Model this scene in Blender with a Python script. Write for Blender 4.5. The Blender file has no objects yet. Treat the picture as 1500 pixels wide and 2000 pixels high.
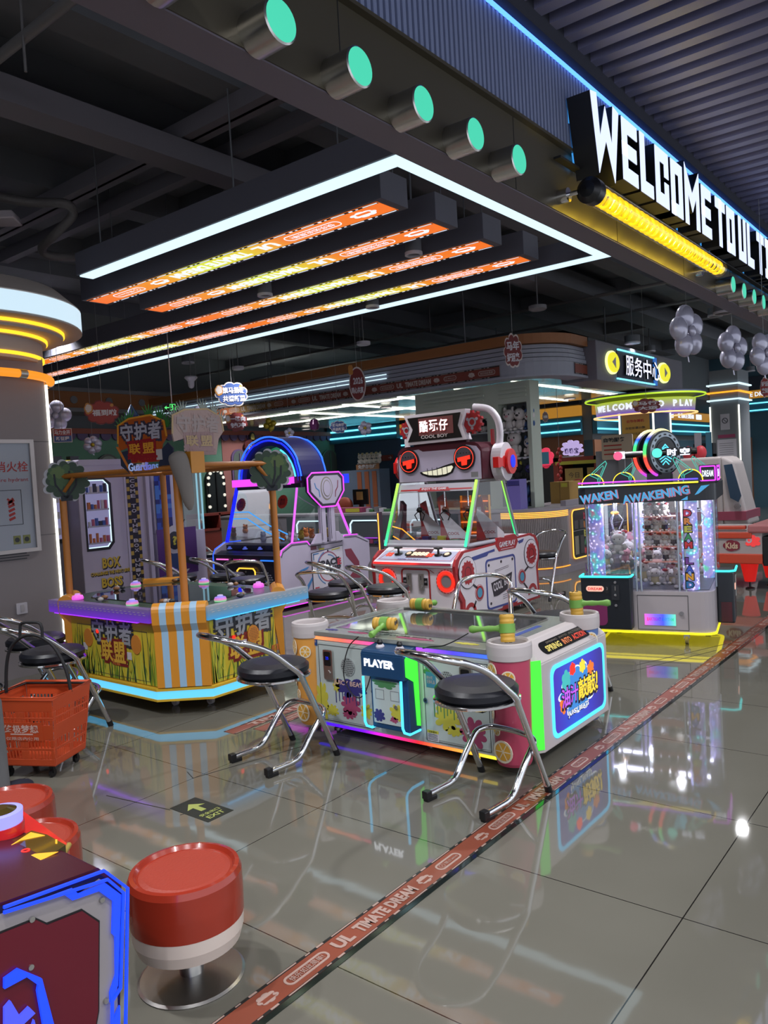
import bpy, bmesh, math, random
from mathutils import Vector, Matrix
from mathutils.geometry import tessellate_polygon
random.seed(7)
PI = math.pi
S = bpy.context.scene
C = S.collection
# ------------------------------------------------------------------ camera
CAM_H, FPX = 1.46, 1522.64
_y, _p, _r = math.radians(38.5826), math.radians(2.5354), math.radians(-3.2504)
FW = Vector((math.cos(_p)*math.cos(_y), math.cos(_p)*math.sin(_y), -math.sin(_p)))
_rt = Vector((math.sin(_y), -math.cos(_y), 0)); _up = _rt.cross(FW)
RR = math.cos(_r)*_rt + math.sin(_r)*_up
UU = -math.sin(_r)*_rt + math.cos(_r)*_up
cam = bpy.data.objects.new('camera', bpy.data.cameras.new('camera')); C.objects.link(cam)
M = Matrix((RR, UU, -FW)).transposed().to_4x4(); M.translation = Vector((0, 0, CAM_H))
cam.matrix_world = M
cam.data.sensor_fit = 'VERTICAL'; cam.data.sensor_height = 36.0; cam.data.lens = 36.0*FPX/2000.0
cam.data.clip_start = 0.02; cam.data.clip_end = 200
S.camera = cam
# ------------------------------------------------------------------ view and world
S.view_settings.view_transform = 'Standard'; S.view_settings.look = 'None'
S.view_settings.gamma = 1.0; S.view_settings.use_curve_mapping = False
S.view_settings.exposure = 0.75; EK = .62
w = bpy.data.worlds.new('mall'); S.world = w; w.use_nodes = True
w.node_tree.nodes['Background'].inputs[0].default_value = (0.60, 0.64, 0.72, 1)
w.node_tree.nodes['Background'].inputs[1].default_value = 1.1
S.cycles.max_bounces = 6; S.cycles.diffuse_bounces = 3; S.cycles.glossy_bounces = 4
S.cycles.transmission_bounces = 4; S.cycles.transparent_max_bounces = 12
S.cycles.caustics_reflective = False; S.cycles.caustics_refractive = False
S.cycles.sample_clamp_indirect = 4.0
def spot(name, x, y, z, power, col=(.97, .97, 1), ang=150, size=.06):
    l = bpy.data.lights.new(name, 'SPOT'); l.energy = power; l.color = col
    l.spot_size = math.radians(ang); l.spot_blend = .7; l.shadow_soft_size = size
    o = bpy.data.objects.new(name, l); C.objects.link(o); o.location = (x, y, z)
    return o
# ------------------------------------------------------------------ pixel <-> world helpers (place things at a known depth)
def ray(px, py): return FW*FPX + RR*(px-750) - UU*(py-1000)
C0 = Vector((0, 0, CAM_H))
def atx(px, py, x): d = ray(px, py); return C0 + d*(x/d.x)
def aty(px, py, y): d = ray(px, py); return C0 + d*(y/d.y)
def atz(px, py, z): d = ray(px, py); return C0 + d*((z-CAM_H)/d.z)
# ------------------------------------------------------------------ materials
MATS = {}
def mat(name, col=(.5, .5, .5), rough=.5, metal=0., emit=None, es=1., var=0., bump=0., scale=8., alpha=1., coat=0., spec=.5, trans=0.):
    if name in MATS: return MATS[name]
    m = bpy.data.materials.new(name); m.use_nodes = True; nt = m.node_tree; b = nt.nodes['Principled BSDF']
    b.inputs['Base Color'].default_value = (*col, 1); b.inputs['Roughness'].default_value = rough
    b.inputs['Metallic'].default_value = metal; b.inputs['Coat Weight'].default_value = coat
    b.inputs['Specular IOR Level'].default_value = spec; b.inputs['Alpha'].default_value = alpha
    b.inputs['Transmission Weight'].default_value = trans
    if emit is not None:
        b.inputs['Emission Color'].default_value = (*emit, 1); b.inputs['Emission Strength'].default_value = es
    if var or bump:
        tc = nt.nodes.new('ShaderNodeTexCoord'); n = nt.nodes.new('ShaderNodeTexNoise')
        n.inputs['Scale'].default_value = scale; n.inputs['Detail'].default_value = 4
        nt.links.new(tc.outputs['Object'], n.inputs['Vector'])
        if var:
            r = nt.nodes.new('ShaderNodeMix'); r.data_type = 'RGBA'
            r.inputs[6].default_value = (*[c*(1-var) for c in col], 1); r.inputs[7].default_value = (*[min(1, c*(1+var)) for c in col], 1)
            nt.links.new(n.outputs['Fac'], r.inputs[0]); nt.links.new(r.outputs[2], b.inputs['Base Color'])
        if bump:
            bp = nt.nodes.new('ShaderNodeBump'); bp.inputs['Strength'].default_value = bump; bp.inputs['Distance'].default_value = .01
            nt.links.new(n.outputs['Fac'], bp.inputs['Height']); nt.links.new(bp.outputs[0], b.inputs['Normal'])
    MATS[name] = m; return m
def srgb(r, g, b):
    f = lambda c: (c/255/12.92) if c/255 <= .04045 else ((c/255+.055)/1.055)**2.4
    return (f(r), f(g), f(b))
def P(name, rgb, rough=.45, **k): return mat(name, srgb(*rgb), rough, var=k.pop('var', .04), **k)
def E(name, rgb, es=1.): c = srgb(*rgb); return mat(name, tuple(x*.3 for x in c), .5, emit=c, es=es*EK)
def ramp(name, axis, lo, hi, stops, es=1., coord='Object', rough=.4, emit=True):
    if name in MATS: return MATS[name]
    m = bpy.data.materials.new(name); m.use_nodes = True; nt = m.node_tree; b = nt.nodes['Principled BSDF']
    tc = nt.nodes.new('ShaderNodeTexCoord'); sx = nt.nodes.new('ShaderNodeSeparateXYZ'); mr = nt.nodes.new('ShaderNodeMapRange')
    cr = nt.nodes.new('ShaderNodeValToRGB')
    nt.links.new(tc.outputs[coord], sx.inputs[0]); nt.links.new(sx.outputs['XYZ'.index(axis)], mr.inputs[0])
    mr.inputs[1].default_value = lo; mr.inputs[2].default_value = hi
    nt.links.new(mr.outputs[0], cr.inputs[0]); e = cr.color_ramp.elements
    while len(e) < len(stops): e.new(.5)
    for i, (p, c) in enumerate(stops): e[i].position = p; e[i].color = (*srgb(*c), 1)
    b.inputs['Roughness'].default_value = rough
    nt.links.new(cr.outputs[0], b.inputs['Base Color'])
    if emit:
        nt.links.new(cr.outputs[0], b.inputs['Emission Color']); b.inputs['Emission Strength'].default_value = es*EK
        mu = nt.nodes.new('ShaderNodeMix'); mu.data_type = 'RGBA'; mu.blend_type = 'MULTIPLY'; mu.inputs[0].default_value = 1; mu.inputs[7].default_value = (.3, .3, .3, 1)
        nt.links.new(cr.outputs[0], mu.inputs[6]); nt.links.new(mu.outputs[2], b.inputs['Base Color'])
    MATS[name] = m; return m
def glass(name, tint=(1, 1, 1), amt=.10, rough=.03):
    if name in MATS: return MATS[name]
    m = bpy.data.materials.new(name); m.use_nodes = True; nt = m.node_tree; nt.nodes.clear()
    o = nt.nodes.new('ShaderNodeOutputMaterial'); t = nt.nodes.new('ShaderNodeBsdfTransparent'); g = nt.nodes.new('ShaderNodeBsdfGlossy')
    mx = nt.nodes.new('ShaderNodeMixShader'); lw = nt.nodes.new('ShaderNodeLayerWeight'); ma = nt.nodes.new('ShaderNodeMath')
    lw.inputs[0].default_value = .35; ma.operation = 'MULTIPLY_ADD'; ma.inputs[1].default_value = .6; ma.inputs[2].default_value = amt
    t.inputs[0].default_value = (*tint, 1); g.inputs['Roughness'].default_value = rough
    nt.links.new(lw.outputs['Fresnel'], ma.inputs[0]); nt.links.new(ma.outputs[0], mx.inputs[0])
    nt.links.new(t.outputs[0], mx.inputs[1]); nt.links.new(g.outputs[0], mx.inputs[2]); nt.links.new(mx.outputs[0], o.inputs[0])
    MATS[name] = m; return m
# ------------------------------------------------------------------ frames and the mesh builder
class Fr:
    def __init__(s, o, u, v): s.o = Vector(o); s.u = Vector(u).normalized(); s.v = Vector(v).normalized(); s.n = s.u.cross(s.v).normalized(); s.v = s.n.cross(s.u)
    def p(s, x, y, d=0.): return s.o + s.u*x + s.v*y + s.n*d
    def at(s, x, y, d=0., a=0.):
        c, q = math.cos(a), math.sin(a); return Fr(s.p(x, y, d), s.u*c + s.v*q, s.v*c - s.u*q)
def FX(o): return Fr(o, (0, -1, 0), (0, 0, 1))       # faces -X
def FY(o): return Fr(o, (1, 0, 0), (0, 0, 1))        # faces -Y
_TX = {}
def glyphs(s, bold):
    k = (s, bold)
    if k not in _TX:
        cu = bpy.data.curves.new('t', 'FONT'); cu.body = s; cu.resolution_u = 2; cu.offset = bold; cu.size = 1
        o = bpy.data.objects.new('t', cu); C.objects.link(o)
        dg = bpy.context.evaluated_depsgraph_get(); me = bpy.data.meshes.new_from_object(o.evaluated_get(dg))
        v = [(a.co.x, a.co.y) for a in me.vertices]; f = [tuple(p.vertices) for p in me.polygons]
        bpy.data.objects.remove(o); bpy.data.curves.remove(cu); bpy.data.meshes.remove(me)
        if not v: v = [(0, 0), (1, 0), (1, 1)]; f = []
        xs = [a[0] for a in v]; ys = [a[1] for a in v]
        _TX[k] = (v, f, min(xs), max(xs), min(ys), max(ys))
    return _TX[k]
def rrect(x0, y0, x1, y1, r, n=4):
    o = []
    for cx, cy, a in ((x1-r, y1-r, 0), (x0+r, y1-r, 90), (x0+r, y0+r, 180), (x1-r, y0+r, 270)):
        for i in range(n+1): t = math.radians(a+90*i/n); o.append((cx+r*math.cos(t), cy+r*math.sin(t)))
    return o
def circ(cx, cy, r, n=24, ry=None, a0=0, a1=360):
    ry = r if ry is None else ry; full = abs(a1-a0) >= 360
    return [(cx+r*math.cos(math.radians(a0+(a1-a0)*i/(n if full else n-1))), cy+ry*math.sin(math.radians(a0+(a1-a0)*i/(n if full else n-1)))) for i in range(n)]
def gear(cx, cy, r, teeth=8, d=.2, n=4):
    o = []
    for i in range(teeth):
        for q, rr in ((0, 1-d), (.3, 1-d), (.38, 1), (.72, 1), (.8, 1-d)):
            t = 2*PI*(i+q)/teeth; o.append((cx+r*rr*math.cos(t), cy+r*rr*math.sin(t)))
    return o
def blob(cx, cy, r, k=9, amp=.35, seed=1, ry=None):
    rd = random.Random(seed); o = []; n = k*6; ry = r if ry is None else ry
    ph = [rd.uniform(.4, 1) for _ in range(k)]
    for i in range(n):
        t = 2*PI*i/n; a = ph[i*k//n]; q = 1-amp + amp*a*(math.sin(PI*((i*k/n) % 1))**.7)
        o.append((cx+r*q*math.cos(t), cy+ry*q*math.sin(t)))
    return o
class MB:
    def __init__(s): s.v = []; s.f = []; s.mi = []; s.sm = []; s.mats = []
    def m(s, m):
        if m not in s.mats: s.mats.append(m)
        return s.mats.index(m)
    def add(s, vs, fs, m, smooth=False):
        b = len(s.v); s.v += [tuple(v) for v in vs]; k = s.m(m)
        for f in fs: s.f.append(tuple(b+i for i in f)); s.mi.append(k); s.sm.append(smooth)
        return s
    def box(s, x0, x1, y0, y1, z0, z1, m):
        return s.add([(x, y, z) for x in (x0, x1) for y in (y0, y1) for z in (z0, z1)], [(0, 1, 3, 2), (4, 6, 7, 5), (0, 4, 5, 1), (2, 3, 7, 6), (0, 2, 6, 4), (1, 5, 7, 3)], m)
    def hexa(s, bot, top, m):
        n = len(bot); return s.add(list(bot)+list(top), [tuple(range(n))[::-1], tuple(range(n, 2*n))] + [(i, (i+1) % n, n+(i+1) % n, n+i) for i in range(n)], m)
    def plate(s, fr, poly, d0, d1, m, side=None):
        if d1 < d0: d0, d1 = d1, d0
        a = sum(poly[i][0]*poly[(i+1) % len(poly)][1]-poly[(i+1) % len(poly)][0]*poly[i][1] for i in range(len(poly)))
        if a < 0: poly = poly[::-1]
        n = len(poly); lo = [fr.p(x, y, d0) for x, y in poly]; hi = [fr.p(x, y, d1) for x, y in poly]
        tr = tessellate_polygon([[Vector((x, y, 0)) for x, y in poly]])
        up = []
        for t in tr:
            p0, p1, p2 = (poly[i] for i in t); ar = (p1[0]-p0[0])*(p2[1]-p0[1])-(p2[0]-p0[0])*(p1[1]-p0[1])
            up.append(t if ar > 0 else t[::-1])
        s.add(lo+hi, [tuple(n+i for i in t) for t in up] + [t[::-1] for t in up], m)
        s.add(lo+hi, [(i, (i+1) % n, n+(i+1) % n, n+i) for i in range(n)], side or m)
        return s
    def rect(s, fr, x0, y0, x1, y1, d0, d1, m): return s.plate(fr, [(x0, y0), (x1, y0), (x1, y1), (x0, y1)], d0, d1, m)
    def disc(s, fr, x, y, r, d0, d1, m, n=24, ry=None): return s.plate(fr, circ(x, y, r, n, ry), d0, d1, m)
    def hole(s, fr, out, inn, d0, d1, m):
        # plate between two outlines with the same vertex count
        n = len(out); O0 = [fr.p(*p, d0) for p in out]; O1 = [fr.p(*p, d1) for p in out]; I0 = [fr.p(*p, d0) for p in inn]; I1 = [fr.p(*p, d1) for p in inn]
        fs = []
        for i in range(n):
            j = (i+1) % n; fs += [(n+i, n+j, 3*n+j, 3*n+i), (i, 2*n+i, 2*n+j, j), (i, j, n+j, n+i), (2*n+j, 2*n+i, 3*n+i, 3*n+j)]
        return s.add(O0+O1+I0+I1, fs, m)
    def ring(s, fr, x, y, r0, r1, d0, d1, m, n=28): return s.hole(fr, circ(x, y, r1, n), circ(x, y, r0, n), d0, d1, m)
    def path(s, fr, pts, wd, d0, d1, m, closed=False):
        n = len(pts); L = []; R = []
        for i in range(n):
            a = Vector(pts[(i-1) % n] if closed or i else pts[i]); b = Vector(pts[i]); c = Vector(pts[(i+1) % n] if closed or i < n-1 else pts[i])
            d1_ = (b-a).normalized() if (b-a).length > 1e-9 else (c-b).normalized(); d2_ = (c-b).normalized() if (c-b).length > 1e-9 else d1_
            t = d1_+d2_; t = t.normalized() if t.length > 1e-6 else d1_; k = wd/2/max(.4, abs(t.dot(d1_))); nn = Vector((-t.y, t.x))*k
            L.append(b+nn); R.append(b-nn)
        vs = [fr.p(q.x, q.y, d) for q in L for d in (d0, d1)] + [fr.p(q.x, q.y, d) for q in R for d in (d0, d1)]
        fs = []
        for i in range(n if closed else n-1):
            j = (i+1) % n; a, b, c, d = 2*i, 2*j, 2*n+2*i, 2*n+2*j
            fs += [(c+1, d+1, b+1, a+1), (a, b, d, c), (a, a+1, b+1, b), (c, d, d+1, c+1)]
        if not closed: e = n-1; fs += [(0, 2*n, 2*n+1, 1), (2*e, 2*e+1, 2*n+2*e+1, 2*n+2*e)]
        return s.add(vs, fs, m)
    def tube(s, pts, r, m, n=10, closed=False, caps=True):
        pts = [Vector(p) for p in pts]; N = len(pts); rs = r if isinstance(r, (list, tuple)) else [r]*N
        T = []
        for i in range(N):
            a = pts[(i-1) % N] if closed or i else pts[i]; c = pts[(i+1) % N] if closed or i < N-1 else pts[i]
            T.append((c-a).normalized())
        ref = Vector((0, 0, 1)) if abs(T[0].z) < .9 else Vector((1, 0, 0)); u = T[0].cross(ref).normalized(); vs = []
        for i in range(N):
            u = (u - T[i]*u.dot(T[i])); u = u.normalized() if u.length > 1e-6 else T[i].orthogonal().normalized(); v = T[i].cross(u)
            vs += [pts[i] + (u*math.cos(2*PI*k/n)+v*math.sin(2*PI*k/n))*rs[i] for k in range(n)]
        fs = [(i*n+k, i*n+(k+1) % n, ((i+1) % N)*n+(k+1) % n, ((i+1) % N)*n+k) for i in range(N if closed else N-1) for k in range(n)]
        s.add(vs, fs, m, True)
        if not closed and caps: s.add(vs[:n], [tuple(range(n))[::-1]], m); s.add(vs[-n:], [tuple(range(n))], m)
        return s
    def cyl(s, p0, p1, r, m, n=20, r1=None): return s.tube([p0, p1], [r, r if r1 is None else r1], m, n)
    def lathe(s, c, prof, m, n=32, sc=(1, 1), ms=None):
        c = Vector(c); K = len(prof); vs = [c + Vector((r*math.cos(2*PI*k/n)*sc[0], r*math.sin(2*PI*k/n)*sc[1], z)) for r, z in prof for k in range(n)]
        for i in range(K-1):
            b = len(s.v)
            s.add(vs[i*n:(i+2)*n], [(k, (k+1) % n, n+(k+1) % n, n+k) for k in range(n)], ms[i] if ms else m, True)
        if prof[0][0] > 1e-4: s.add(vs[:n], [tuple(range(n))[::-1]], ms[0] if ms else m)
        if prof[-1][0] > 1e-4: s.add(vs[-n:], [tuple(range(n))], ms[-1] if ms else m)
        return s
    def ball(s, c, r, m, n=12, k=8, rot=None):
        c = Vector(c); r = Vector((r, r, r)) if isinstance(r, (int, float)) else Vector(r); vs = []
        for j in range(k+1):
            t = PI*j/k
            for i in range(n):
                q = Vector((r.x*math.sin(t)*math.cos(2*PI*i/n), r.y*math.sin(t)*math.sin(2*PI*i/n), r.z*math.cos(t)))
                vs.append(c + (rot @ q if rot else q))
        return s.add(vs, [(j*n+i, (j+1)*n+i, (j+1)*n+(i+1) % n, j*n+(i+1) % n) for j in range(k) for i in range(n)], m, True)
    def txt(s, fr, st, x, y, wd=None, h=None, m=None, d0=0., d1=.002, bold=.0, al='c', side=None):
        if bold > .022 and any(ord(c) > 0x2E00 for c in st):
            v, f, x0, x1, y0, y1 = glyphs(st, .022); k = (bold-.022)*((h/(y1-y0)) if h else wd/(x1-x0))
            for i, (a, b_) in enumerate(((k, k), (-k, k), (k, -k), (-k, -k))): s.txt(fr, st, x+a, y+b_, wd, h, m, d0, d1-.0003*i, .022, al, side)
            return s
        v, f, x0, x1, y0, y1 = glyphs(st, bold); sx = wd/(x1-x0) if wd else None; sy = h/(y1-y0) if h else None
        sx = sx or sy; sy = sy or sx
        ox = x - ((x0+x1)/2 if al == 'c' else x0 if al == 'l' else x1)*sx; oy = y-(y0+y1)/2*sy
        hi = [fr.p(ox+a*sx, oy+b*sy, d1) for a, b in v]
        s.add(hi, f, m)
        if d1-d0 > .004:
            ed = {}
            for q in f:
                for i in range(len(q)): a, b = q[i], q[(i+1) % len(q)]; ed[(a, b)] = 1
            be = [(a, b) for a, b in ed if (b, a) not in ed]
            lo = [fr.p(ox+a*sx, oy+b*sy, d0) for a, b in v]; n = len(v)
            s.add(lo+hi, [(a, b, n+b, n+a) for a, b in be], side or m)
        return s
    def build(s, name, parent=None, label=None, kind=None, loc=None, rz=0.):
        me = bpy.data.meshes.new(name); me.from_pydata(s.v, [], s.f); me.validate()
        for m in s.mats: me.materials.append(m)
        if len(me.polygons) == len(s.mi):
            me.polygons.foreach_set('material_index', s.mi); me.polygons.foreach_set('use_smooth', s.sm)
        me.update()
        o = bpy.data.objects.new(name, me); C.objects.link(o)
        if parent: o.parent = parent
        if loc is not None: o.location = loc
        if rz: o.rotation_euler = (0, 0, rz)
        if label: o['label'] = label
        if kind: o['kind'] = kind
        return o
def soften(o, w_=.004, seg=2, ang=40):
    b = o.modifiers.new('bevel', 'BEVEL'); b.width = w_; b.segments = seg; b.limit_method = 'ANGLE'; b.angle_limit = math.radians(ang); return o
def tag(o, label, cat, group=None, kind=None):
    o['label'] = label; o['category'] = cat
    if group: o['group'] = group
    if kind: o['kind'] = kind
    return o
def thing(name, label, cat, loc=(0, 0, 0), rz=0., group=None):
    o = bpy.data.objects.new(name, None); C.objects.link(o); o.location = loc; o.rotation_euler = (0, 0, rz); o.empty_display_size = .1
    return tag(o, label, cat, group)
def dup(root, loc, rz=None, label=None, group=None, scale=None):
    r = root.copy(); C.objects.link(r); r.location = loc
    if rz is not None: r.rotation_euler = (0, 0, rz)
    if scale: r.scale = (scale,)*3
    if label: r['label'] = label
    if group: r['group'] = group
    for ch in list(root.children):
        c = ch.copy(); C.objects.link(c); c.parent = r
        for g in ch.children: d = g.copy(); C.objects.link(d); d.parent = c
    return r
def arc(cx, cy, r, a0, a1, n=16): return [(cx+r*math.cos(math.radians(a0+(a1-a0)*i/n)), cy+r*math.sin(math.radians(a0+(a1-a0)*i/n))) for i in range(n+1)]
def spline(pts, k=5):
    P_ = [Vector(p) for p in pts]; o = []
    for i in range(len(P_)-1):
        a, b, c, d = P_[max(0, i-1)], P_[i], P_[i+1], P_[min(len(P_)-1, i+2)]
        for j in range(k):
            t = j/k; o.append(.5*((2*b)+(c-a)*t+(2*a-5*b+4*c-d)*t*t+(3*b-a-3*c+d)*t**3))
    o.append(P_[-1]); return o
# ------------------------------------------------------------------ fill lamps added in corridor, shop and canopy (each in its own fixture, see downlight())
CORRIDOR_FILL = [(-1.2, -.6), (.6, -1.3), (2.6, -.9), (4.4, -1.4), (.2, .55), (-2.2, 1.2)]  # unseen spots behind the camera, added to light floor and machine fronts
SHOP_FILL = [(.9, 2.7), (.7, 4.2), (7.3, 3.0), (7.6, 5.6), (7.6, 8.2), (5.1, 9.2), (8.6, 11.0), (5.2, 12.4), (12.6, 3.4), (15.0, 2.6), (15.4, 5.4), (18.6, 3.2), (21.5, 5.0), (12.0, 12.6), (4.7, 2.25), (5.07, 3.6), (5.07, 5.3), (6.27, 5.0)]  # spots added over the machines to brighten the shop interior
CANOPY_FILL = [(11.0, 6.6), (11.0, 8.6), (11.0, 10.6), (13.4, 6.2), (13.6, 9.0), (12.2, 11.6), (13.4, 12.9)]  # spots added below the mirror ceiling to brighten counter, tower and wall
def structure(o): o['kind'] = 'structure'; return o
# shared materials
chrome = mat('chrome', (.78, .78, .80), .12, 1.0)
steel = mat('brushed_steel', (.55, .54, .52), .28, 1.0, var=.08, scale=30)
black = P('black_plastic', (16, 16, 19), .35)
blackm = P('matt_black', (22, 22, 26), .7)
vinyl = P('black_vinyl', (20, 22, 30), .38, bump=.05, scale=60)
white = P('white_panel', (196, 192, 200), .38)
offw = P('warm_white_paint', (186, 178, 178), .45)
grey = P('grey_plastic', (120, 118, 122), .5)
Ewhite = E('led_cool_white', (205, 236, 250), 1.25)
Ecyan = E('led_cyan', (70, 200, 255), 1.8)
Eyel = E('led_yellow', (255, 214, 40), 1.6)
Eamb = E('led_amber', (255, 160, 40), 1.5)
Ered = E('led_red', (255, 36, 22), 1.7)
Eblue = E('led_blue', (16, 40, 255), 1.6)
Epink = E('led_magenta', (225, 70, 235), 1.3)
Egreen = E('led_green', (70, 240, 60), 1.1)
Ewarm = E('led_warm_white', (255, 232, 205), 1.5)
# floor: pale polished tiles, 0.8 m
fm = bpy.data.materials.new('polished_floor_tiles'); fm.use_nodes = True; nt = fm.node_tree; b = nt.nodes['Principled BSDF']
tc = nt.nodes.new('ShaderNodeTexCoord'); sx = nt.nodes.new('ShaderNodeSeparateXYZ'); nt.links.new(tc.outputs['Object'], sx.inputs[0])
def mnode(op, a, bb=None, c=None):
    n = nt.nodes.new('ShaderNodeMath'); n.operation = op
    for i, q in enumerate((a, bb, c)):
        if q is None: continue
        if isinstance(q, (int, float)): n.inputs[i].default_value = q
        else: nt.links.new(q, n.inputs[i])
    return n.outputs[0]
def grout(out, off):
    t = mnode('FRACT', mnode('DIVIDE', mnode('SUBTRACT', out, off), .8)); t = mnode('ABSOLUTE', mnode('SUBTRACT', t, .5))
    return mnode('GREATER_THAN', t, .5-.0026)
g = mnode('MAXIMUM', grout(sx.outputs[0], .049), grout(sx.outputs[1], .028))
n1 = nt.nodes.new('ShaderNodeTexNoise'); n1.inputs['Scale'].default_value = .9; n1.inputs['Detail'].default_value = 5; nt.links.new(tc.outputs['Object'], n1.inputs['Vector'])
cr = nt.nodes.new('ShaderNodeValToRGB'); nt.links.new(n1.outputs['Fac'], cr.inputs[0])
cr.color_ramp.elements[0].position = .3; cr.color_ramp.elements[0].color = (.118, .112, .092, 1); cr.color_ramp.elements[1].position = .75; cr.color_ramp.elements[1].color = (.145, .138, .115, 1)
mx = nt.nodes.new('ShaderNodeMix'); mx.data_type = 'RGBA'; nt.links.new(g, mx.inputs[0]); nt.links.new(cr.outputs[0], mx.inputs[6]); mx.inputs[7].default_value = (.012, .011, .010, 1)
nt.links.new(mx.outputs[2], b.inputs['Base Color'])
rg = nt.nodes.new('ShaderNodeMapRange'); nt.links.new(n1.outputs['Fac'], rg.inputs[0]); rg.inputs[3].default_value = .025; rg.inputs[4].default_value = .06
nt.links.new(rg.outputs[0], b.inputs['Roughness']); b.inputs['Specular IOR Level'].default_value = .62
n2 = nt.nodes.new('ShaderNodeTexNoise'); n2.inputs['Scale'].default_value = 5; nt.links.new(tc.outputs['Object'], n2.inputs['Vector'])
bp = nt.nodes.new('ShaderNodeBump'); bp.inputs['Strength'].default_value = .035; bp.inputs['Distance'].default_value = .01; nt.links.new(n2.outputs['Fac'], bp.inputs['Height']); nt.links.new(bp.outputs[0], b.inputs['Normal'])
structure(MB().box(-6, 26, -6, 19, -.1, 0, fm).build('floor'))
# ceilings
slab = P('dark_ceiling_paint', (106, 108, 114), .9, var=.2, scale=2)
slabc = P('corridor_ceiling_black', (44, 46, 60), .9)
structure(MB().box(-6, 26, 1.9, 19, 4.35, 4.5, slab).build('ceiling'))
structure(MB().box(-6, 26, -3, 1.75, 3.78, 3.9, slabc).build('trim_1'))
# walls
teal = P('teal_wall_paint', (62, 92, 106), .6); brown = P('brown_wall_paint', (140, 96, 72), .6); greyw = P('grey_wall_paint', (118, 122, 126), .7, scale=2)
mint = P('mint_green_wall_paint', (96, 140, 118), .65); pink = P('dusty_pink_wall_paint', (160, 104, 98), .65)
w1 = MB().box(5.2, 15.6, 14, 14.2, 0, 4.4, greyw)
structure(w1.build('wall_back'))
wr = MB(); wr.box(15.5, 15.7, 6.9, 14, 0, 2.45, brown); wr.box(15.5, 15.7, 6.9, 14, 2.45, 4.4, greyw)
wr.box(15.5, 24.2, 6.7, 6.9, 0, 2.0, teal); wr.box(15.5, 24.2, 6.7, 6.9, 2.0, 4.4, greyw); wr.box(15.5, 16.6, 6.66, 6.7, 0, 2.0, brown)
structure(wr.build('wall_right'))
wf = MB(); wf.box(24, 24.2, -4, 6.7, 0, 4.4, teal); wf.box(23.9, 24, 3.0, 4.6, 0, 2.0, brown); wf.box(23.9, 24, 5.6, 6.6, 0, 2.0, brown)
structure(wf.build('wall_far'))
structure(MB().box(-6, -5.8, 3, 19, 0, 4.4, greyw).box(-6, 5.2, 17, 17.2, 0, 4.4, greyw).build('wall_left'))
# ------------------------------------------------------------------ entrance header
bronze = mat('brushed_bronze_fascia', srgb(98, 92, 78), .34, .55, var=.08, scale=3)
sof = P('header_soffit_paint', (104, 97, 108), .55, scale=2)
panel = P('corrugated_blue_grey_panel', (128, 138, 172), .45)
h = MB(); h.box(-4, 15, 1.76, 1.9, 2.758, 3.78, sof)
h.box(-4, 15, 1.755, 1.76, 2.764, 3.10, bronze); h.box(-4, 15, 1.725, 1.76, 3.095, 3.11, bronze)
for i in range(0, 16): h.box(-4+1.22*i, -4+1.22*i+.004, 1.7535, 1.756, 2.764, 3.095, blackm)
h.box(-4, 15, 1.68, 1.76, 3.53, 3.78, slabc)
structure(h.build('trim_2'))
cg = MB(); pts = []; x = -1.0
n = int(10/.036)
vs = []; 
for i in range(n):
    for dx, yy in ((0, 1.733), (.020, 1.733), (.022, 1.757), (.034, 1.757)): vs += [(-1+i*.036+dx, yy, 3.11), (-1+i*.036+dx, yy, 3.508)]
cg.add(vs, [(2*i, 2*i+2, 2*i+3, 2*i+1) for i in range(n*4-1)], panel)
structure(cg.build('trim_3'))
o = MB().box(-1, 13, 1.715, 1.735, 3.508, 3.515, E('led_blue_white', (80, 140, 255), 2.6)).build('cove_light_strip'); tag(o, 'thin blue light strip along the top of the corrugated header panel', 'light strip')
# slats of the corridor ceiling
slat = P('grey_metal_ceiling_slats', (122, 122, 156), .4)
x = 1.2; k = 0
proto = None
while x < 16.5:
    if proto is None:
        proto = MB().box(0, .075, -3.0, 1.68, 0, .10, slat).build('ceiling_slat', loc=(x, 0, 3.60)); o = proto
    else:
        o = proto.copy(); C.objects.link(o); o.location = (x, 0, 3.60)
    tag(o, 'grey metal slat in the corridor ceiling beside the lit header letters', 'ceiling slat', 'parallel slats of the corridor ceiling'); x += .16
# header spots with green lit faces
Espot = E('lit_mint_green_lens', (72, 208, 172), .95)
def hspot(x, lab, grp):
    t = thing('header_spot', lab, 'light', (x, 1.755, 2.815), 0, grp)
    MB().lathe((0, 0, 0), [(.066, 0), (.066, .115), (.058, .12)], steel, 24).build('housing', t).rotation_euler = (PI/2, 0, 0)
    MB().lathe((0, 0, .116), [(.0601, 0), (.0601, .004), (0, .0045)], Espot, 28).build('lens', t, 'green lit round lens').rotation_euler = (PI/2, 0, 0)
    return t
ords = ['nearest', 'second', 'third', 'fourth', 'fifth', 'sixth']
s0 = hspot(1.34, '', None)
for i in range(6):
    r = s0 if i == 0 else dup(s0, (1.34+.36*i, 1.755, 2.815))
    r['label'] = '%s large green faced header spot from the photo top edge' % (ords[i] if i else 'half cut, first'); r['group'] = 'green spots left of the yellow lamp'
for i in range(5):
    r = dup(s0, (6.60+.33*i, 1.755, 2.815)); r['label'] = '%s small green faced header spot right of the yellow lamp' % (ords[i] if i else 'first'); r['group'] = 'green spots right of the yellow lamp'
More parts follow.
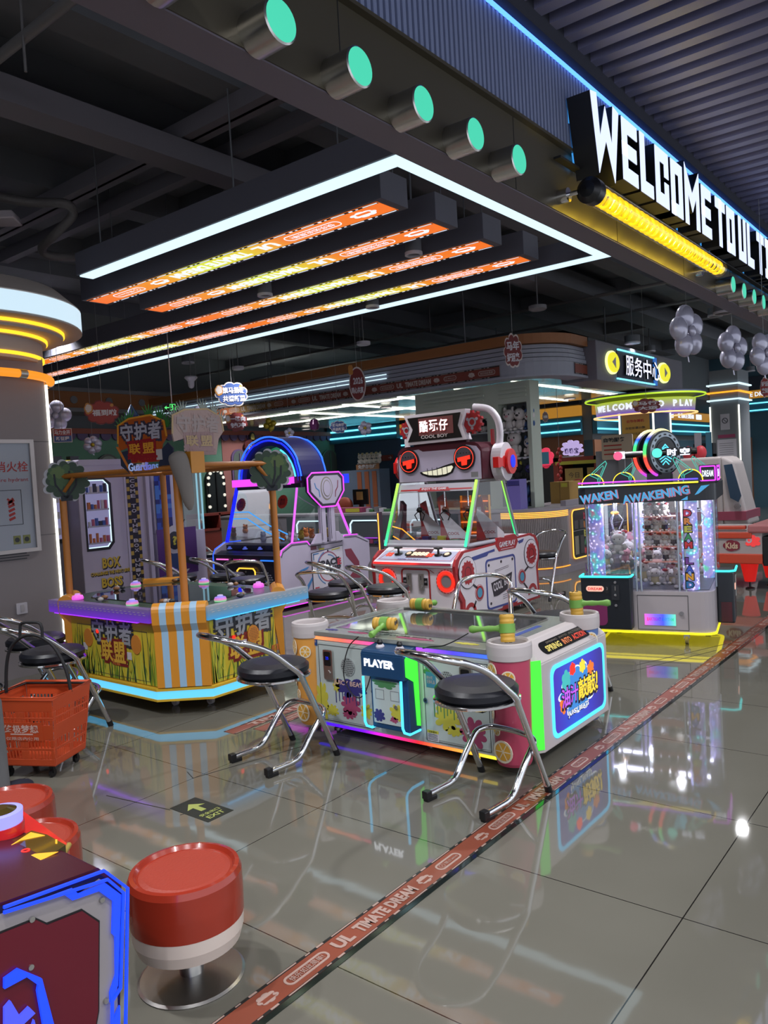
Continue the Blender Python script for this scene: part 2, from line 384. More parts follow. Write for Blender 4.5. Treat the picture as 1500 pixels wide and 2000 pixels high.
# yellow coil lamp
t = thing('coil_tube_lamp', 'long glass tube lamp with a glowing yellow spiral on the header fascia', 'lamp', (0, 0, 0))
cz, cy = 2.835, 1.60
pts = []
N = 27*14
for i in range(N+1):
    a = 2*PI*i/14; pts.append((3.86+(2.18*i/N), cy+.040*math.cos(a), cz+.040*math.sin(a)))
MB().tube(pts, .0095, E('neon_yellow_coil', (255, 205, 20), 1.15), 7).build('spiral', t, 'glowing yellow spiral')
for i in range(11):
    l = bpy.data.lights.new('coil_glow', 'POINT'); l.energy = .5; l.color = (1, .78, .08); l.shadow_soft_size = .035; o = bpy.data.objects.new('coil_glow', l); C.objects.link(o); o.location = (3.95+.2*i, cy, cz); o.parent = t
MB().tube([(3.84, cy, cz), (6.06, cy, cz)], .060, glass('clear_tube_glass', (1, .97, .85), .04), 24).build('glass_tube', t)
MB().lathe((0, 0, 0), [(0, -.03), (.04, -.025), (.066, 0), (.066, .06), (.060, .075), (0, .08)], black, 24).build('end_cap', t, 'black end cap', loc=(3.79, cy, cz)).rotation_euler = (0, PI/2, 0)
for xx, hh in ((3.775, .07), (6.02, .12)):
    q = MB(); q.cyl((xx, 1.756, cz), (xx, 1.70, cz), .036, chrome); q.cyl((xx, 1.70, cz), (xx, cy+.05, cz), .012, chrome); q.build('wall_bracket', t)
# letters
LET = {'W': ([[(0, 1), (.17, 0), (.5, .72), (.83, 0), (1, 1)]], .36), 'E': ([[(1, 1), (0, 1), (0, 0), (1, 0)], [(0, .5), (.9, .5)]], .23), 'L': ([[(0, 1), (0, 0), (1, 0)]], .21),
       'C': ([[(1, .72), (1, 1), (0, 1), (0, 0), (1, 0), (1, .28)]], .24), 'O': ([[(0, 0), (1, 0), (1, 1), (0, 1), (0, 0)]], .23), 'M': ([[(0, 0), (0, 1), (.5, .45), (1, 1), (1, 0)]], .32),
       'T': ([[(0, 1), (1, 1)], [(.5, 1), (.5, 0)]], .25), 'U': ([[(0, 1), (0, 0), (1, 0), (1, 1)]], .23), 'I': ([[(0, 1), (1, 1)], [(.5, 1), (.5, 0)], [(0, 0), (1, 0)]], .16)}
Elet = E('lit_letter_face', (205, 216, 255), 1.25); Ehalo = E('letter_halo_light', (70, 170, 255), .7)
x = 3.86; f = FY((0, 1.755, 0)); words = ['WELCOME', 'TO', 'UL', 'TI', 'MATE']
LET['A'] = ([[(0, 0), (.2, 1), (.8, 1), (1, 0)], [(.1, .38), (.9, .38)]], .25)
cnt = {}
for wi, wd in enumerate(words):
    for ch in wd:
        st, wdt = LET[ch]; cnt[ch] = cnt.get(ch, 0)+1; sw = .084
        t = thing('sign_letter', 'tall white lit header letter %s%s' % (ch, ' in the word %s' % wd if sum(q.count(ch) for q in words) > 1 else ''), 'sign letter', (x, 1.745, 3.01), 0, 'lit letters of the welcome sign')
        if ch == 'E' and wd == 'WELCOME': t['label'] = 'tall white lit header letter E %s' % ('right after the W' if cnt['E'] == 1 else 'right after the M, ending WELCOME')
        a, fa, ba = MB(), MB(), MB(); lf = FY((0, 0, 0))
        for ln in st:
            pp = [(sw/2+px*(wdt-sw), sw/2+py*(.345-sw)) for px, py in ln]
            def ext(p, q): d = (Vector(p)-Vector(q)).normalized()*sw/2; return (p[0]+d.x, p[1]+d.y)
            pp[0] = ext(pp[0], pp[1]); pp[-1] = ext(pp[-1], pp[-2])
            a.path(lf, pp, sw, .02, .145, black); fa.path(lf, pp, sw-.008, .145, .148, Elet)
            ba.path(lf, pp, sw*.5, .003, .02, Ehalo)
        a.build('letter_body', t); fa.build('lit_face', t, 'white lit face'); ba.build('back_light', t, 'blue back light')
        x += wdt+.040
    x += .065
MB_ = MB().box(3.7, x, 1.70, 1.74, 3.0, 3.012, blackm); structure(MB_.build('trim_4'))
# ------------------------------------------------------------------ ceiling services
dk = P('dark_painted_steel', (104, 106, 112), .7, var=.15, scale=3); pipe = P('painted_pipe', (112, 110, 112), .5); duct = P('painted_duct', (112, 108, 116), .7, scale=2)
def along(name, lab, cat, px, py, z, axis, a0, a1, wd, hh, m, grp=None, rnd=False):
    p = atz(px, py, z); q = MB()
    if axis == 'x':
        if rnd: q.cyl((a0, p.y, z), (a1, p.y, z), wd/2, m, 12)
        else: q.box(a0, a1, p.y-wd/2, p.y+wd/2, z, z+hh, m)
    else:
        if rnd: q.cyl((p.x, a0, z), (p.x, a1, z), wd/2, m, 12)
        else: q.box(p.x-wd/2, p.x+wd/2, a0, a1, z, z+hh, m)
    return tag(q.build(name), lab, cat, grp)
along('ceiling_duct', 'long square duct crossing under the dark ceiling at top left', 'duct', 240, 290, 3.80, 'x', -1, 9, .22, .16, duct)
along('ceiling_beam', 'dark ceiling beam at top left, nearest to the header', 'beam', 430, 240, 3.98, 'y', 2.2, 9, .10, .12, duct)
along('ceiling_beam', 'dark ceiling beam ending above the bent hose', 'beam', 225, 355, 3.98, 'y', 2.2, 11, .09, .12, duct)
along('ceiling_beam', 'dark ceiling beam just left of the first light beam', 'beam', 260, 400, 3.98, 'y', 2.2, 12, .09, .12, duct)
along('ceiling_pipe', 'thin pipe across the top left corner of the ceiling', 'pipe', 75, 50, 3.9, 'y', 2.0, 9, .06, 0, pipe, rnd=True)
along('ceiling_duct', 'wide duct behind the long white light line, near the middle', 'duct', 700, 650, 3.95, 'x', 4, 16, .5, .25, dk)
along('ceiling_duct', 'wide duct running beside the header toward the back', 'duct', 1180, 600, 3.95, 'x', 6, 20, .45, .25, dk)
along('sprinkler_pipe', 'upper long sprinkler pipe above the service counter canopy', 'pipe', 750, 661, 3.95, 'y', 2, 15, .05, 0, pipe, rnd=True)
along('sprinkler_pipe', 'lower long sprinkler pipe above the service counter canopy', 'pipe', 780, 690, 3.95, 'y', 2, 15, .05, 0, pipe, rnd=True)
for i, (px, py, ax) in enumerate([(300, 120, 'x'), (200, 620, 'x'), (1330, 640, 'x'), (1100, 640, 'x'), (900, 660, 'x')]):
    along('roof_beam', '%s concrete beam under the dark ceiling slab' % ['left near', 'far left', 'right near', 'right middle', 'middle'][i], 'beam', px, py, 4.1, ax, 0, 20, .25, .25, slab)
for i, X in enumerate((5, 8.5, 12, 15.5, 19)): tag(MB().box(X, X+.25, 2, 17, 4.12, 4.35, slab).build('roof_beam'), 'cross beam under the dark ceiling slab, %s from the front' % ['first', 'second', 'third', 'fourth', 'fifth'][i], 'beam')
hg = [(2.2, 4.0), (2.6, 6.0), (4.4, 5.0), (1.9, 5.4), (7.6, 6.2), (10.2, 7.0)]
for i, (a, bb) in enumerate(hg): tag(MB().cyl((a, bb, 3.7), (a, bb, 4.4), .008, pipe, 6).build('hanger_rod'), 'thin steel hanger rod dropping from the dark ceiling', 'rod', 'hanger rods under the ceiling')
q = MB(); pp = [atz(0, 385, 3.7), atz(60, 395, 3.68), atz(128, 398, 3.65), atz(142, 420, 3.6), atz(110, 455, 3.5), atz(82, 485, 3.45), atz(100, 500, 3.42), atz(160, 502, 3.45)]
q.tube(spline(pp, 5), .035, P('flexible_hose_foil', (88, 84, 84), .5, bump=.4, scale=60), 10); tag(q.build('flexible_hose'), 'bent dark flexible hose hanging under the ceiling at left', 'hose')
q = MB(); p = atz(8, 432, 3.5); q.lathe(p, [(.05, .06), (.12, .05), (.14, 0), (.13, -.01), (0, -.01)], P('cream_plastic', (170, 160, 165), .5), 4); tag(q.build('ceiling_speaker'), 'pale square ceiling box at the left edge, below the hose', 'speaker')
def dome(px, py, z, r, lab, m=white):
    p = atz(px, py, z); q = MB().lathe(p, [(r*.5, .05), (r, .04), (r, .0), (r*.8, -.012), (0, -.015)], m, 20).cyl(p+Vector((0, 0, .04)), Vector((p.x, p.y, 4.35)), .008, pipe, 6)
    tag(q.build('wireless_access_point'), lab, 'ceiling device')
dome(710, 673, 3.4, .10, 'white round ceiling device hanging left of the hanging round 2026 sign'); dome(1050, 604, 3.4, .11, 'white round ceiling device above the cloud sign, nearest to the header', grey)
dome(465, 721, 3.4, .10, 'white round ceiling device above the blue cloud sign'); dome(430, 764, 3.4, .09, 'small white round ceiling device hanging left of the blue cloud sign')
q = MB(); p = atz(373, 742, 3.1); q.lathe(p, [(.09, .05), (.10, .03), (.05, -.02), (.045, -.09), (.03, -.12), (0, -.13)], white, 16).cyl(p, Vector((p.x, p.y, 4.35)), .008, pipe, 6); tag(q.build('dome_camera'), 'white dome camera hanging right of the green exit sign', 'camera')
def downlight(x, y, z, e, lab, grp=None, top=None, ang=150, r=.09):
    t = thing('downlight', lab, 'ceiling light', (x, y, z), 0, grp)
    q = MB(); fr = Fr((0, 0, 0), (1, 0, 0), (0, -1, 0)); q.ring(fr, 0, 0, r, r+.02, -.02, .004, white, 24); q.build('rim', t)
    if top: MB().lathe((0, 0, 0), [(r+.015, .01), (r+.015, .12), (0, .12)], dk, 16).cyl((0, 0, .12), (0, 0, top-z), .01, dk, 6).build('can', t)
    MB().disc(fr, 0, 0, r, -.018, -.012, E('downlight_lens', (255, 246, 232), 3)).build('lens', t)
    if e: l = spot('downlight_lamp', 0, 0, -.02, e, ang=ang); l.parent = t
    return t
KC, KS = 105, 135
for i, (x, y) in enumerate(CORRIDOR_FILL): downlight(x, y, 3.58, KC, 'added fill downlight in the corridor ceiling behind the camera', 'added corridor fill lights')
vis = {5: 'bright round downlight under the header beside the white balloons', }
for i, (x, y) in enumerate(SHOP_FILL): downlight(x, y, 3.19 if 5 < x < 6.4 and 3.5 < y < 5.5 else 3.62, KS*(.6 if 5 < x < 6.4 and 3.5 < y < 5.5 else 1), 'added fill downlight hanging in the dark shop ceiling', 'added shop fill lights', top=4.35, ang=112, r=.05 if 5 < x < 6.4 and 3.5 < y < 5.5 else .09)
for x, y in CANOPY_FILL: downlight(x, y, 2.70, 45, 'small added fill downlight under the wavy mirror ceiling', 'added mirror ceiling fill lights', ang=135)
downlight(10.18, 2.65, 3.224, 45, 'bright round downlight between the header and the first white balloon', top=4.35, r=.10)
p = atz(1235, 671, 3.3); downlight(p.x, p.y, 3.3, 40, 'bright round downlight above the service centre sign', top=4.35, r=.10, ang=112)
# ------------------------------------------------------------------ ceiling light frame and screens
z = 3.23; boxm = P('charcoal_light_box', (92, 92, 104), .6)
t = thing('frame_light', 'large U shaped white line light hanging over the game machines', 'ceiling light', (0, 0, 0))
q = MB(); q.box(3.535, 3.69, 2.565, 5.88, z+.012, 3.42, boxm).box(3.69, 6.42, 2.565, 2.70, z+.012, 3.42, boxm).box(6.42, 6.57, 2.565, 12.2, z+.012, 3.42, boxm)
soften(q.build('housing', t), .004)
q = MB(); q.box(3.555, 3.672, 2.585, 5.86, z, z+.013, Ewhite).box(3.672, 6.435, 2.585, 2.687, z, z+.013, Ewhite).box(6.435, 6.55, 2.585, 12.15, z, z+.013, Ewhite); q.build('light_panel', t, 'glowing white line')
for xx, yy in ((3.6, 4), (3.6, 5.6), (5, 2.63), (6.5, 4), (6.5, 7), (6.5, 10)): MB().cyl((xx, yy, 3.42), (xx, yy, 4.35), .006, dk, 6).build('hanger', t)
DSP = [(0, (240, 112, 30)), (.28, (235, 130, 40)), (.42, (222, 205, 50)), (.55, (215, 225, 70)), (.7, (235, 150, 40)), (1, (240, 110, 45))]
Etx = E('screen_white_print', (226, 236, 255), 1.15); Ebk = P('screen_black_border', (18, 12, 12), .4)
def dream_strip(q, fr, L, wd, scr, wtx, bk, y0=0., per=3.43, off=0., d=.0):
    # a printed band: dashed border, blobs, pills and the words, repeated along u
    q.rect(fr, 0, -wd/2, L, wd/2, d-.003, d, scr)
    q.rect(fr, 0, wd*.40, L, wd/2, d, d+.0008, bk); q.rect(fr, 0, -wd/2, L, -wd*.40, d, d+.0008, bk)
    dd0, dd1 = d+.0008, d+.0016
    n = int(L/.28)
    for i in range(n):
        a = i*.28
        for s_ in (1, -1):
            cy_ = s_*wd*.45; q.rect(fr, a+.01, cy_-wd*.022, a+.13, cy_+wd*.022, dd0, dd1, wtx); q.rect(fr, a+.17, cy_-wd*.02, a+.19, cy_+wd*.02, dd0, dd1, wtx); q.rect(fr, a+.22, cy_-wd*.035, a+.25, cy_+wd*.035, dd0, dd1, wtx)
    k = math.floor(-off/per)
    kk = per/3.43
    while k*per+off < L:
        b0 = k*per+off
        def put(x0, x1, fn):
            x0 *= kk; x1 *= kk
            if x0+b0 >= 0 and x1+b0 <= L: fn(b0+x0, b0+x1)
        for bx in (.08, 2.35): put(bx, bx+.24, lambda a, c: (q.plate(fr, blob((a+c)/2, 0, (c-a)/2, 7, .3, 4, wd*.27), dd0-.0008, dd1, wtx), q.plate(fr, rrect(a+.06, -wd*.12, c-.06, wd*.02, .01), dd0, dd1+.0004, scr)))
        def pill(a, c, s):
            q.hole(fr, rrect(a, -wd*.22, c, wd*.22, wd*.21, 5), rrect(a+.008, -wd*.22+.008, c-.008, wd*.22-.008, wd*.21-.008, 5), dd0-.0008, dd1, wtx); q.txt(fr, s, (a+c)/2, 0, (c-a)*.78, wd*.24, wtx, dd0, dd1, .01)
        put(.42, .95, lambda a, c: pill(a, c, '快乐如此简单!')); put(2.72, 3.14, lambda a, c: pill(a, c, '\u2298 禁止emo'))
        put(1.05, 1.28, lambda a, c: q.txt(fr, 'UL', (a+c)/2, 0, c-a, wd*.50, wtx, dd0, dd1, .05))
        put(1.36, 2.28, lambda a, c: q.txt(fr, 'TIMATE DREAM', (a+c)/2, 0, c-a, wd*.50, wtx, dd0, dd1, .05))
        k += 1
for i, (x0, x1, y1) in enumerate(((4.03, 4.26, 6.56), (4.645, 4.865, 6.55), (5.28, 5.50, 12.2), (5.92, 6.125, 12.2))):
    t = thing('screen_beam', '%s orange screen beam from the left arm of the white frame light' % ['first', 'second', 'third', 'fourth'][i], 'screen', ((x0+x1)/2, 3.13, z), 0, 'screen beams inside the frame light')
    hw = (x1-x0)/2; L = y1-3.13
    soften(MB().box(-hw-.03, hw+.03, -.06, L+.04, .004, .20, boxm).build('housing', t), .004)
    q = MB(); fr = Fr((0, 0, .001), (0, 1, 0), (1, 0, 0))
    scr = ramp('scrolling_screen_%s' % ('short' if i < 2 else 'long'), 'Y', 0, 3.43 if i < 2 else 3.43, DSP, 1.0) if i < 2 else None
    if scr is None:
        st = [(p/2.65, c) for p, c in DSP[:-1]] + [((1+p)/2.65, c) for p, c in DSP[:-1]] + [((2+p)/2.65, c) for p, c in DSP[:3]]
        scr = ramp('scrolling_screen_long', 'Y', 0, 3.43*2.65, st, 1.0)
    dream_strip(q, fr, L, 2*hw, scr, Etx, Ebk); q.build('screen', t, 'lit orange screen with white words')
    for yy in (.4, L-.3): MB().cyl((0, yy, .2), (0, yy, 1.12), .006, dk, 6).build('hanger', t)
# ------------------------------------------------------------------ floor decals
u0 = atz(652, 1850, 0).x; u1 = atz(1010, 1583, 0).x
orange_d = P('worn_orange_floor_film', (122, 60, 42), .42, var=.2, scale=4); wd_ = P('worn_white_print', (158, 132, 122), .5); bd = P('worn_black_print', (26, 26, 26), .4)
q = MB(); fr = Fr((.9, 1.664, .0005), (1, 0, 0), (0, 1, 0))
dream_strip(q, fr, 15, .102, orange_d, wd_, bd, per=u1-u0, off=(u0-.9-1.05*(u1-u0)/3.43) % (u1-u0)-(u1-u0), d=.001)
tag(q.build('floor_banner'), 'long orange printed floor band with pale words running along the shop entrance', 'floor decal')
tag(MB().box(.9, 16, 1.592, 1.612, 0, .002, mat('dark_mirror_steel', (.10, .13, .12), .08, .9)).build('floor_trim'), 'dark mirror metal strip beside the orange floor band', 'floor trim')
q = MB(); q.box(2.088, 2.232, 2.745, 3.02, 0, .0015, P('black_floor_sticker', (30, 36, 32), .4)); fr = Fr((2.16, 2.88, .0015), (1, 0, 0), (0, 1, 0)); lime = P('luminous_green_print', (150, 158, 84), .5)
q.plate(fr, [(-.014, -.015), (.014, -.015), (.014, .045), (.048, .04), (0, .098), (-.048, .04), (-.014, .045)], 0, .0006, lime)
q.txt(fr, '安全出口', 0, -.055, .105, None, lime, 0, .0006, .02); q.txt(fr, 'EXIT', 0, -.098, .09, None, lime, 0, .0006, .02)
tag(q.build('exit_floor_sign'), 'square black floor sticker with green arrow and EXIT', 'floor sign')
# second decal pieces under the orange game table
q = MB(); p = atz(440, 1385, 0); fr = Fr((2.95, 3.62, .0005), (1, .02, 0), (0, 1, 0)); dream_strip(q, fr, 1.9, .10, orange_d, wd_, bd, d=.001, off=-1.2); dream_strip(q, fr.at(.12, -.125), 1.7, .10, orange_d, wd_, bd, d=.001, off=-.3)
tag(q.build('floor_banner'), 'short double orange printed floor band between the two game tables', 'floor decal')
q = MB(); 
for i in range(12): q.rect(Fr((4.05+.0, 3.36, .0005), (0, 1, 0), (-1, 0, 0)), i*.12, 0, i*.12+.12, .05, 0, .001, (P('hazard_yellow', (190, 160, 50), .5), black)[i % 2])
tag(q.build('hazard_tape'), 'black and yellow hazard tape on the floor under the far game table edge', 'floor tape')
lines = P('dark_seam', (34, 32, 30), .6)
q = MB(); fr = Fr((0, 0, .0004), (1, 0, 0), (0, 1, 0))
for a, bb in (((208, 1554, 0), (332, 1582, 0)), ((366, 1588, 0), (352, 1592, 0)), ((366, 1508, 0), (377, 1520, 0)), ((377, 1520, 0), (600, 1455, 0)), ((1243, 1299, 0), (1420, 1257, 0)), ((1150, 1332, 0), (1400, 1270, 0))):
    p0, p1 = atz(*a), atz(*bb); q.path(fr, [(p0.x, p0.y), (p1.x, p1.y)], .004, 0, .0008, lines)
q.build('trim_5')['kind'] = 'structure'
# ------------------------------------------------------------------ chrome hoop-back bar chairs
def make_chair(lab, loc, rz, grp):
    t = thing('hoop_back_chair', lab, 'chair', loc, rz, grp)
    q = MB(); q.lathe((0, 0, 0), [(0, .455), (.10, .456), (.165, .462), (.187, .480), (.188, .505), (.172, .522), (.10, .530), (0, .531)], vinyl, 36); q.build('seat', t, 'round padded black seat')
    q = MB(); q.lathe((0, 0, 0), [(.188, .448), (.196, .452), (.196, .462), (.188, .466)], chrome, 36); q.build('seat_ring', t)
    W = .195
    side = [(.235, 0.012), (.14, .23), (.05, .43), (.03, .475), (-.03, .53), (-.14, .625), (-.26, .685)]
    R = [Vector((x, -W + .02*(z > .5)*((z-.5)/.2), z)) for x, z in side]; Lf = [Vector((p.x, -p.y, p.z)) for p in R]
    hoop = [Vector((-.26-.13*math.sin(a), -(W-.02)*math.cos(a), .685+.045*math.sin(a))) for a in [PI*i/10 for i in range(1, 10)]]
    q = MB(); q.tube(spline(R + hoop + Lf[::-1], 3), .0155, chrome, 12); q.build('back_hoop', t)
    for s_ in (-1, 1):
        MB().cyl((.238, s_*W, 0), (.225, s_*W, .035), .0172, black, 10).build('foot_cap', t)
    Y = .165; lo = [(-.17, -Y, .030), (-.09, -Y, .033), (-.02, -Y, .038), (.03, -Y, .065), (.10, -Y, .15), (.165, -Y, .215), (.20, -Y*.9, .235), (.225, -Y*.6, .245), (.232, 0, .248)]
    q = MB(); q.tube(spline(lo + [(a, -b, c) for a, b, c in lo[-2::-1]], 3), .0155, chrome, 12); q.build('lower_frame', t)
    for s_ in (-1, 1):
        q = MB(); q.box(-.20, -.165, s_*Y-.017, s_*Y+.017, 0.012, .048, black).box(-.195, -.13, s_*Y-.015, s_*Y+.015, 0, .02, black); soften(q.build('rubber_foot', t), .004)
    q = MB()
    for s_ in (-1, 1): q.cyl((.045, s_*.19, .445), (.0, s_*.12, .447), .009, chrome)
    q.box(-.12, .10, -.13, .13, .438, .452, blackm); q.build('seat_bracket', t)
    return t
R8 = math.radians(-8)
ch0 = make_chair('chrome hoop chair with black seat left of the PLAYER panel, in the middle foreground', (2.79, 3.03, 0), R8, None)
def chair(x, y, a, lab, grp=None): return dup(ch0, (x, y, 0), math.radians(a), lab, grp)
chair(2.92, 1.86, -8, 'nearest chrome hoop chair with black seat, in front of the fruit cup corner')
chair(4.38, 2.72, 205, 'chrome hoop chair behind the hammer game table, its hoop before the robot machine')
chair(4.56, 2.24, -8, 'chrome hoop chair behind the hammer game table, nearest the claw machine')
chair(5.28, 4.22, -8, 'chrome hoop chair in front of the robot machine, under its left red ring')
chair(7.98, 4.12, 180, 'tall chrome chair at the far right side of the robot machine')
chair(5.42, 4.80, -20, 'chrome hoop chair before the white spaceship side panel, right one')
chair(4.88, 4.55, 25, 'chrome hoop chair between the orange game table corner and the spaceship machine')
chair(5.45, 6.55, -10, 'chrome hoop chair in front of the yellow lit coin door, left one')
chair(5.30, 6.05, 40, 'chrome hoop chair in front of the yellow lit coin door, lower right one')
chair(5.20, 7.05, -15, 'chrome hoop chair behind the orange game table, left of the spaceship machine')
chair(7.15, 9.0, -60, 'chrome hoop chair beside the red cabinets in the back')
chair(2.42, 4.60, 4, 'chrome hoop chair behind the orange basket, nearest of the left group')
chair(2.60, 5.15, 4, 'chrome hoop chair close to the orange end of the jungle table')
chair(2.12, 5.22, 8, 'chrome hoop chair at the left photo edge by the grey pillar')
# ------------------------------------------------------------------ red and white drum stools
redv = P('red_glossy_plastic', (142, 44, 28), .22, coat=.3); redt = P('red_vinyl_top', (150, 56, 42), .4, bump=.15, scale=120); cream = P('cream_glossy_plastic', (205, 192, 182), .28)
def stool(lab, loc, grp):
    t = thing('drum_stool', lab, 'stool', loc, 0, grp)
    MB().lathe((0, 0, 0), [(0, 0), (.156, 0), (.158, .004), (.150, .009), (.03, .016), (0, .017)], steel, 48).build('base_plate', t, 'round steel base plate')
    MB().lathe((0, 0, 0), [(.036, .012), (.036, .13)], steel, 24).build('column', t)
    MB().lathe((0, 0, 0), [(0, .105), (.135, .105), (.152, .115), (.163, .15), (.166, .190)], cream, 48).build('seat_base', t, 'cream lower band')
    MB().lathe((0, 0, 0), [(.1665, .190), (.168, .25), (.167, .315), (.160, .332), (.148, .334), (.140, .322)], redv, 48).build('seat_shell', t, 'glossy red band')
    MB().lathe((0, 0, 0), [(.141, .320), (.12, .326), (0, .328)], redt, 48).build('seat_pad', t)
    return t
s_ = stool('red and cream drum stool on a steel disc base, nearest in the foreground', (1.375, 1.935, 0), None)
dup(s_, (1.21, 2.56, 0), 0, 'red drum stool in the middle of the three, right behind the racing cabinet')
dup(s_, (1.33, 2.95, 0), 0, 'farthest red drum stool, in front of the orange shopping basket')
# ------------------------------------------------------------------ shopping basket
org = P('orange_basket_plastic', (184, 70, 34), .45)
t = thing('shopping_basket', 'orange rolling shopping basket with white Chinese print and black pull handle', 'basket', (2.0, 3.86, 0), math.radians(27))
def bk(z, k): e = (z-.07)/.36; g = .035*e; return -.0-g, .27+g, -.0-g, .33+g
def wall(q, a0, b0, a1, b1, slots):
    # quad wall with slots: bands of z with bars
    def pt(u, z): e = (z-.07)/.36; return Vector((a0[0]+(a1[0]-a0[0])*u, a0[1]+(a1[1]-a0[1])*u, z)) if False else None
x0, x1, y0, y1 = 0, .27, 0, .33
def corner(i, z):
    e = (z-.07)/.36*.035; return [(x0-e, y0-e), (x1+e, y0-e), (x1+e, y1+e), (x0-e, y1+e)][i]
def wpt(i, u, z, off=0.):
    a = Vector(corner(i, z)); bb = Vector(corner((i+1) % 4, z)); p = a.lerp(bb, u); n = (bb-a).normalized(); return (p.x+n.y*off, p.y-n.x*off, z)
q = MB()
for i in range(4):
    zs = [.07, .105, .15, .165, .21, .29, .32, .33, .36, .43]
    for k in range(len(zs)-1):
        za, zb = zs[k], zs[k+1]; slotted = k in (1, 3, 5, 7)
        nb = 18; 
        for j in range(nb if slotted else 1):
            u0, u1 = (j/nb, (j+.5)/nb) if slotted else (0, 1)
            if slotted and (j in (0, nb-1, nb//2, nb//2-1)): u1 = (j+1)/nb
            for od in ((0, .003),):
                vs = [wpt(i, u, z_, d) for d in od for u in (u0, u1) for z_ in (za, zb)]
                q.add(vs, [(0, 1, 3, 2), (4, 6, 7, 5), (0, 4, 5, 1), (2, 3, 7, 6), (0, 2, 6, 4), (1, 5, 7, 3)], org)
        if k == 5:
            pass
q.box(x0, x1, y0, y1, .065, .072, org)
soften(q.build('body', t), .0015, 1)
q = MB(); rim = [corner(i, .43) for i in range(4)]; q.tube([(rim[i][0]+dx, rim[i][1]+dy, .43) for i in range(4) for dx, dy in ((0, 0),)], .010, org, 8, closed=True); q.build('rim', t)
q = MB(); pr = wpt(0, 0, .2); f = Fr(wpt(3, 1, .07), Vector(wpt(3, 0, .07))-Vector(wpt(3, 1, .07)), (0, 0, 1))
fl = Fr(Vector(wpt(3, 0, .07, .0045)), Vector(wpt(3, 1, .07))-Vector(wpt(3, 0, .07)), Vector(wpt(3, 0, .43))-Vector(wpt(3, 0, .07)))
wpr = P('white_basket_print', (205, 170, 160), .5)
q.rect(fl, .04, .135, .29, .235, -.001, .0005, org); q.txt(fl, '终极梦想', .165, .20, .20, .045, wpr, 0, .0015, .03); q.rect(fl, .10, .168, .23, .175, 0, .0012, wpr); q.txt(fl, '仅限店内使用', .165, .148, .19, .018, wpr, 0, .0015, .01); q.build('print', t, 'white Chinese print')
q = MB(); hx = -.03
q.tube(spline([(.135, .36, .415), (.135, .345, .56), (.135, .31, .66), (.135, .23, .72), (.135, .14, .72), (.135, .05, .66), (.135, -.01, .54), (.135, -.03, .42)], 4), .009, blackm, 8)
q.tube(spline([(.135, .25, .715), (.135, .245, .76), (.135, .235, .79), (.135, .18, .795), (.135, .12, .785), (.135, .115, .715)], 3), .008, blackm, 8); q.build('carry_handle', t, 'black folding handle')
q = MB(); q.tube([(x0-.02, y0-.02, .425), (x0-.02, y1+.02, .425), (x1+.02, y1+.02, .425), (x1+.02, y0-.02, .425)], .006, blackm, 8); q.build('pull_bar', t)
for a, bb in ((.03, .04), (.24, .04), (.03, .29), (.24, .29)):
    c = MB(); c.cyl((a, bb-.008, .022), (a, bb+.008, .022), .022, black, 16); c.box(a-.008, a+.008, bb-.012, bb+.012, .022, .068, black); c.build('caster', t)
# ------------------------------------------------------------------ person at the left edge
cloth = P('grey_coat_fabric', (112, 112, 114), .85, bump=.3, scale=50); pants = P('grey_trousers', (104, 104, 106), .85); skin = P('skin', (196, 150, 126), .55); shoe = P('dark_suede_shoe', (20, 24, 42), .8, bump=.2, scale=80)
def skinbody(name, V_, Eg, R_, m, parent, sub=2, root=0):
    me = bpy.data.meshes.new(name); me.from_pydata([Vector(v) for v in V_], Eg, []); me.materials.append(m)
    o = bpy.data.objects.new(name, me); C.objects.link(o); o.parent = parent
    sk = o.modifiers.new('skin', 'SKIN'); 
    bm_ = bmesh.new(); bm_.from_mesh(me); L_ = bm_.verts.layers.skin.verify(); bm_.verts.ensure_lookup_table()
    for i, v in enumerate(bm_.verts): r_ = R_[i]; v[L_].radius = (r_, r_) if isinstance(r_, float) else r_; v[L_].use_root = (i == root)
    bm_.to_mesh(me); bm_.free(); sk.use_smooth_shade = True
    sb = o.modifiers.new('sub', 'SUBSURF'); sb.levels = sub; sb.render_levels = sub
    return o
# crouched-forward standing figure, mostly outside the frame: facing +X
t = thing('person', 'person in grey coat and dark shoes standing at the left edge, mostly out of frame', 'person', (1.385, 3.785, 0), math.radians(15))
V_ = [(0, 0, .93), (0, 0, 1.08), (0, 0, 1.26), (0, 0, 1.42), (0, 0, 1.52), (.01, 0, 1.60), (.02, 0, 1.70),
      (0, .10, .86), (.02, .11, .50), (-.01, .11, .10), (.10, .12, .04), (.18, .12, .035),
      (0, -.10, .86), (.20, -.11, .50), (.24, -.11, .10), (.35, -.12, .04), (.43, -.12, .035),
      (0, .19, 1.40), (-.02, .25, 1.12), (.06, .25, .88), (.09, .245, .80),
      (0, -.19, 1.40), (-.02, -.25, 1.12), (.06, -.25, .88), (.09, -.245, .80)]
Eg = [(0, 1), (1, 2), (2, 3), (3, 4), (4, 5), (5, 6), (0, 7), (7, 8), (8, 9), (9, 10), (10, 11), (0, 12), (12, 13), (13, 14), (14, 15), (15, 16), (3, 17), (17, 18), (18, 19), (19, 20), (3, 21), (21, 22), (22, 23), (23, 24)]
R_ = [(.15, .11), (.13, .10), (.16, .11), (.14, .09), (.055, .055), (.08, .095), (.085, .10), .085, .06, .04, .035, .025, .085, .06, .04, .035, .025, .055, .043, .034, .026, .055, .043, .034, .026]
skinbody('body', V_, Eg, R_, skin, t)
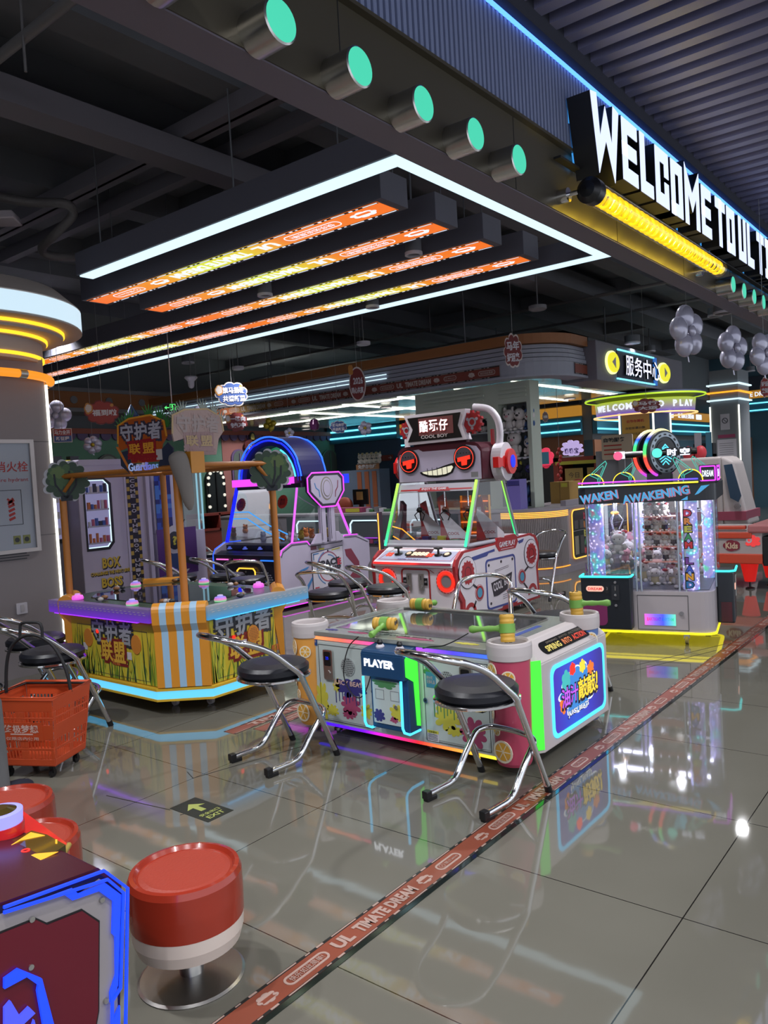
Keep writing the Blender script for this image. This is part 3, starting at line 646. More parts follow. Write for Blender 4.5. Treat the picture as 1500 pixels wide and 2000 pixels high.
q = MB(); q.lathe((0, 0, 0), [(.33, .34), (.30, .50), (.235, .80), (.175, 1.05), (.19, 1.25), (.18, 1.42), (.09, 1.50), (.07, 1.50)], cloth, 28, (.62, 1.0)); q.build('coat', t, 'long grey coat')
for s_ in (-1, 1):
    q = MB(); q.tube([(0, s_*.17, 1.42), (-.01, s_*.245, 1.15), (.03, s_*.255, 1.0), (.07, s_*.25, .86)], [.085, .066, .056, .052], cloth, 14); q.build('sleeve', t)
    lx = .24 if s_ < 0 else 0
    q = MB(); q.tube([(0, s_*.10, .85), (.025+lx*.75, s_*.11, .50), (lx, s_*.11, .09)], [.10, .08, .06], pants, 14); q.build('trouser_leg', t)
    q = MB(); q.ball((.055+lx, s_*.115, .05), (.15, .055, .055), shoe, 18, 10); q.box(-.07+lx, .19+lx, s_*.115-.045, s_*.115+.045, 0, .02, shoe); soften(q.build('shoe', t), .006)
    q = MB(); hb = Vector((.10, s_*.245, .77)); q.ball(hb, (.022, .04, .05), skin, 12, 8)
    for k in range(4): q.tube([hb+Vector((.0, .024-.016*k, -.03)), hb+Vector((.008, .026-.017*k, -.07)), hb+Vector((.022, .024-.016*k, -.10+.01*abs(k-1.5)))], [.0095, .0085, .007], skin, 8)
    q.tube([hb+Vector((.012, -s_*.03, .01)), hb+Vector((.03, -s_*.045, -.02)), hb+Vector((.038, -s_*.04, -.05))], [.011, .009, .008], skin, 8); q.build('hand', t)
q = MB(); q.ball((.0, 0, 1.68), (.105, .09, .125), P('black_hair', (20, 18, 18), .6), 18, 12); q.build('hair', t)
q = MB(); q.ball((.04, 0, 1.63), (.075, .07, .095), skin, 16, 10); q.ball((.118, 0, 1.62), (.014, .012, .02), skin, 8, 6)
for s_ in (-1, 1): q.ball((.103, s_*.028, 1.645), (.008, .012, .006), black, 8, 6); q.ball((.02, s_*.075, 1.63), (.016, .008, .026), skin, 8, 6)
q.box(.105, .112, -.02, .02, 1.583, 1.589, P('lip', (150, 80, 76), .5)); q.build('head', t)
# ================================================================== hammer game table (long side faces -X)
splY = P('print_yellow', (186, 178, 64), .45); splP = P('print_magenta', (150, 62, 96), .45); splN = P('print_navy', (52, 48, 112), .45); splG = P('print_green', (70, 122, 76), .45)
wpan = P('table_white_panel', (176, 186, 184), .35)
T = thing('hammer_game_table', 'white game table with fruit cup corners, rainbow light edge and PLAYER panel', 'game machine', (3.22, 2.55, 0), -PI/2)
F0 = Fr((0, 0, 0), (1, 0, 0), (0, 0, 1)); F0.n = Vector((0, -1, 0))
q = MB(); q.box(-.62, .62, 0, .88, .07, .575, wpan); q.box(-.60, .60, .02, .86, .05, .07, grey)
soften(q.build('cabinet', T), .006)
q = MB()                                   # front print
q.rect(F0, -.56, .10, -.14, .54, 0, .004, wpan); q.rect(F0, .17, .10, .58, .54, 0, .004, wpan)
for (a, c_, r_, m, sd, ry) in ((-.545, .20, .06, splY, 3, .13), (-.47, .15, .05, splY, 5, .04), (-.33, .20, .085, splP, 11, .075), (-.35, .145, .06, splP, 4, .03), (-.33, .30, .145, splN, 8, .062), (-.43, .30, .03, splY, 2, .05), (-.22, .18, .05, splY, 6, .05), (.32, .23, .10, splY, 21, .08), (.29, .32, .06, splG, 12, .05), (.47, .17, .10, splP, 14, .09), (.22, .45, .035, splG, 15, .06), (.36, .16, .06, splY, 17, .03), (-.18, .49, .06, splG, 25, .03)):
    q.plate(F0, blob(a, c_, r_, 9, .45, sd, ry), .004, .0055, m)
for i in range(9): q.rect(F0, -.44+.025*i, .20+.012*(i % 3), -.434+.025*i, .27, .005, .006, splN)
for i in range(9): q.rect(F0, .24+.02*i, .22+.015*(i % 3), .246+.02*i, .31, .005, .006, splG)
q.txt(F0, 'JUICY BEATS', -.33, .318, .235, .036, wpr, .0055, .008, .025)
for a in (-.555, .185): q.path(F0, [(a, .09), (a+.385, .09), (a+.385, .525), (a, .525)], .003, .004, .0055, P('panel_gap', (60, 62, 64), .6), closed=True)
bl = P('sticker_blue', (60, 120, 150), .5)
q.rect(F0, -.60, .515, -.565, .55, 0, .005, P('sticker_deep_blue', (30, 70, 130), .5)); q.txt(F0, '注意', -.5825, .54, .026, None, wpr, .005, .006)
for a in (-.175, .20): q.rect(F0, a, .37, a+.06, .45, .004, .0065, bl); q.txt(F0, '积分可\n兑换礼品', a+.03, .41, .05, .04, wpr, .0065, .0075)
q.rect(F0, -.16, .14, -.11, .19, .004, .006, grey); q.rect(F0, .19, .13, .26, .145, .004, .006, splY); q.rect(F0, .19, .09, .26, .13, .004, .006, white); q.txt(F0, '注意事项', .225, .1375, .05, .01, black, .006, .007)
for i in range(5): q.rect(F0, .195, .096+.007*i, .255, .098+.007*i, .006, .007, black)
q.build('front_print', T, 'splashed fruit print')
q = MB()
for a in (-.335, .33):
    q = MB(); q.disc(F0, a, .415, .052, .004, .008, P('speaker_grey', (150, 156, 156), .5), 24)
    for i in range(9):
        for j in range(9):
            xx, yy = -.044+.011*i+(.0055 if j % 2 else 0), -.044+.011*j
            if xx*xx+yy*yy < .0021: q.disc(F0, a+xx, .415+yy, .0035, .008, .0086, black, 6)
    q.build('speaker_grille', T)
for a in (-.475, .45):
    q = MB(); q.plate(F0, rrect(a-.035, .33, a+.035, .50, .008), .004, .018, steel); q.plate(F0, rrect(a-.025, .41, a+.022, .49, .006), .018, .022, black); q.txt(F0, '25', a, .455, .022, .016, Eblue, .022, .0232)
    q.disc(F0, a, .37, .014, .018, .022, steel, 20); q.build('card_reader', T, 'card reader with small blue digits')
for a in (-.155, .195): q = MB(); q.disc(F0, a, .30, .014, .004, .014, chrome, 20); q.disc(F0, a, .30, .006, .014, .0145, black, 12); q.build('door_lock', T)
# top
TR = ramp('rainbow_edge_top', 'X', -.62, .62, [(0, (255, 160, 90)), (.2, (255, 110, 90)), (.4, (250, 80, 170)), (.6, (190, 80, 250)), (.8, (80, 70, 255)), (1, (60, 120, 255))], 1.2)
BR = ramp('rainbow_edge_bottom', 'X', -.62, .62, [(0, (30, 20, 255)), (.3, (110, 20, 240)), (.45, (255, 40, 160)), (.6, (255, 40, 50)), (.8, (255, 150, 60)), (1, (240, 230, 50))], 1.4)
MB().box(-.62, .62, -.006, .012, .553, .570, TR).build('top_light_strip', T, 'rainbow light strip under the table top')
MB().box(-.62, .62, -.004, .01, .058, .068, BR).build('bottom_light_strip', T, 'rainbow light strip at the bottom')
q = MB(); gl = mat('table_glass_dark', (.05, .055, .06), .03, .0, spec=1.0); q.box(-.645, .645, -.012, .892, .575, .600, P('table_top_silver', (150, 156, 150), .2, metal=.4)); soften(q.build('top_frame', T), .004)
q = MB(); q.box(-.52, .50, .12, .77, .600, .602, mat('play_field_mirror', (.30, .31, .32), .05, .85)); FT = Fr((0, 0, .602), (1, 0, 0), (0, 1, 0))
for (a, c_, r_, m, sd, ry) in ((-.3, .055, .09, splP, 31, .02), (.1, .05, .14, splP, 32, .02), (-.5, .06, .05, splN, 33, .02), (.42, .06, .08, splY, 34, .02), (.3, .83, .12, splG, 35, .02), (-.2, .83, .12, splN, 36, .02)): q.plate(FT, blob(a, c_, r_, 9, .3, sd, ry), -.002, 0, m)
q.txt(FT, 'DECO ZOOM BEAT', -.05, .075, .5, .022, black, -.001, .0005, .02)
q.rect(FT, .53, .2, .56, .6, -.002, .0, P('print_blue_bar', (60, 80, 150), .4))
q.build('play_field', T, 'mirror glass play field')
q = MB(); q.box(-.60, -.55, .1, .78, .600, .606, steel).box(-.52, .50, .775, .80, .600, .612, steel).box(.50, .512, .12, .77, .6, .606, steel); q.build('edge_rails', T)
# corner cups
lem = P('lemon_slice', (226, 214, 190), .4); lemy = P('lemon_flesh', (214, 160, 60), .4)
def cup(cx, cy, base, lab, fdir):
    q = MB(); q.lathe((cx, cy, 0), [(.082, .045), (.088, .06), (.100, .555), (.100, .56)], base, 32)
    g_ = q
    for (a, z_, r_) in ((-.55, .50, .045), (-.1, .12, .055), (.35, .33, .0), (-.9, .30, .04), (.4, .48, .035), (-.5, .22, .03)):
        if not r_: continue
        an = fdir+a; R_ = .100*(.86+.14*z_/.56)+.002; n = Vector((math.cos(an), math.sin(an), 0)); f = Fr(Vector((cx, cy, z_))+n*R_*.965, Vector((-math.sin(an), math.cos(an), 0)), (0, 0, 1))
        q.ring(f, 0, 0, r_*.82, r_, 0, .004, lem, 18); q.disc(f, 0, 0, r_*.8, 0, .003, lemy, 14)
        for k in range(6): q.path(f, [(0, 0), (r_*.8*math.cos(k*PI/3), r_*.8*math.sin(k*PI/3))], .004, .003, .0042, lem)
    o = q.build('fruit_cup', T, lab); return o
pinkc = P('juice_pink_print', (176, 66, 92), .3); orc = P('juice_orange_print', (214, 150, 70), .3); blc = P('juice_blue_print', (80, 110, 170), .3)
cups = [(.665, .05, pinkc, 'pink fruit cup corner', -PI/2), (-.665, .05, orc, 'orange fruit cup corner', -PI/2), (.665, .85, blc, 'blue fruit cup corner', 0.), (-.665, .85, orc, 'orange fruit cup corner', -PI/2)]
for c_ in cups:
    o = cup(*c_)
    q = MB(); q.lathe((c_[0], c_[1], 0), [(.099, .555), (.108, .56), (.110, .585), (.110, .625), (.106, .640), (.094, .642), (.088, .632), (.086, .60), (0, .598)], offw, 36); o2 = q.build('cup_lid', o, 'white ring lid')
# right end block
q = MB(); pb = [(.62, .12), (.725, .10), (.772, .165), (.772, .955), (.62, .955)]; 
q.hexa([(x_, y_, .07) for x_, y_ in pb], [(x_, y_, .51) for x_, y_ in pb], offw)
pt_ = [(.62, .12), (.66, .14), (.675, .18), (.675, .94), (.62, .94)]
q.hexa([(x_, y_, .51) for x_, y_ in pb], [(x_, y_, .603) for x_, y_ in pt_], offw); soften(q.build('end_block', T), .006)
gdir = Vector((.047, .065, 0)).normalized(); gf = Fr((.725, .10, 0), gdir, (0, 0, 1))
q = MB(); q.rect(gf, .004, .09, .076, .53, .001, .006, Egreen); q.build('green_light_panel', T, 'glowing green panel')
EF = Fr((.772, 0, 0), (0, 1, 0), (0, 0, 1))
q = MB(); q.hole(EF, rrect(.255, .105, .905, .475, .05), rrect(.275, .125, .885, .455, .04), 0, .006, Ecyan); q.build('screen_light_frame', T, 'cyan light frame')
q = MB(); scrb = ramp('end_screen_glow', 'Y', .27, .89, [(0, (70, 40, 190)), (.4, (40, 90, 220)), (.7, (60, 60, 200)), (1, (50, 30, 140))], .75)
q.plate(EF, rrect(.275, .125, .885, .455, .04), 0, .003, scrb)
ey, eo, ew, ep, ek = E('screen_yellow', (255, 214, 60), 1.0), E('screen_orange', (240, 120, 40), .9), E('screen_white', (235, 240, 255), 1.0), E('screen_violet', (190, 90, 240), 1.0), P('screen_dark', (30, 18, 60), .4)
q.plate(EF, blob(.57, .295, .25, 13, .25, 4, .145), .003, .0035, ew)
q.plate(EF, blob(.57, .297, .235, 13, .25, 4, .133), .0035, .004, E('screen_blue', (60, 140, 220), .8))
for (a, c_, r_, m_, sd) in ((.42, .37, .06, E('screen_teal', (70, 190, 190), .8), 3), (.62, .40, .04, ey, 5), (.72, .36, .05, eo, 6), (.38, .25, .05, eo, 7), (.78, .24, .03, ey, 8), (.5, .41, .04, Ered, 9)): q.plate(EF, blob(a, c_, r_, 6, .3, sd), .004, .0045, m_)
for ch, xx, m_, s2 in (('油', .405, ep, 1), ('汁', .505, ep, .9), ('敲', .61, ey, 1.1), ('敲', .715, ey, 1.1), ('!', .79, ey, 1.0)):
    q.txt(EF, ch, xx+.004, .285-.004, None, .115*s2, ek, .0045, .0055, .06); q.txt(EF, ch, xx, .285, None, .10*s2, m_, .0055, .0065, .02)
q.txt(EF, 'JUICY BEATS', .55, .185, .26, .04, ek, .0045, .0055, .07); q.txt(EF, 'JUICY BEATS', .55, .187, .25, .034, ew, .0055, .0065, .02)
q.build('end_screen', T, 'lit screen with yellow and violet lettering')
bd_ = (Vector((.675, 0, .603))-Vector((.772, 0, .51))); BF = Fr((.772, 0, .51), (0, 1, 0), bd_)
q = MB(); q.plate(BF, rrect(.26, .028, .80, .102, .034), .0, .004, black); q.txt(BF, 'SPRING', .38, .056, .16, .034, E('print_lit_yellow', (240, 220, 120), .6), .004, .005, .03)
q.txt(BF, 'INTO', .535, .056, .095, .034, E('print_lit_orange', (240, 140, 90), .6), .004, .005, .03); q.txt(BF, 'ACTION', .68, .056, .15, .034, E('print_lit_red', (240, 80, 60), .6), .004, .005, .03)
q.txt(BF, 'SPRING  INTO  ACTION', .54, .087, .40, .012, P('print_dim', (120, 110, 100), .5), .004, .005, .0); q.build('slogan_plate', T, 'black plate with SPRING INTO ACTION')
# player panel
navy = P('navy_plastic', (24, 62, 100), .35)
q = MB(); pf = Fr((0, -.12, 0), (1, 0, 0), (0, 0, 1))
q.box(-.135, .15, -.125, .0, .42, .545, navy); q.box(-.10, .15, -.095, .0, .14, .42, navy); q.hexa([(-.135, -.125, .545), (.15, -.125, .545), (.15, 0, .545), (-.135, 0, .545)], [(-.13, -.115, .56), (.145, -.115, .56), (.145, 0, .575), (-.13, 0, .575)], navy)
o = soften(q.build('player_panel', T), .005)
q = MB(); pf = Fr((0, -.125, 0), (1, 0, 0), (0, 0, 1)); q.txt(pf, 'PLAYER', -.01, .495, .20, .042, E('lit_player_letters', (240, 245, 255), 2.0), 0, .003, .045); q.build('player_lettering', o, 'lit white PLAYER letters')
q = MB(); pf = Fr((0, -.0955, 0), (1, 0, 0), (0, 0, 1)); q.plate(pf, rrect(-.085, .17, .105, .40, .004), 0, .004, wpan)
for (a, c_, r_, m_, sd, ry) in ((0, .385, .10, splG, 9, .03), (-.05, .21, .045, splN, 12, .04), (.07, .24, .05, splY, 14, .05), (.05, .2, .03, splP, 15, .02)): q.plate(pf, [(min(.104, max(-.084, x_)), min(.399, max(.171, y_))) for x_, y_ in blob(a, c_, r_, 8, .4, sd, ry)], .004, .005, m_)
for a in (-.065, .035): q.path(pf, [(a, .30), (a+.055, .30), (a+.055, .35), (a, .35)], .002, .004, .0055, grey, closed=True)
q.disc(pf, .07, .27, .011, .004, .012, chrome, 16); q.build('ticket_door', o, 'white splashed ticket door')
for a in (-.115, .135):
    q = MB(); q.tube([(a, -.135, .42), (a, -.14, .18), (a+.004, -.132, .155), (a+.012, -.10, .138), (a+.014, -.01, .138)], .007, Ecyan, 8); q.build('side_light_tube', o, 'cyan light tube')
SF = Fr((.151, 0, 0), (0, 1, 0), (0, 0, 1)); q = MB(); q.plate(SF, [(-.115, .53), (-.115, .44), (-.05, .40), (-.04, .17), (-.01, .16), (-.01, .55), (-.09, .55)], 0, .004, Egreen); q.build('green_side_panel', o, 'glowing green side panel')
for a in (-.045, .085):
    q = MB(); q.lathe((a, -.065, 0), [(.022, .562), (.024, .572), (.018, .582), (0, .584)], white, 16).lathe((a, -.065, 0), [(.012, .58), (.016, .595), (.010, .608), (0, .61)], black, 14); q.build('push_button', o)
for a, b_ in ((.60, .12), (-.55, .12), (.60, .80), (-.55, .80), (.1, .15)):
    q = MB(); q.cyl((a, b_, .012), (a, b_, .06), .012, black).lathe((a, b_, 0), [(.026, 0), (.026, .008), (.015, .014), (0, .014)], steel, 16); q.build('leveling_foot', T)
# hammers
ylw = P('yellow_rubber', (205, 160, 62), .5); grn = P('green_rubber', (110, 160, 70), .5)
def hammer(lab, mtx):
    t = thing('toy_hammer', lab, 'hammer', (0, 0, 0), 0, 'toy hammers on the game table')
    t.matrix_world = mtx
    q = MB(); pr = []
    for i in range(13): pr += [(.036 if i % 2 else .0335, -.065+.13*i/12)]
    q.lathe((0, 0, 0), [(0, -.067)]+pr+[(.030, .067), (0, .067)], ylw, 24)
    o = q.build('head', t, 'ribbed yellow head'); o.rotation_euler = (0, PI/2, 0)
    q = MB(); q.cyl((-.022, 0, 0), (.022, 0, 0), .039, grn, 20); q.tube([(0, -.03, 0), (0, -.06, -.002), (0, -.09, 0), (0, -.12, -.001), (0, -.15, 0), (0, -.175, 0), (0, -.19, 0)], [.02, .013, .016, .012, .015, .020, .014], grn, 14); q.build('handle', t, 'green handle')
    q = MB(); f = Fr((.067, 0, 0), (0, 1, 0), (0, 0, 1))
    for s_, x_ in ((1, .0672), (-1, -.0672)):
        f = Fr((x_, 0, 0), (0, s_, 0), (0, 0, 1)); q.disc(f, -.011, .008, .008, 0, .002, black, 12, .012); q.disc(f, .011, .008, .008, 0, .002, black, 12, .012)
    q.build('eyes', t, 'black eye marks'); return t
def placed(x, y, z, ax, ay):  # head axis, anti-handle axis
    X = Vector(ax).normalized(); Y = Vector(ay); Y = (Y - X*Y.dot(X)).normalized(); Z = X.cross(Y); m_ = Matrix((X, Y, Z)).transposed().to_4x4(); m_.translation = (x, y, z); return m_
def under(o, t): o.parent = t; o.matrix_parent_inverse = t.matrix_basis.inverted()
pA = atz(752, 1218, .65); hA = hammer('toy hammer lying on the near left edge of the game table, cord looping down', placed(pA.x, pA.y, .65, (.25, -1, 0), (1, .35, .15)))
pB = atz(822, 1180, .65); hammer('toy hammer lying across the far edge of the game table', placed(pB.x, pB.y, .65, (.1, -1, 0), (-.9, 0, .1)))
hC = hammer('toy hammer standing in the near right cup, handle pointing left', placed(3.27, 1.89, .70, (.15, .1, 1), (.25, -1, 0)))
hammer('toy hammer standing in the far right cup by the claw machine', placed(4.07, 1.90, .69, (.0, .05, 1), (-.15, 1, .0)))
cord = P('black_cord', (18, 18, 20), .5)
q = MB(); q.tube(spline([(pA.x-.15, pA.y+.07, .60), (3.20, 2.86, .53), (3.17, 2.88, .40), (3.16, 2.84, .31), (3.16, 2.78, .27), (3.165, 2.73, .30), (3.19, 2.70, .40), (3.215, 2.70, .50)], 5), .0032, cord, 6); under(q.build('cord', None, 'black cord'), hA)
q = MB(); q.tube(spline([(3.22, 2.08, .67), (3.20, 2.15, .63), (3.19, 2.22, .60), (3.205, 2.30, .585), (3.215, 2.36, .57)], 5), .0032, cord, 6); under(q.build('cord', None, 'black cord'), hC)
# ================================================================== jungle game table with orange posts (guardians)
G = thing('jungle_game_table', 'yellow grass-printed game table with striped orange corners, posts and purple and cyan lights', 'game machine', (2.95, 4.03, 0), 0)
orn = P('orange_machine_plastic', (206, 138, 44), .4); yel = P('yellow_machine_edge', (206, 168, 50), .4); grb = P('grass_print_yellow', (198, 178, 52), .45)
OUT = [(.22, 0), (.83, 0), (1.05, .25), (1.05, 1.32), (.83, 1.57), (.22, 1.57), (0, 1.32), (0, .27)]
def off(poly, d):
    cx = sum(p[0] for p in poly)/len(poly); cy = sum(p[1] for p in poly)/len(poly); n = len(poly); o = []
    for i in range(n):
        a, b_, c_ = Vector(poly[i-1]), Vector(poly[i]), Vector(poly[(i+1) % n]); u = (b_-a).normalized(); w_ = (c_-b_).normalized()
        n1_ = Vector((u.y, -u.x)); n2_ = Vector((w_.y, -w_.x)); k = (n1_+n2_); k = k/ max(.3, (1+n1_.dot(n2_))); o.append(tuple(b_+k*d))
    return o
GZ = Fr((0, 0, 0), (1, 0, 0), (0, 1, 0))
q = MB(); q.plate(GZ, off(OUT, -.02), .17, .66, orn); q.plate(GZ, off(OUT, .02), .165, .18, yel); q.plate(GZ, off(OUT, .02), .098, .112, yel); soften(q.build('cabinet', G), .004)
q = MB(); q.plate(GZ, off(OUT, .012), .112, .165, E('led_strip_ice_blue', (96, 196, 245), 1.1)); q.build('base_light_band', G, 'ice blue light band')
gd = [P('grass_dark_green', (40, 70, 40), .5), P('grass_mid_green', (104, 132, 40), .5), P('grass_light_green', (168, 176, 60), .5), P('grass_yellow_green', (196, 190, 66), .5)]
stone = P('print_stone_grey', (150, 152, 156), .4); stdk = P('print_dark_outline', (44, 46, 52), .5)
def grass(fr, L, h, seed, nm, big):
    q = MB(); rd = random.Random(seed); q.rect(fr, 0, 0, L, h, 0, .004, grb)
    for i in range(int(L*120)):
        x_ = rd.uniform(.01, L-.01); hh = h*(rd.uniform(.35, .95) if (x_ < L*.2 or x_ > L*.8) else rd.uniform(.2, .6)); ben = rd.uniform(-.06, .06); w_ = rd.uniform(.005, .011)
        cl = lambda v: min(L-.002, max(.002, v)); dpt = .004+.0004*(i % 6)
        pts_ = [(cl(x_-w_), .002), (cl(x_+w_), .002), (cl(x_+ben*.4+w_*.7), hh*.55), (cl(x_+ben), hh), (cl(x_+ben*.4-w_*.5), hh*.55)]
        q.plate(fr, pts_, dpt, dpt+.0004, gd[rd.choice((0, 1, 1, 2, 3, 3))])
    k = big; cx = L*.52
    for ch, xx in (('守', -.17), ('护', -.005), ('者', .16)):
        q.txt(fr, ch, cx+xx*k, h*.80+(.02 if big > 1 else 0), .16*k, .17*k, stdk, .0062, .0075, .10); q.txt(fr, ch, cx+xx*k-.004, h*.805+(.02 if big > 1 else 0), .145*k, .155*k, stone, .0075, .010, .03)
    for ch, xx in (('联', -.07), ('盟', .08)):
        q.txt(fr, ch, cx+xx*k, h*.47, .15*k, .16*k, P('print_dark_red', (120, 34, 30), .5), .0062, .0085, .10); q.txt(fr, ch, cx+xx*k-.003, h*.475, .135*k, .145*k, P('print_gold', (214, 168, 60), .4), .0085, .0105, .03)
    q.txt(fr, '新版', cx+(.27*k if big > 1 else .03), h*.30, .09*k, .045*k, P('print_rust', (190, 110, 50), .5), .0065, .009, .05)
    q.path(fr, [(L*.08, h*.06), (L*.92, h*.06), (L*.92, h*.88), (L*.08, h*.88)], .003, .0066, .0072, P('panel_gap', (60, 62, 64), .6), closed=True)
    return q
LF = Fr((-.0+.018, 1.30, .185), (0, -1, 0), (0, 0, 1)); q = grass(LF, 1.01, .40, 3, 'l', 1.0)
for a in (.22, .80): q.disc(LF, a, .26, .055, .004, .009, P('speaker_orange', (196, 124, 46), .5), 24, .065)
q.disc(LF, .345, .315, .014, .004, .012, Ered, 14); q.rect(LF, .15, .17, .20, .22, .0066, .0085, white); q.rect(LF, .69, .15, .74, .20, .0066, .0085, white); q.build('left_print_panel', G, 'grass print with grey Chinese lettering')
RF_ = Fr((.24, .018, .185), (1, 0, 0), (0, 0, 1)); q = grass(RF_, .57, .41, 9, 'r', 1.02); q.disc(RF_, .36, .26, .05, .010, .016, P('speaker_orange', (196, 124, 46), .5), 24, .06)
for i in range(8):
    for j in range(9):
        xx, yy = -.038+.011*i, -.05+.011*j
        if (xx/.04)**2+(yy/.05)**2 < 1: q.disc(RF_, .36+xx, .26+yy, .003, .016, .0166, stdk, 6)
q.disc(RF_, .19, .27, .012, .010, .016, Ered, 12); q.rect(RF_, .24, .20, .30, .235, .010, .0115, white); q.build('right_print_panel', G, 'grass print with speaker and grey Chinese lettering')
# translucent ledges
ledge = mat('frosted_clear_plastic', (.55, .55, .62), .25, 0, spec=.7)
for nm, o_, u_, L, cl in (('l', (-.03, 1.50, 0), (0, -1, 0), 1.24, E('led_violet', (150, 50, 255), 1.5)), ('r', (.19, -.03, 0), (1, 0, 0), .92, E('led_sky', (80, 190, 255), 1.3))):
    f = Fr(o_, u_, (0, 0, 1)); q = MB()
    pur = ramp('violet_lit_ledge' if nm == 'l' else 'sky_lit_ledge', 'Z', .61, .70, [(0, (140, 60, 245) if nm == 'l' else (70, 180, 250)), (.55, (110, 70, 190) if nm == 'l' else (120, 160, 190)), (1, (120, 100, 150) if nm == 'l' else (160, 165, 175))], .45)
    q.rect(f, 0, .612, L, .70, -.05, .012, pur)
    for i in range(int(L/.05)): q.rect(f, .02+.05*i, .675, .045+.05*i, .678, .012, .013, offw); q.rect(f, .03+.05*i, .660, .055+.05*i, .663, .012, .013, offw)
    q.build('clear_ledge', G, 'clear plastic ledge glowing %s' % ('violet' if nm == 'l' else 'blue')); q = MB()
    for i in range(int(L*.85/.016)): q.rect(f, .07+i*.016, .604, .079+i*.016, .611, -.01, .010, cl)
    q.build('ledge_lights', G, 'row of tiny lights')
# striped corner boards with round tops
strp = P('pale_blue_stripe', (150, 186, 214), .4)
def board(a, b_, ht, lab, stripes=True):
    a, b_ = Vector((*a, 0)), Vector((*b_, 0)); L = (b_-a).length; f = Fr(a, b_-a, (0, 0, 1)); q = MB()
    prof = [(.015, .185), (.015, .55), (.045, .60), (.05, .68)] + [(.05-.055*(1-math.cos(t_))+0, .68+.055*math.sin(t_)) for t_ in [PI*i/8 for i in range(1, 9)]]
    prof = prof + [(-.06, .60), (-.01, .185)]
    def ex(x0_, x1_, o_, m_):
        n = len(prof); A = [f.p(x0_, z_, d_+o_) for d_, z_ in prof]; B = [f.p(x1_, z_, d_+o_) for d_, z_ in prof]
        q.add(A+B, [tuple(range(n)), tuple(range(n, 2*n))[::-1]]+[(i, n+i, n+(i+1) % n, (i+1) % n) for i in range(n)], m_)
    ex(0, L, 0, orn)
    if stripes:
        for s_ in (.14, .42, .70): ex(L*s_, L*(s_+.13), .002, strp)
    o = soften(q.build('corner_board', G, lab), .003); return o
board((0, .27), (.22, 0), 0, 'orange corner board with pale blue stripes')
board((.85, -.01), (1.05, .22), 0, 'orange corner board', False); board((1.05, 1.32), (.83, 1.57), 0, 'orange corner board with pale blue stripes'); board((.20, 1.57), (-.01, 1.33), 0, 'orange corner board with pale blue stripes')
q = MB(); q.plate(GZ, off(OUT, -.01), .66, .695, P('table_print_dark_green', (60, 80, 62), .25)); q.plate(GZ, off(OUT, -.16), .695, .700, mat('jungle_mirror', (.12, .13, .15), .03, .9)); q.build('play_surface', G, 'mirror play surface')
dome_m = ramp('multicolour_dome_button', 'Z', 0, .04, [(0, (120, 240, 160)), (.4, (240, 130, 200)), (.8, (150, 140, 255)), (1, (200, 190, 230))], .7)
dome_p = ramp('pink_dome_button', 'Z', 0, .04, [(0, (240, 90, 240)), (.7, (250, 120, 235)), (1, (210, 150, 230))], .8)
for i, (x_, y_, m_) in enumerate(((3.01, 5.30, dome_p), (3.0, 4.60, dome_m), (3.63, 5.50, dome_m), (3.34, 4.10, dome_m), (3.92, 5.0, dome_m), (3.90, 4.34, dome_p))):
    q = MB(); q.lathe((0, 0, 0), [(.04, 0), (.042, .012), (.036, .028), (.02, .032), (.018, .042), (0, .045)], m_, 20); q.build('dome_button', G, 'glowing dome button', loc=(x_-2.95, y_-4.03, .70))
# props on table
rd = random.Random(4)
for x_, y_ in ((3.05, 5.05), (3.12, 4.42), (3.5, 4.12), (3.9, 4.6), (3.45, 5.45), (3.92, 5.3)):
    q = MB()
    for k in range(5): q.ball((rd.uniform(-.05, .05), rd.uniform(-.05, .05), .015), (rd.uniform(.015, .03),)*2+(.015,), [stdk, offw, P('leaf_brown', (140, 96, 60), .5)][k % 3], 8, 5)
    q.build('toy_critter', G, loc=(x_-2.95, y_-4.03, .70))
pol = P('orange_brown_post', (180, 112, 44), .45)
posts = [(3.16, 4.24), (3.96, 4.19), (3.03, 5.44), (3.96, 5.50)]
for x_, y_ in posts: MB().tube([(x_-2.95, y_-4.03, .66), (x_-2.95, y_-4.03, 1.60)], .025, pol, 12).build('post', G)
def lp(x_, y_, z_): return (x_-2.95, y_-4.03, z_)
for a, b_ in ((lp(3.03, 5.46, 1.60), lp(3.14, 4.22, 1.60)), (lp(3.12, 4.22, 1.615), lp(3.98, 4.19, 1.61)), (lp(3.03, 5.44, 1.60), lp(3.96, 5.5, 1.60)), (lp(3.96, 4.19, 1.6), lp(3.96, 5.5, 1.6))):
    MB().tube([a, b_], .020, pol, 4).build('top_bar', G)
for a, b_ in ((lp(3.03, 5.44, 1.47), lp(3.05, 5.30, 1.59)), (lp(3.96, 4.19, 1.47), lp(3.83, 4.19, 1.59))): MB().tube([a, b_], .017, pol, 4).build('brace', G)
MB().box(.25, .36, .10, .22, 1.56, 1.70, orn).build('corner_block', G, 'orange block at the top of the front post')
q = MB(); q.tube(spline([lp(3.13, 4.19, 1.70), lp(3.14, 4.17, 1.62), lp(3.17, 4.17, 1.5), lp(3.2, 4.17, 1.32)], 4), [.02, .05, .06, .062, .062, .06, .058, .055, .05, .045, .04, .03, .012][:13], P('pale_grey_foam', (128, 122, 118), .8), 14); q.build('foam_shape', G, 'pale grey foam shape on the front post')
tg = [P('tree_dark_green', (38, 62, 44), .5), P('tree_green', (62, 92, 52), .5), P('tree_light_green', (88, 110, 58), .5), P('tree_branch_dark', (24, 30, 40), .6)]
acr = glass('clear_acrylic', (1, 1, 1), .08)
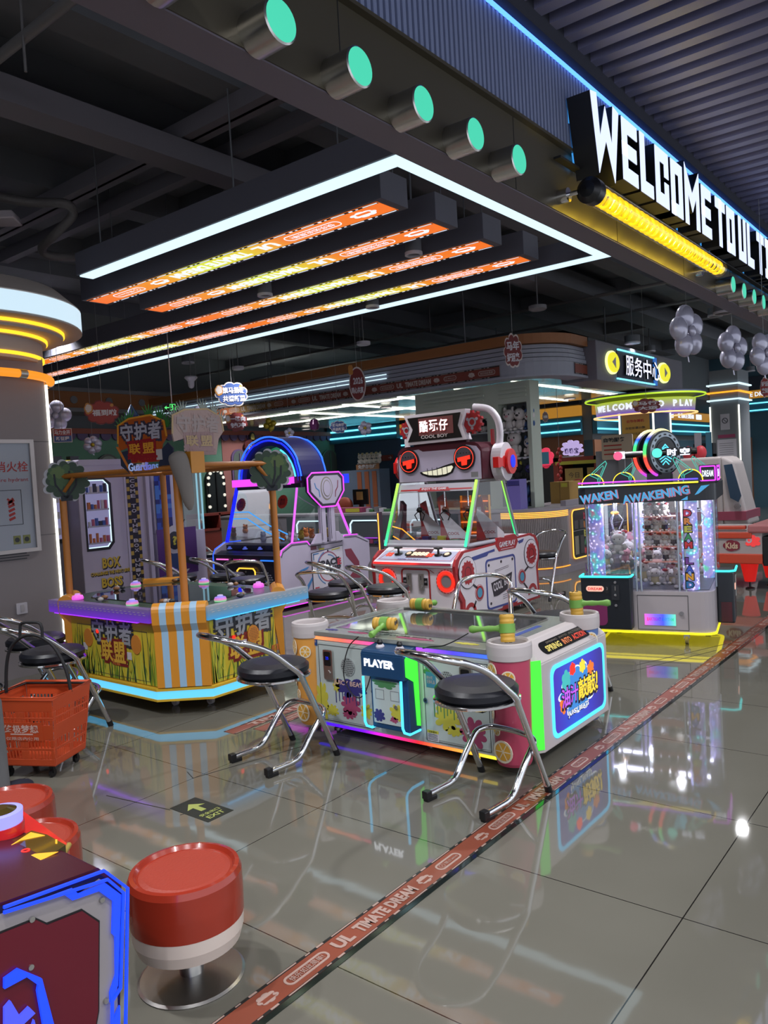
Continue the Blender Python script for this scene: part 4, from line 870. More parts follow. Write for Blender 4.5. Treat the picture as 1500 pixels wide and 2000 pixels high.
def tree(x_, y_, z_, fl):
    f = Fr(lp(x_, y_, z_), (.86*fl if fl > 0 else .86, -.5, 0), (0, 0, 1)); q = MB()
    q.plate(f, blob(0, 0, .175, 13, .18, 3, .165), -.008, -.006, offw if False else P('acrylic_edge_white', (170, 168, 175), .3)); q.plate(f, blob(.01*fl, 0, .165, 13, .2, 3, .152), -.006, .0, tg[0]); q.plate(f, blob(-.03*fl, .03, .11, 9, .3, 8, .10), 0, .0015, tg[1]); q.plate(f, blob(-.05*fl, .06, .06, 7, .3, 18, .05), .0015, .003, tg[2])
    for s_, a in ((1, .05), (-1, .07), (.4, .09)): q.path(f, [(0, -.13), (s_*.03, -.09), (s_*.07, -.05+a*.3), (s_*.075, -.02+a)], .013, .003, .005, tg[3])
    q.rect(f, -.04, -.15, .04, -.11, .0, .005, tg[3]); q.build('tree_cutout', G, 'green tree cutout on a post')
tree(3.04, 5.40, 1.57, 1); tree(3.93, 4.16, 1.56, -1)
def jsign(x_, y_, z_, u_, lit):
    f = Fr(lp(x_, y_, z_), u_, (0, 0, 1)); q = MB(); k = 1.0
    if lit: o1, g1, sc_, gold, red = P('sign_orange', (176, 84, 30), .4), P('sign_leaf', (52, 120, 56), .5), P('sign_stone', (176, 170, 182), .35), P('sign_gold', (220, 150, 50), .4), P('sign_red', (150, 34, 40), .4)
    else: o1, g1, sc_, gold, red = P('sign_back_pink', (176, 150, 144), .5), P('sign_back_grey_green', (150, 160, 150), .5), P('sign_back_pale', (168, 152, 150), .5), P('sign_back_cream', (186, 160, 120), .5), P('sign_back_rose', (160, 130, 130), .5)
    for a, b_, r_ in ((-.17, .11, .5), (-.11, .15, .2), (.06, .17, -.1), (.15, .15, -.4), (.20, .10, -.8)):
        for j in range(5):
            an = PI/2+r_+(-.8+.4*j); q.plate(f, [(a-.012, b_-.02), (a+.012, b_-.02), (a+.075*math.cos(an), b_+.075*math.sin(an))], -.012+.001*j, -.006+.001*j, g1)
    q.plate(f, [(-.21, .0), (-.20, .12), (-.10, .16), (.09, .17), (.20, .12), (.215, .02), (.17, -.03), (.14, -.14), (-.10, -.14), (-.12, -.03), (-.2, -.05)], -.004, .008, o1)
    q.path(f, [(-.21, .0), (-.20, .12), (-.10, .16), (.09, .17), (.20, .12), (.215, .02)], .012, .006, .010, gold)
    for ch, xx in (('守', -.12), ('护', .0), ('者', .12)): q.txt(f, ch, xx, .065, .125, .13, P('sign_dark', (60, 52, 70), .5) if lit else o1, .008, .011, .09); q.txt(f, ch, xx, .068, .11, .115, sc_, .011, .015, .03)
    for ch, xx in (('联', -.06), ('盟', .06)): q.txt(f, ch, xx, -.06, .12, .13, red, .008, .012, .10); q.txt(f, ch, xx, -.045, .10, .07, gold, .012, .015, .03)
    if lit:
        gt = ramp('guardians_letters', 'Y', .1, .75, [(0, (90, 230, 200)), (.5, (120, 120, 220)), (1, (190, 230, 240))], .55)
        q.txt(f, 'Guardians', .0, -.165, .26, .055, gt, .008, .013, .01)
        dkb = P('sign_dark_blue', (44, 50, 72), .5)
        q.plate(f, [(-.20, -.06), (-.13, -.05), (-.10, -.19), (-.12, -.21), (-.20, -.15)], -.004, .006, dkb); q.plate(f, [(.14, -.08), (.22, -.02), (.26, -.06), (.25, -.15), (.18, -.21), (.13, -.2)], -.004, .007, dkb)
        q.plate(f, [(-.23, -.02), (-.21, -.02), (-.09, -.22), (-.11, -.22)], .007, .010, P('sign_orange_edge', (206, 120, 50), .4)); q.rect(f, .12, -.13, .17, -.06, .010, .0115, offw)
    q.build('name_sign', G, 'orange cutout sign with Chinese letters and leaves' if lit else 'pale back of a cutout sign')
jsign(3.10, 4.50, 1.79, (.22, -.97, 0), True); jsign(3.34, 4.22, 1.82, (1, 0, 0), False)
for x_, y_ in ((3.16, 4.42), (3.30, 4.22), (3.9, 4.3), (3.9, 5.4), (3.1, 5.4)):
    q = MB(); q.cyl((x_-2.95-.012, y_-4.03, .03), (x_-2.95+.012, y_-4.03, .03), .03, white, 18).cyl((x_-2.95-.014, y_-4.03, .03), (x_-2.95+.014, y_-4.03, .03), .012, steel, 12).box(x_-2.97, x_-2.93, y_-4.04, y_-4.02, .03, .10, steel); q.build('caster', G)
q = MB(); q.tube([(.30, .25, .70), (.30, .72, .70)], .035, orn, 12); 
# ================================================================== robot crane machine
redp = P('robot_red', (150, 34, 40), .35); wht = P('robot_white', (206, 200, 208), .35); dred = P('robot_dark_maroon', (70, 22, 36), .4); gclr = glass('cabinet_glass', (.93, .95, .96), .05)
FZ = Fr((0, 0, 0), (1, 0, 0), (0, 0, 1))
def fr0(y, x=0., z=0.): return Fr((x, y, z), (1, 0, 0), (0, 0, 1))
RB = thing('robot_crane_machine', 'white and red robot-faced crane machine with headphones and COOL BOY sign', 'game machine', (5.99, 4.48, 0), -PI/2)
q = MB(); q.box(-.47, .47, .02, 1.62, .05, .58, wht); q.add([(-.47, -.01, .585), (.47, -.01, .585), (.47, -.01, .625), (-.47, -.01, .625), (-.47, .28, .585), (.47, .28, .585), (.47, .28, .76), (-.47, .28, .76)], [(0, 1, 2, 3), (3, 2, 6, 7), (0, 4, 5, 1), (4, 7, 6, 5), (0, 3, 7, 4), (1, 5, 6, 2)], wht); q.box(-.47, .47, .28, 1.62, .58, .76, wht)
soften(q.build('cabinet', RB), .004)
q = MB(); q.box(-.46, .46, -.016, -.004, .608, .628, ramp('robot_front_light', 'X', -.46, .46, [(0, (255, 40, 40)), (.45, (255, 50, 40)), (.62, (140, 30, 40)), (1, (90, 24, 40))], 1.6)); q.build('front_light_strip', RB, 'red light strip')
f = fr0(.018); q = MB()
q.hole(f, rrect(-.14, .06, .20, .57, .04), rrect(-.125, .06, .185, .555, .03), 0, .004, redp)
q.disc(f, .155, .22, .018, 0, .01, P('lock_blue_black', (30, 30, 50), .4), 16)
for a in (-.13, .13): q.path(f, [(a+.33, .56), (a+.38, .53)], .004, 0, .003, redp)
q.build('coin_door_frame', RB)
for a in (-.045, .10):
    q = MB(); q.plate(f, rrect(a-.028, .36, a+.032, .52, .006), .002, .012, steel); q.rect(f, a-.004, .46, a+.002, .50, .012, .013, black); q.disc(f, a, .40, .012, .012, .016, chrome, 12); s_ = -1 if a < 0 else 1; q.rect(f, a+s_*.052-.018, .41, a+s_*.052+.018, .48, .002, .008, black); q.txt(f, '4币', a+s_*.052, .445, .028, .02, wht, .008, .009); q.build('coin_slot', RB)
for a in (-.315, .385):
    q = MB(); q.ring(f, a, .455, .074, .098, .004, .016, Ered, 32); q.ring(f, a, .455, .058, .070, .002, .008, E('dim_red_light', (200, 50, 34), .8), 32); q.disc(f, a, .455, .056, .0, .004, grey, 28)
    for k in range(20):
        an = 2*PI*k/20; q.path(f, [(a+.112*math.cos(an), .455+.112*math.sin(an)), (a+.112*math.cos(an+.2), .455+.112*math.sin(an+.2))], .006, 0, .003, redp)
    q.build('ring_light', RB, 'glowing red ring')
q = MB(); q.plate(f, rrect(.27, .05, .46, .20, .012), 0, .012, E('pale_lit_chute', (226, 220, 190), .5)); q.rect(f, .29, .06, .44, .14, .012, .014, P('poster_mix', (190, 160, 150), .5)); q.txt(f, 'SMART', .365, .14, .13, .04, redp, .014, .015, .02); q.build('prize_chute', RB)
cp = Fr((0, 0, .63), (1, 0, 0), (0, .28, .125)); q = MB(); q.rect(cp, -.45, .02, .45, .27, -.002, .003, P('control_print_blue_grey', (150, 154, 176), .35)); q.path(cp, [(-.43, .04), (.43, .04), (.43, .25), (-.36, .25)], .006, .003, .004, redp, closed=True)
for a in (-.32, .17):
    for i in range(4): q.rect(cp, a-.06+.04*(i % 2), .10+.035*(i//2)+.0, a-.03+.04*(i % 2), .125+.035*(i//2), .003, .010, E('lit_red_key', (240, 70, 40), .8))
q.plate(cp, [(-.12, .08), (.15, .08), (.12, .25), (-.08, .25)], .003, .006, dred); q.txt(cp, '8888', .015, .15, .20, .07, E('warm_digits', (255, 226, 180), 1.3), .006, .008, .04); q.txt(cp, 'HOW TO PLAY', -.05, .045, .28, .022, splN, .003, .006, .03)
for a in (-.12, .33): q.ring(cp, a, .15, .028, .045, .003, .010, black, 20); q.disc(cp, a, .15, .026, .003, .014, P('cream_button', (220, 190, 160), .4), 18)
q.build('control_panel', RB, 'grey control panel with red keys')
for a in (-.245, .235):
    q = MB(); c_ = cp.p(a, .14, 0); q.lathe(c_, [(.045, 0), (.04, .012), (.012, .016), (.011, .055), (.045, .062), (.048, .072), (.03, .080), (0, .081)], black, 18, (1.0, .8)); q.build('joystick', RB, 'black T-shaped joystick')
# side panels
sy = [(0.0, .60), (.03, .66), (.12, .725), (.75, .745), (.80, .79), (1.15, .80), (1.20, .765), (1.50, .775), (1.60, .745), (1.66, .66), (1.66, .50), (1.62, .40), (1.64, .06), (.10, .05), (.10, .25), (.02, .36)]
for s_, nm in ((1, 'right'), (-1, 'left')):
    x_ = .47*s_; sf = Fr((x_+.03*s_, 0, 0), (0, s_, 0), (0, 0, 1)); Q = [(s_*a, b_) for a, b_ in sy]
    q = MB(); q.plate(sf, Q, -.03, 0, redp)
    q.plate(sf, [(s_*(.055+a*.935), .03+b_*.935) for a, b_ in sy], 0, .003, wht)
    if s_ == 1:
        bw = P('robot_blue', (52, 66, 130), .4); cyb = P('robot_cyan', (70, 140, 170), .4); bkl = P('robot_black_line', (34, 30, 40), .4)
        q.plate(sf, [(.74, .72), (.80, .785), (1.16, .79), (1.20, .72), (1.14, .655), (.80, .655)], .003, .006, redp); q.txt(sf, 'GAME PLAY', .975, .718, .33, .055, wht, .006, .008, .03); q.rect(sf, .84, .668, 1.1, .673, .006, .007, wht)
        for gx, gz in ((.20, .52), (1.47, .56)):
            q.disc(sf, gx, gz, .155, .003, .008, bkl, 28); q.disc(sf, gx, gz, .148, .008, .010, wht, 28); q.plate(sf, gear(gx, gz, .115, 14, .1), .010, .012, redp); q.ring(sf, gx, gz, .05, .056, .012, .013, bkl, 24); q.path(sf, [(gx-.04, gz-.04), (gx+.04, gz-.03)], .006, .012, .014, wht)
        for gx, gz in ((.40, .30), (1.25, .34)): q.disc(sf, gx, gz, .075, .003, .006, wht, 24); q.ring(sf, gx, gz, .048, .068, .006, .009, redp, 24); q.disc(sf, gx, gz, .047, .006, .008, cyb, 20); q.ring(sf, gx, gz, .074, .079, .003, .006, redp, 24)
        for a, b_, c_, d_ in ((.28, .40, .36, .35), (.33, .23, .28, .17), (1.40, .43, 1.31, .39), (1.28, .27, 1.36, .20)): q.path(sf, [(a, b_), (c_, d_)], .022, .003, .006, bkl)
        for gx, gz in ((.23, .13), (1.47, .14)): q.plate(sf, arc(gx, gz, .10, -10, 190)+arc(gx, gz, .06, 190, -10), .003, .006, redp)
        q.plate(sf, [(.29, .655), (.72, .69), (.72, .665), (.60, .66), (.57, .635), (.32, .62)], .003, .005, bw); q.plate(sf, [(1.2, .72), (1.33, .735), (1.30, .70), (1.22, .69)], .003, .005, bw)
        q.hole(sf, rrect(.53, .10, 1.12, .60, .05), rrect(.55, .12, 1.10, .58, .04), .003, .007, bw); q.plate(sf, rrect(.55, .12, 1.10, .58, .04), .003, .005, wht)
        for a, b_ in ((.59, .54), (1.06, .55), (.60, .16), (1.06, .17), (.83, .55)): q.disc(sf, a, b_, .014, .005, .010, bkl, 12)
        q.plate(sf, [(.62, .36), (1.04, .42), (1.0, .27), (.74, .22), (.66, .22)], .005, .008, bkl); q.txt(sf.at(.75, .32, .008, .1), 'COOL', -.01, 0, .18, .085, wht, 0, .003, .03); q.txt(sf.at(.93, .345, .008, .1), 'BOY', 0, 0, .13, .075, wht, 0, .003, .02)
        for b_ in (.46, .475): q.path(sf, [(.70, b_), (.98, b_+.02)], .004, .005, .006, bkl)
        for b_ in (.17, .19, .21): q.path(sf, [(.84, b_), (1.0, b_+.01)], .004, .005, .006, bkl)
        q.plate(sf, [(.80, .07), (1.10, .07), (1.14, .10), (.84, .10)], .003, .005, redp)
    q.build('side_panel', RB, 'white side panel with red gears and COOL BOY print' if s_ == 1 else None)
# glass tower: bottom y .28 z .76 -> top y .53 z 1.385 ; back bottom 1.25 -> 1.0
def lerp(a, b_, t_): return tuple(x_+(y_-x_)*t_ for x_, y_ in zip(a, b_))
bl_, br_, bbr, bbl = (-.50, .27, .76), (.47, .27, .76), (.47, 1.25, .76), (-.50, 1.25, .76)
tl_, tr_, tbr, tbl = (-.49, .53, 1.385), (.47, .53, 1.385), (.47, 1.00, 1.385), (-.49, 1.00, 1.385)
q = MB(); gf_ = P('robot_frame_grey', (150, 148, 158), .35)
for a, b_ in ((bl_, tl_), (br_, tr_), (bbr, tbr), (bbl, tbl)): q.tube([a, b_], .022, gf_, 4)
for a, b_ in ((bl_, br_), (br_, bbr), (bbr, bbl), (tr_, tbr)): q.tube([a, b_], .025, gf_, 4)
gfF = Fr(bl_, (1, 0, 0), Vector(tl_)-Vector(bl_)); q.rect(gfF, .02, .57, .95, .655, -.005, .006, gf_); q.rect(gfF, .02, -.02, .95, .06, -.005, .006, gf_)
q.build('glass_frame', RB)
q = MB(); q.rect(gfF, .05, .585, .92, .60, .006, .008, redp); q.plate(gfF, [(.27, .575), (.30, .615), (.64, .615), (.67, .575)], .008, .010, redp); q.txt(gfF, 'ENJOY THE GAME', .47, .597, .30, .028, wht, .010, .012, .02); q.build('header_print', RB, 'red band reading ENJOY THE GAME')
q = MB(); q.add([bl_, br_, tr_, tl_], [(0, 1, 2, 3)], gclr); q.add([br_, bbr, tbr, tr_], [(0, 1, 2, 3)], gclr); q.add([bl_, tl_, tbl, bbl], [(0, 1, 2, 3)], gclr); q.build('glass', RB)
GR = ramp('green_cyan_tube', 'Z', .76, 1.385, [(0, (50, 230, 170)), (.3, (60, 240, 100)), (1, (170, 245, 70))], 1.4)
for a, b_, r_ in ((bl_, tl_, .014), (br_, tr_, .014), (bbr, tbr, .006)):
    q = MB(); q.tube([Vector(a)+Vector((0, -.03, 0)), Vector(b_)+Vector((0, -.03, 0))], r_, GR, 8); q.build('corner_light_tube', RB, 'green light tube')
# inside
q = MB(); q.box(-.44, .44, .30, 1.2, .74, .77, P('inner_floor_dark', (40, 34, 44), .4))
q.build('play_floor', RB)
rd = random.Random(11)
q = MB(); wf_ = Fr((0, 1.05, 0), (1, 0, 0), (0, 0, 1)); q.rect(wf_, -.05, .80, .28, 1.22, -.01, .01, P('toy_box_wall_clear', (150, 140, 130), .2))
for i in range(4):
    q.rect(wf_, -.06, .82+.11*i, .29, .832+.11*i, .01, .05, E('orange_shelf_light', (255, 130, 60), .9))
for i in range(4): q.rect(wf_, -.06+.115*i, .80, -.052+.115*i, 1.22, .01, .05, orn)
q.build('toy_display', RB, 'orange lit shelf inside the robot machine')
for i in range(3):
    for j in range(3):
        q = MB(); m_ = [P('toy_car_black', (30, 30, 36), .3), P('toy_car_yellow', (210, 190, 60), .3), P('toy_car_dark_red', (120, 40, 44), .3)][(i+j) % 3]; cx_ = .0+.115*i; cz_ = .85+.11*j
        q.box(cx_-.04, cx_+.04, .99, 1.03, cz_, cz_+.02, m_).box(cx_-.02, cx_+.025, .995, 1.025, cz_+.02, cz_+.035, m_); q.build('toy_car', RB)
for a, b_, hh in ((-.36, .75, .42), (-.02, .62, .5), (.3, .8, .45)):
    q = MB(); f_ = Fr((a, b_, .77), (.9, .44, 0), (0, 0, 1)); q.plate(f_, [(-.04, 0), (.05, 0), (.06, hh*.6), (.03, hh), (-.05, hh*.9), (-.03, hh*.4)], -.02, .02, redp); q.rect(f_, -.02, hh*.5, .02, hh*.75, .02, .022, wht); q.build('prize_tower', RB, 'red prize tower')
    q = MB(); q.plate(f_, [(.06, .02), (.24, .02), (.24, .07), (.04, .28), (-.02, .32), (-.03, .26)], .022, .03, wht); q.txt(f_, 'COOL', .10, .08, .12, .03, redp, .03, .031, .02); q.build('slide_ramp', RB)
for a in (-.3, .02, .3):
    q = MB(); q.cyl((a, .6, 1.36), (a, .6, 1.12), .008, chrome, 8).ball((a, .6, 1.10), (.035, .035, .03), black, 12, 8)
    for k in range(3): an = 2*PI*k/3; q.tube([(a, .6, 1.10), (a+.06*math.cos(an), .6+.06*math.sin(an), 1.05), (a+.03*math.cos(an), .6+.03*math.sin(an), .99)], .006, black, 6)
    q.build('claw', RB, 'small hanging claw')
for i in range(14):
    q = MB(); c_ = (rd.uniform(-.4, .4), rd.uniform(.35, .9), .79); q.box(c_[0]-.04, c_[0]+.04, c_[1]-.03, c_[1]+.03, .77, .77+rd.uniform(.02, .07), [white, redp, splN, splG, splY][i % 5]); q.build('prize_box', RB)
q = MB(); q.tube([(-.46, .33, .95), (-.36, .36, .92), (-.22, .42, .78)], .006, Eamb, 6); q.tube([(-.46, .33, .85), (-.34, .36, .78)], .006, Eamb, 6); q.build('amber_light_tube', RB)
# head
hp = [(-.50, 1.39), (.53, 1.39), (.53, 1.66)]+[(.41+.12*math.cos(t_), 1.66+.10*math.sin(t_)) for t_ in [PI/8*i for i in range(1, 5)]]+[(-.38+.12*math.cos(t_), 1.66+.10*math.sin(t_)) for t_ in [PI/2+PI/8*i for i in range(0, 4)]]+[(-.50, 1.66)]
hf = fr0(.53); q = MB(); q.plate(hf, hp, -.42, 0, dred); o = soften(q.build('head', RB), .01)
q = MB(); face = [(-.485, 1.395), (.515, 1.395), (.515, 1.66), (.47, 1.715), (.36, 1.735), (.28, 1.70), (-.17, 1.70), (-.22, 1.725), (-.38, 1.715), (-.46, 1.68), (-.485, 1.62)]
q.plate(hf, face, 0, .006, P('robot_face_silver', (176, 168, 190), .3, metal=.1)); q.rect(hf, .40, 1.415, .48, 1.465, .006, .008, grey); q.build('face_plate', o, 'pale silver face')
for ex in (-.335, .34):
    q = MB(); q.disc(hf, ex, 1.608, .120, .004, .03, black, 32, .124); q.ring(hf, ex, 1.608, .104, .110, .03, .034, E('eye_ring_red', (255, 70, 50), 1.2), 32); q.plate(hf, circ(ex, 1.62, .098, 16, None, 10, 190), .03, .033, P('eye_lid_grey', (70, 66, 74), .4))
    q.plate(hf, [(ex-.068, 1.610), (ex+.072, 1.63), (ex+.074, 1.593), (ex+.038, 1.588), (ex+.033, 1.538), (ex-.022, 1.532), (ex-.026, 1.577), (ex-.068, 1.57)], .033, .042, E('eye_red_block', (255, 46, 26), 1.3))
    for k in range(5): q.disc(hf, ex-.07+.035*k, 1.655, .005, .033, .036, black, 8)
    q.build('eye', o, 'round black eye with red block pupil')
q = MB(); mo = [(-.19, 1.49), (-.02, 1.508), (.10, 1.535), (.19, 1.55), (.205, 1.53), (.17, 1.475), (.10, 1.452), (0, 1.443), (-.10, 1.45), (-.17, 1.472)]; c_ = (.02, 1.49)
q.plate(hf, [(c_[0]+(a-c_[0])*1.12, c_[1]+(b_-c_[1])*1.3) for a, b_ in mo], .006, .012, black); q.plate(hf, [(c_[0]+(a-c_[0])*.96, c_[1]+(b_-c_[1])*.85) for a, b_ in mo], .012, .016, E('teeth_lit', (236, 232, 205), .7))
for k in range(5): a = -.11+.06*k; q.path(hf, [(a, 1.45), (a-.005, 1.525+.004*k)], .006, .016, .018, black)
q.build('mouth', o, 'grinning mouth with teeth')
# headphones
def phone(x_, s_):
    q = MB(); f_ = Fr((x_, .80, 1.55), (0, s_, 0), (0, 0, 1)); q.plate(f_, circ(0, 0, .135, 32, .19), -.06, .05, wht); q.plate(f_, circ(.04, .0, .095, 28, .125), .05, .085, P('bright_red_plastic', (196, 30, 30), .3)); q.plate(f_, circ(.05, 0, .042, 24, .062), .085, .092, Eblue)
    q.plate(f_, [(-.19, .05), (-.10, .03), (-.06, .06), (-.06, -.07), (-.10, -.045), (-.19, -.06)], .0, .06, P('bright_red_plastic', (196, 30, 30), .3)); q.plate(f_, [(.10, .05), (.16, .06), (.16, -.06), (.10, -.05)], .04, .075, P('bright_red_plastic', (196, 30, 30), .3)); o_ = soften(q.build('ear_cup', RB, 'white and red ear cup with blue centre'), .008)
phone(.60, 1); phone(-.57, -1)
q = MB(); q.tube(spline([(.57, .80, 1.70), (.585, .80, 1.85), (.56, .80, 1.98), (.47, .80, 2.08), (.30, .80, 2.12)], 5), .035, wht, 12); q.tube([(.50, .80, 1.70), (.50, .80, 1.88)], .02, redp, 8); q.build('headband', RB, 'white headphone band')
q = MB(); q.tube(spline([(-.55, .80, 1.70), (-.56, .80, 1.85), (-.5, .80, 2.0)], 5), .03, wht, 12); q.build('headband', RB)
# marquee
mf = Fr((0, .50, 1.93), (1, 0, 0), (0, 0.0, 1)); mq = [(-.37, -.155), (.385, -.145), (.35, -.04), (.335, 0), (.385, .155), (-.37, .15), (-.30, .01)]; mi = [(-.325, -.125), (.335, -.12), (.29, 0), (.33, .125), (-.32, .12), (-.255, .0)]
q = MB(); q.plate(mf, mq, -.10, 0, wht); q.plate(mf, [(a, b_) for a, b_ in mi], 0, .006, black); mo_ = soften(q.build('marquee', RB, 'black sign in a white frame'), .006)
q = MB(); q.rect(mf, -.18, -.07, .24, .105, .006, .008, P('marquee_grey_red', (120, 70, 70), .4))
for ch, a in (('酷', -.115), ('玩', .005), ('仔', .125)): q.txt(mf, ch, a, .02, .110, .12, P('bright_red_plastic', (196, 30, 30), .3), .008, .0095, .05); q.txt(mf, ch, a, .022, .105, .115, E('marquee_white', (245, 240, 240), 1.0), .0095, .012, .03)
q.txt(mf, 'COOL BOY', .01, -.085, .33, .035, offw, .008, .011, .03); q.build('lettering', mo_, 'white Chinese letters and COOL BOY')
for a, b_, r_ in ((-.37, .0, .095), (.43, .02, .115)):
    q = MB(); f_ = fr0(.56); q.plate(f_, [(x_, z_) for x_, z_ in gear(a, 1.93+b_, r_, 10, .2)], -.02, .02, redp); q.ring(f_, a, 1.93+b_, r_*.25, r_*.4, .02, .024, gf_, 20)
    for k in range(3): an = 2*PI*k/3+.5; q.disc(f_, a+r_*.52*math.cos(an), 1.93+b_+r_*.52*math.sin(an), r_*.14, .02, .022, gf_, 12)
    q.build('gear_ornament', RB, 'red gear ornament')
q = MB(); q.box(-.30, .34, .56, .62, 1.75, 1.86, dred); q.build('marquee_mount', RB)
for a, b_ in ((-.4, .1), (.4, .1), (.4, 1.5), (-.4, 1.5)): q = MB(); q.lathe((a, b_, 0), [(.03, 0), (.03, .012), (.012, .02), (.012, .06)], black, 14); q.build('leveling_foot', RB)
# ================================================================== spaceship crane machine
SP = thing('spaceship_crane_machine', 'white SPACE SHIP crane machine with blue arch, magenta and blue light tubes', 'game machine', (6.1, 6.98, 0), -PI/2)
shipw = P('ship_lilac_white', (176, 168, 190), .35); shipd = P('ship_dark_navy', (24, 24, 40), .35)
q = MB(); q.box(-.55, .55, .03, 1.5, .05, .66, shipd); q.hexa([(-.57, 0, .08), (.55, 0, .08), (.55, .03, .08), (-.57, .03, .08)], [(-.57, -.01, .64), (.55, -.01, .64), (.55, .10, .68), (-.57, .10, .68)], shipd); q.box(-.55, .55, .18, 1.5, .66, .74, shipd); soften(q.build('cabinet', SP), .005)
f = Fr((0, -.004, .08), (1, 0, 0), (0, -.018, 1)); q = MB()
for a in (-.52, .12):
    for i in range(13):
        for j in range(12):
            x_ = a+.028*i+(.014 if j % 2 else 0); z_ = .08+.026*j
            if x_ < a+.37-(.0 if j < 9 else .03*(j-8)): q.disc(f, x_, z_, .0085, .010, .013, P('perforation_silver', (150, 152, 170), .3), 6)
q.build('perforated_grille', SP)
q = MB(); q.rect(f, -.50, .50, -.28, .515, .010, .016, E('pink_bar', (245, 110, 200), 1.4)); q.rect(f, .28, .50, .50, .515, .010, .016, E('blue_bar', (40, 120, 240), 1.2)); q.build('accent_light', SP)
q = MB(); q.txt(f, 'HAPPY GAME', .0, .50, .36, .035, E('pink_letters', (255, 60, 190), 1.4), .010, .014, .02); q.build('lettering', SP, 'pink HAPPY GAME letters')
q = MB(); q.rect(f, -.12, .04, .17, .40, .008, .014, shipd); q.build('coin_door', SP); q = MB(); q.path(f, [(-.13, .02), (-.13, .38), (-.09, .41), (.15, .41), (.18, .38), (.18, .02)], .014, .014, .024, E('amber_frame', (255, 190, 60), 1.5)); q.build('coin_door_light', SP, 'amber light frame')
q = MB()
for a in (-.02, .08): q.plate(f, rrect(a-.035, .18, a+.035, .33, .006), .014, .022, steel)
q.disc(f, .02, .37, .012, .014, .02, steel, 14); q.build('coin_slots', SP)
sy = [(0, .64), (.03, .697), (.18, .766), (.443, .761), (.48, .721), (1.05, .723), (1.10, .771), (1.35, .763), (1.58, .671), (1.58, .40), (1.53, .35), (1.53, .06), (.0, .06)]
for s_ in (1, -1):
    sf = Fr((.58*s_, 0, 0), (0, s_, 0), (0, 0, 1)); Q = [(s_*a, b_) for a, b_ in sy]; q = MB(); q.plate(sf, Q, -.03, 0, shipw)
    if s_ == 1:
        dl = P('ship_dark_line', (40, 34, 54), .4); q.path(sf, [(a*.97+.02, b_*.97) for a, b_ in sy[:9]], .008, 0, .003, dl)
        q.plate(sf, [(.40, .06), (1.53, .06), (1.53, .10), (.46, .18), (.40, .14)], 0, .003, shipd)
        pn = [(.50, .16), (1.06, .22), (1.06, .66), (.50, .62)]; q.plate(sf, pn, .0, .008, dl); q.plate(sf, [(.507, .167), (1.053, .226), (1.053, .652), (.507, .613)], .008, .010, P('ship_panel_white', (200, 196, 210), .35))
        for r_, m_, a0, a1 in ((.185, splP, 20, 160), (.20, P('ship_blue', (60, 120, 180), .4), 110, 250), (.165, P('ship_red', (180, 50, 70), .4), 200, 330), (.15, P('ship_blue', (60, 120, 180), .4), 10, 90), (.20, splP, 290, 350)): q.path(sf, arc(.78, .42, r_, a0, a1, 16), .010, .010, .0125, m_)
        q.txt(sf.at(.78, .475, .011, .06), 'SPACE', 0, 0, .40, .085, shipd, 0, .004, .05); q.txt(sf.at(.86, .385, .011, .06), 'SHIP', 0, 0, .28, .085, shipd, 0, .004, .05); q.txt(sf.at(.66, .40, .011, .06), 'GREAT', 0, 0, .12, .025, P('ship_grey', (110, 100, 130), .4), 0, .004, .02)
        q.txt(sf.at(.97, .47, .0155, .06), 'E', 0, 0, .07, .08, P('ship_red', (180, 50, 70), .4), 0, .002, .05)
        mar = P('ship_maroon', (120, 36, 60), .4); q.plate(sf, [(1.10, .60), (1.22, .60), (1.36, .42), (1.36, .30), (1.12, .52)], .0, .003, mar); q.plate(sf, [(1.08, .34), (1.20, .20), (1.44, .22), (1.30, .36), (1.16, .25)], 0, .003, mar)
        q.plate(sf, [(.26, .40), (.42, .44), (.46, .47), (.30, .44)], 0, .003, P('ship_blue', (60, 120, 180), .4)); q.plate(sf, [(.38, .22), (.50, .34), (.50, .30), (.42, .20)], 0, .003, P('ship_blue', (60, 120, 180), .4))
        q.path(sf, [(.53, .60), (.53, .53), (.53, .60), (.62, .603)], .012, .010, .012, P('ship_blue', (60, 120, 180), .4)); q.path(sf, [(.85, .62), (1.0, .632)], .012, .010, .012, splY); q.path(sf, [(.53, .20), (.60, .20)], .014, .010, .012, P('ship_red', (180, 50, 70), .4))
        q.rect(sf, .50, .655, .60, .70, 0, .003, P('sticker_maroon', (110, 60, 80), .5)); q.rect(sf, .62, .66, .68, .70, 0, .003, grey); q.rect(sf, .64, .64, .73, .66, 0, .003, splY); q.disc(sf, .78, .62, .012, .010, .014, dl, 12)
    q.build('side_panel', SP, 'white side panel with SPACE SHIP print' if s_ == 1 else None)
    q = MB(); pts_ = [(sf.p(s_*a, b_+.004, .004)) for a, b_ in sy[:5]]; q.tube(pts_, .007, Epink if s_ == 1 else E('led_azure', (40, 90, 255), 1.5), 6)
    if s_ == -1: q.tube([(-.585, .0, .64), (-.585, -.01, .45), (-.585, 0, .08)], .009, E('led_azure', (40, 90, 255), 1.5), 6)
    q.build('edge_light_tube', SP)
    if s_ == 1: q = MB(); q.tube([sf.p(a, b_+.004, .004) for a, b_ in sy[5:8]], .006, Epink, 6); q.build('edge_light_tube', SP)
MB().box(-.5, .58, .02, .035, .045, .055, Epink).box(.565, .58, .02, 1.5, .045, .055, Epink).build('bottom_light_strip', SP, 'magenta light strip at the bottom')
cpn = Fr((0, .0, .64), (1, 0, 0), (0, .2, .11))
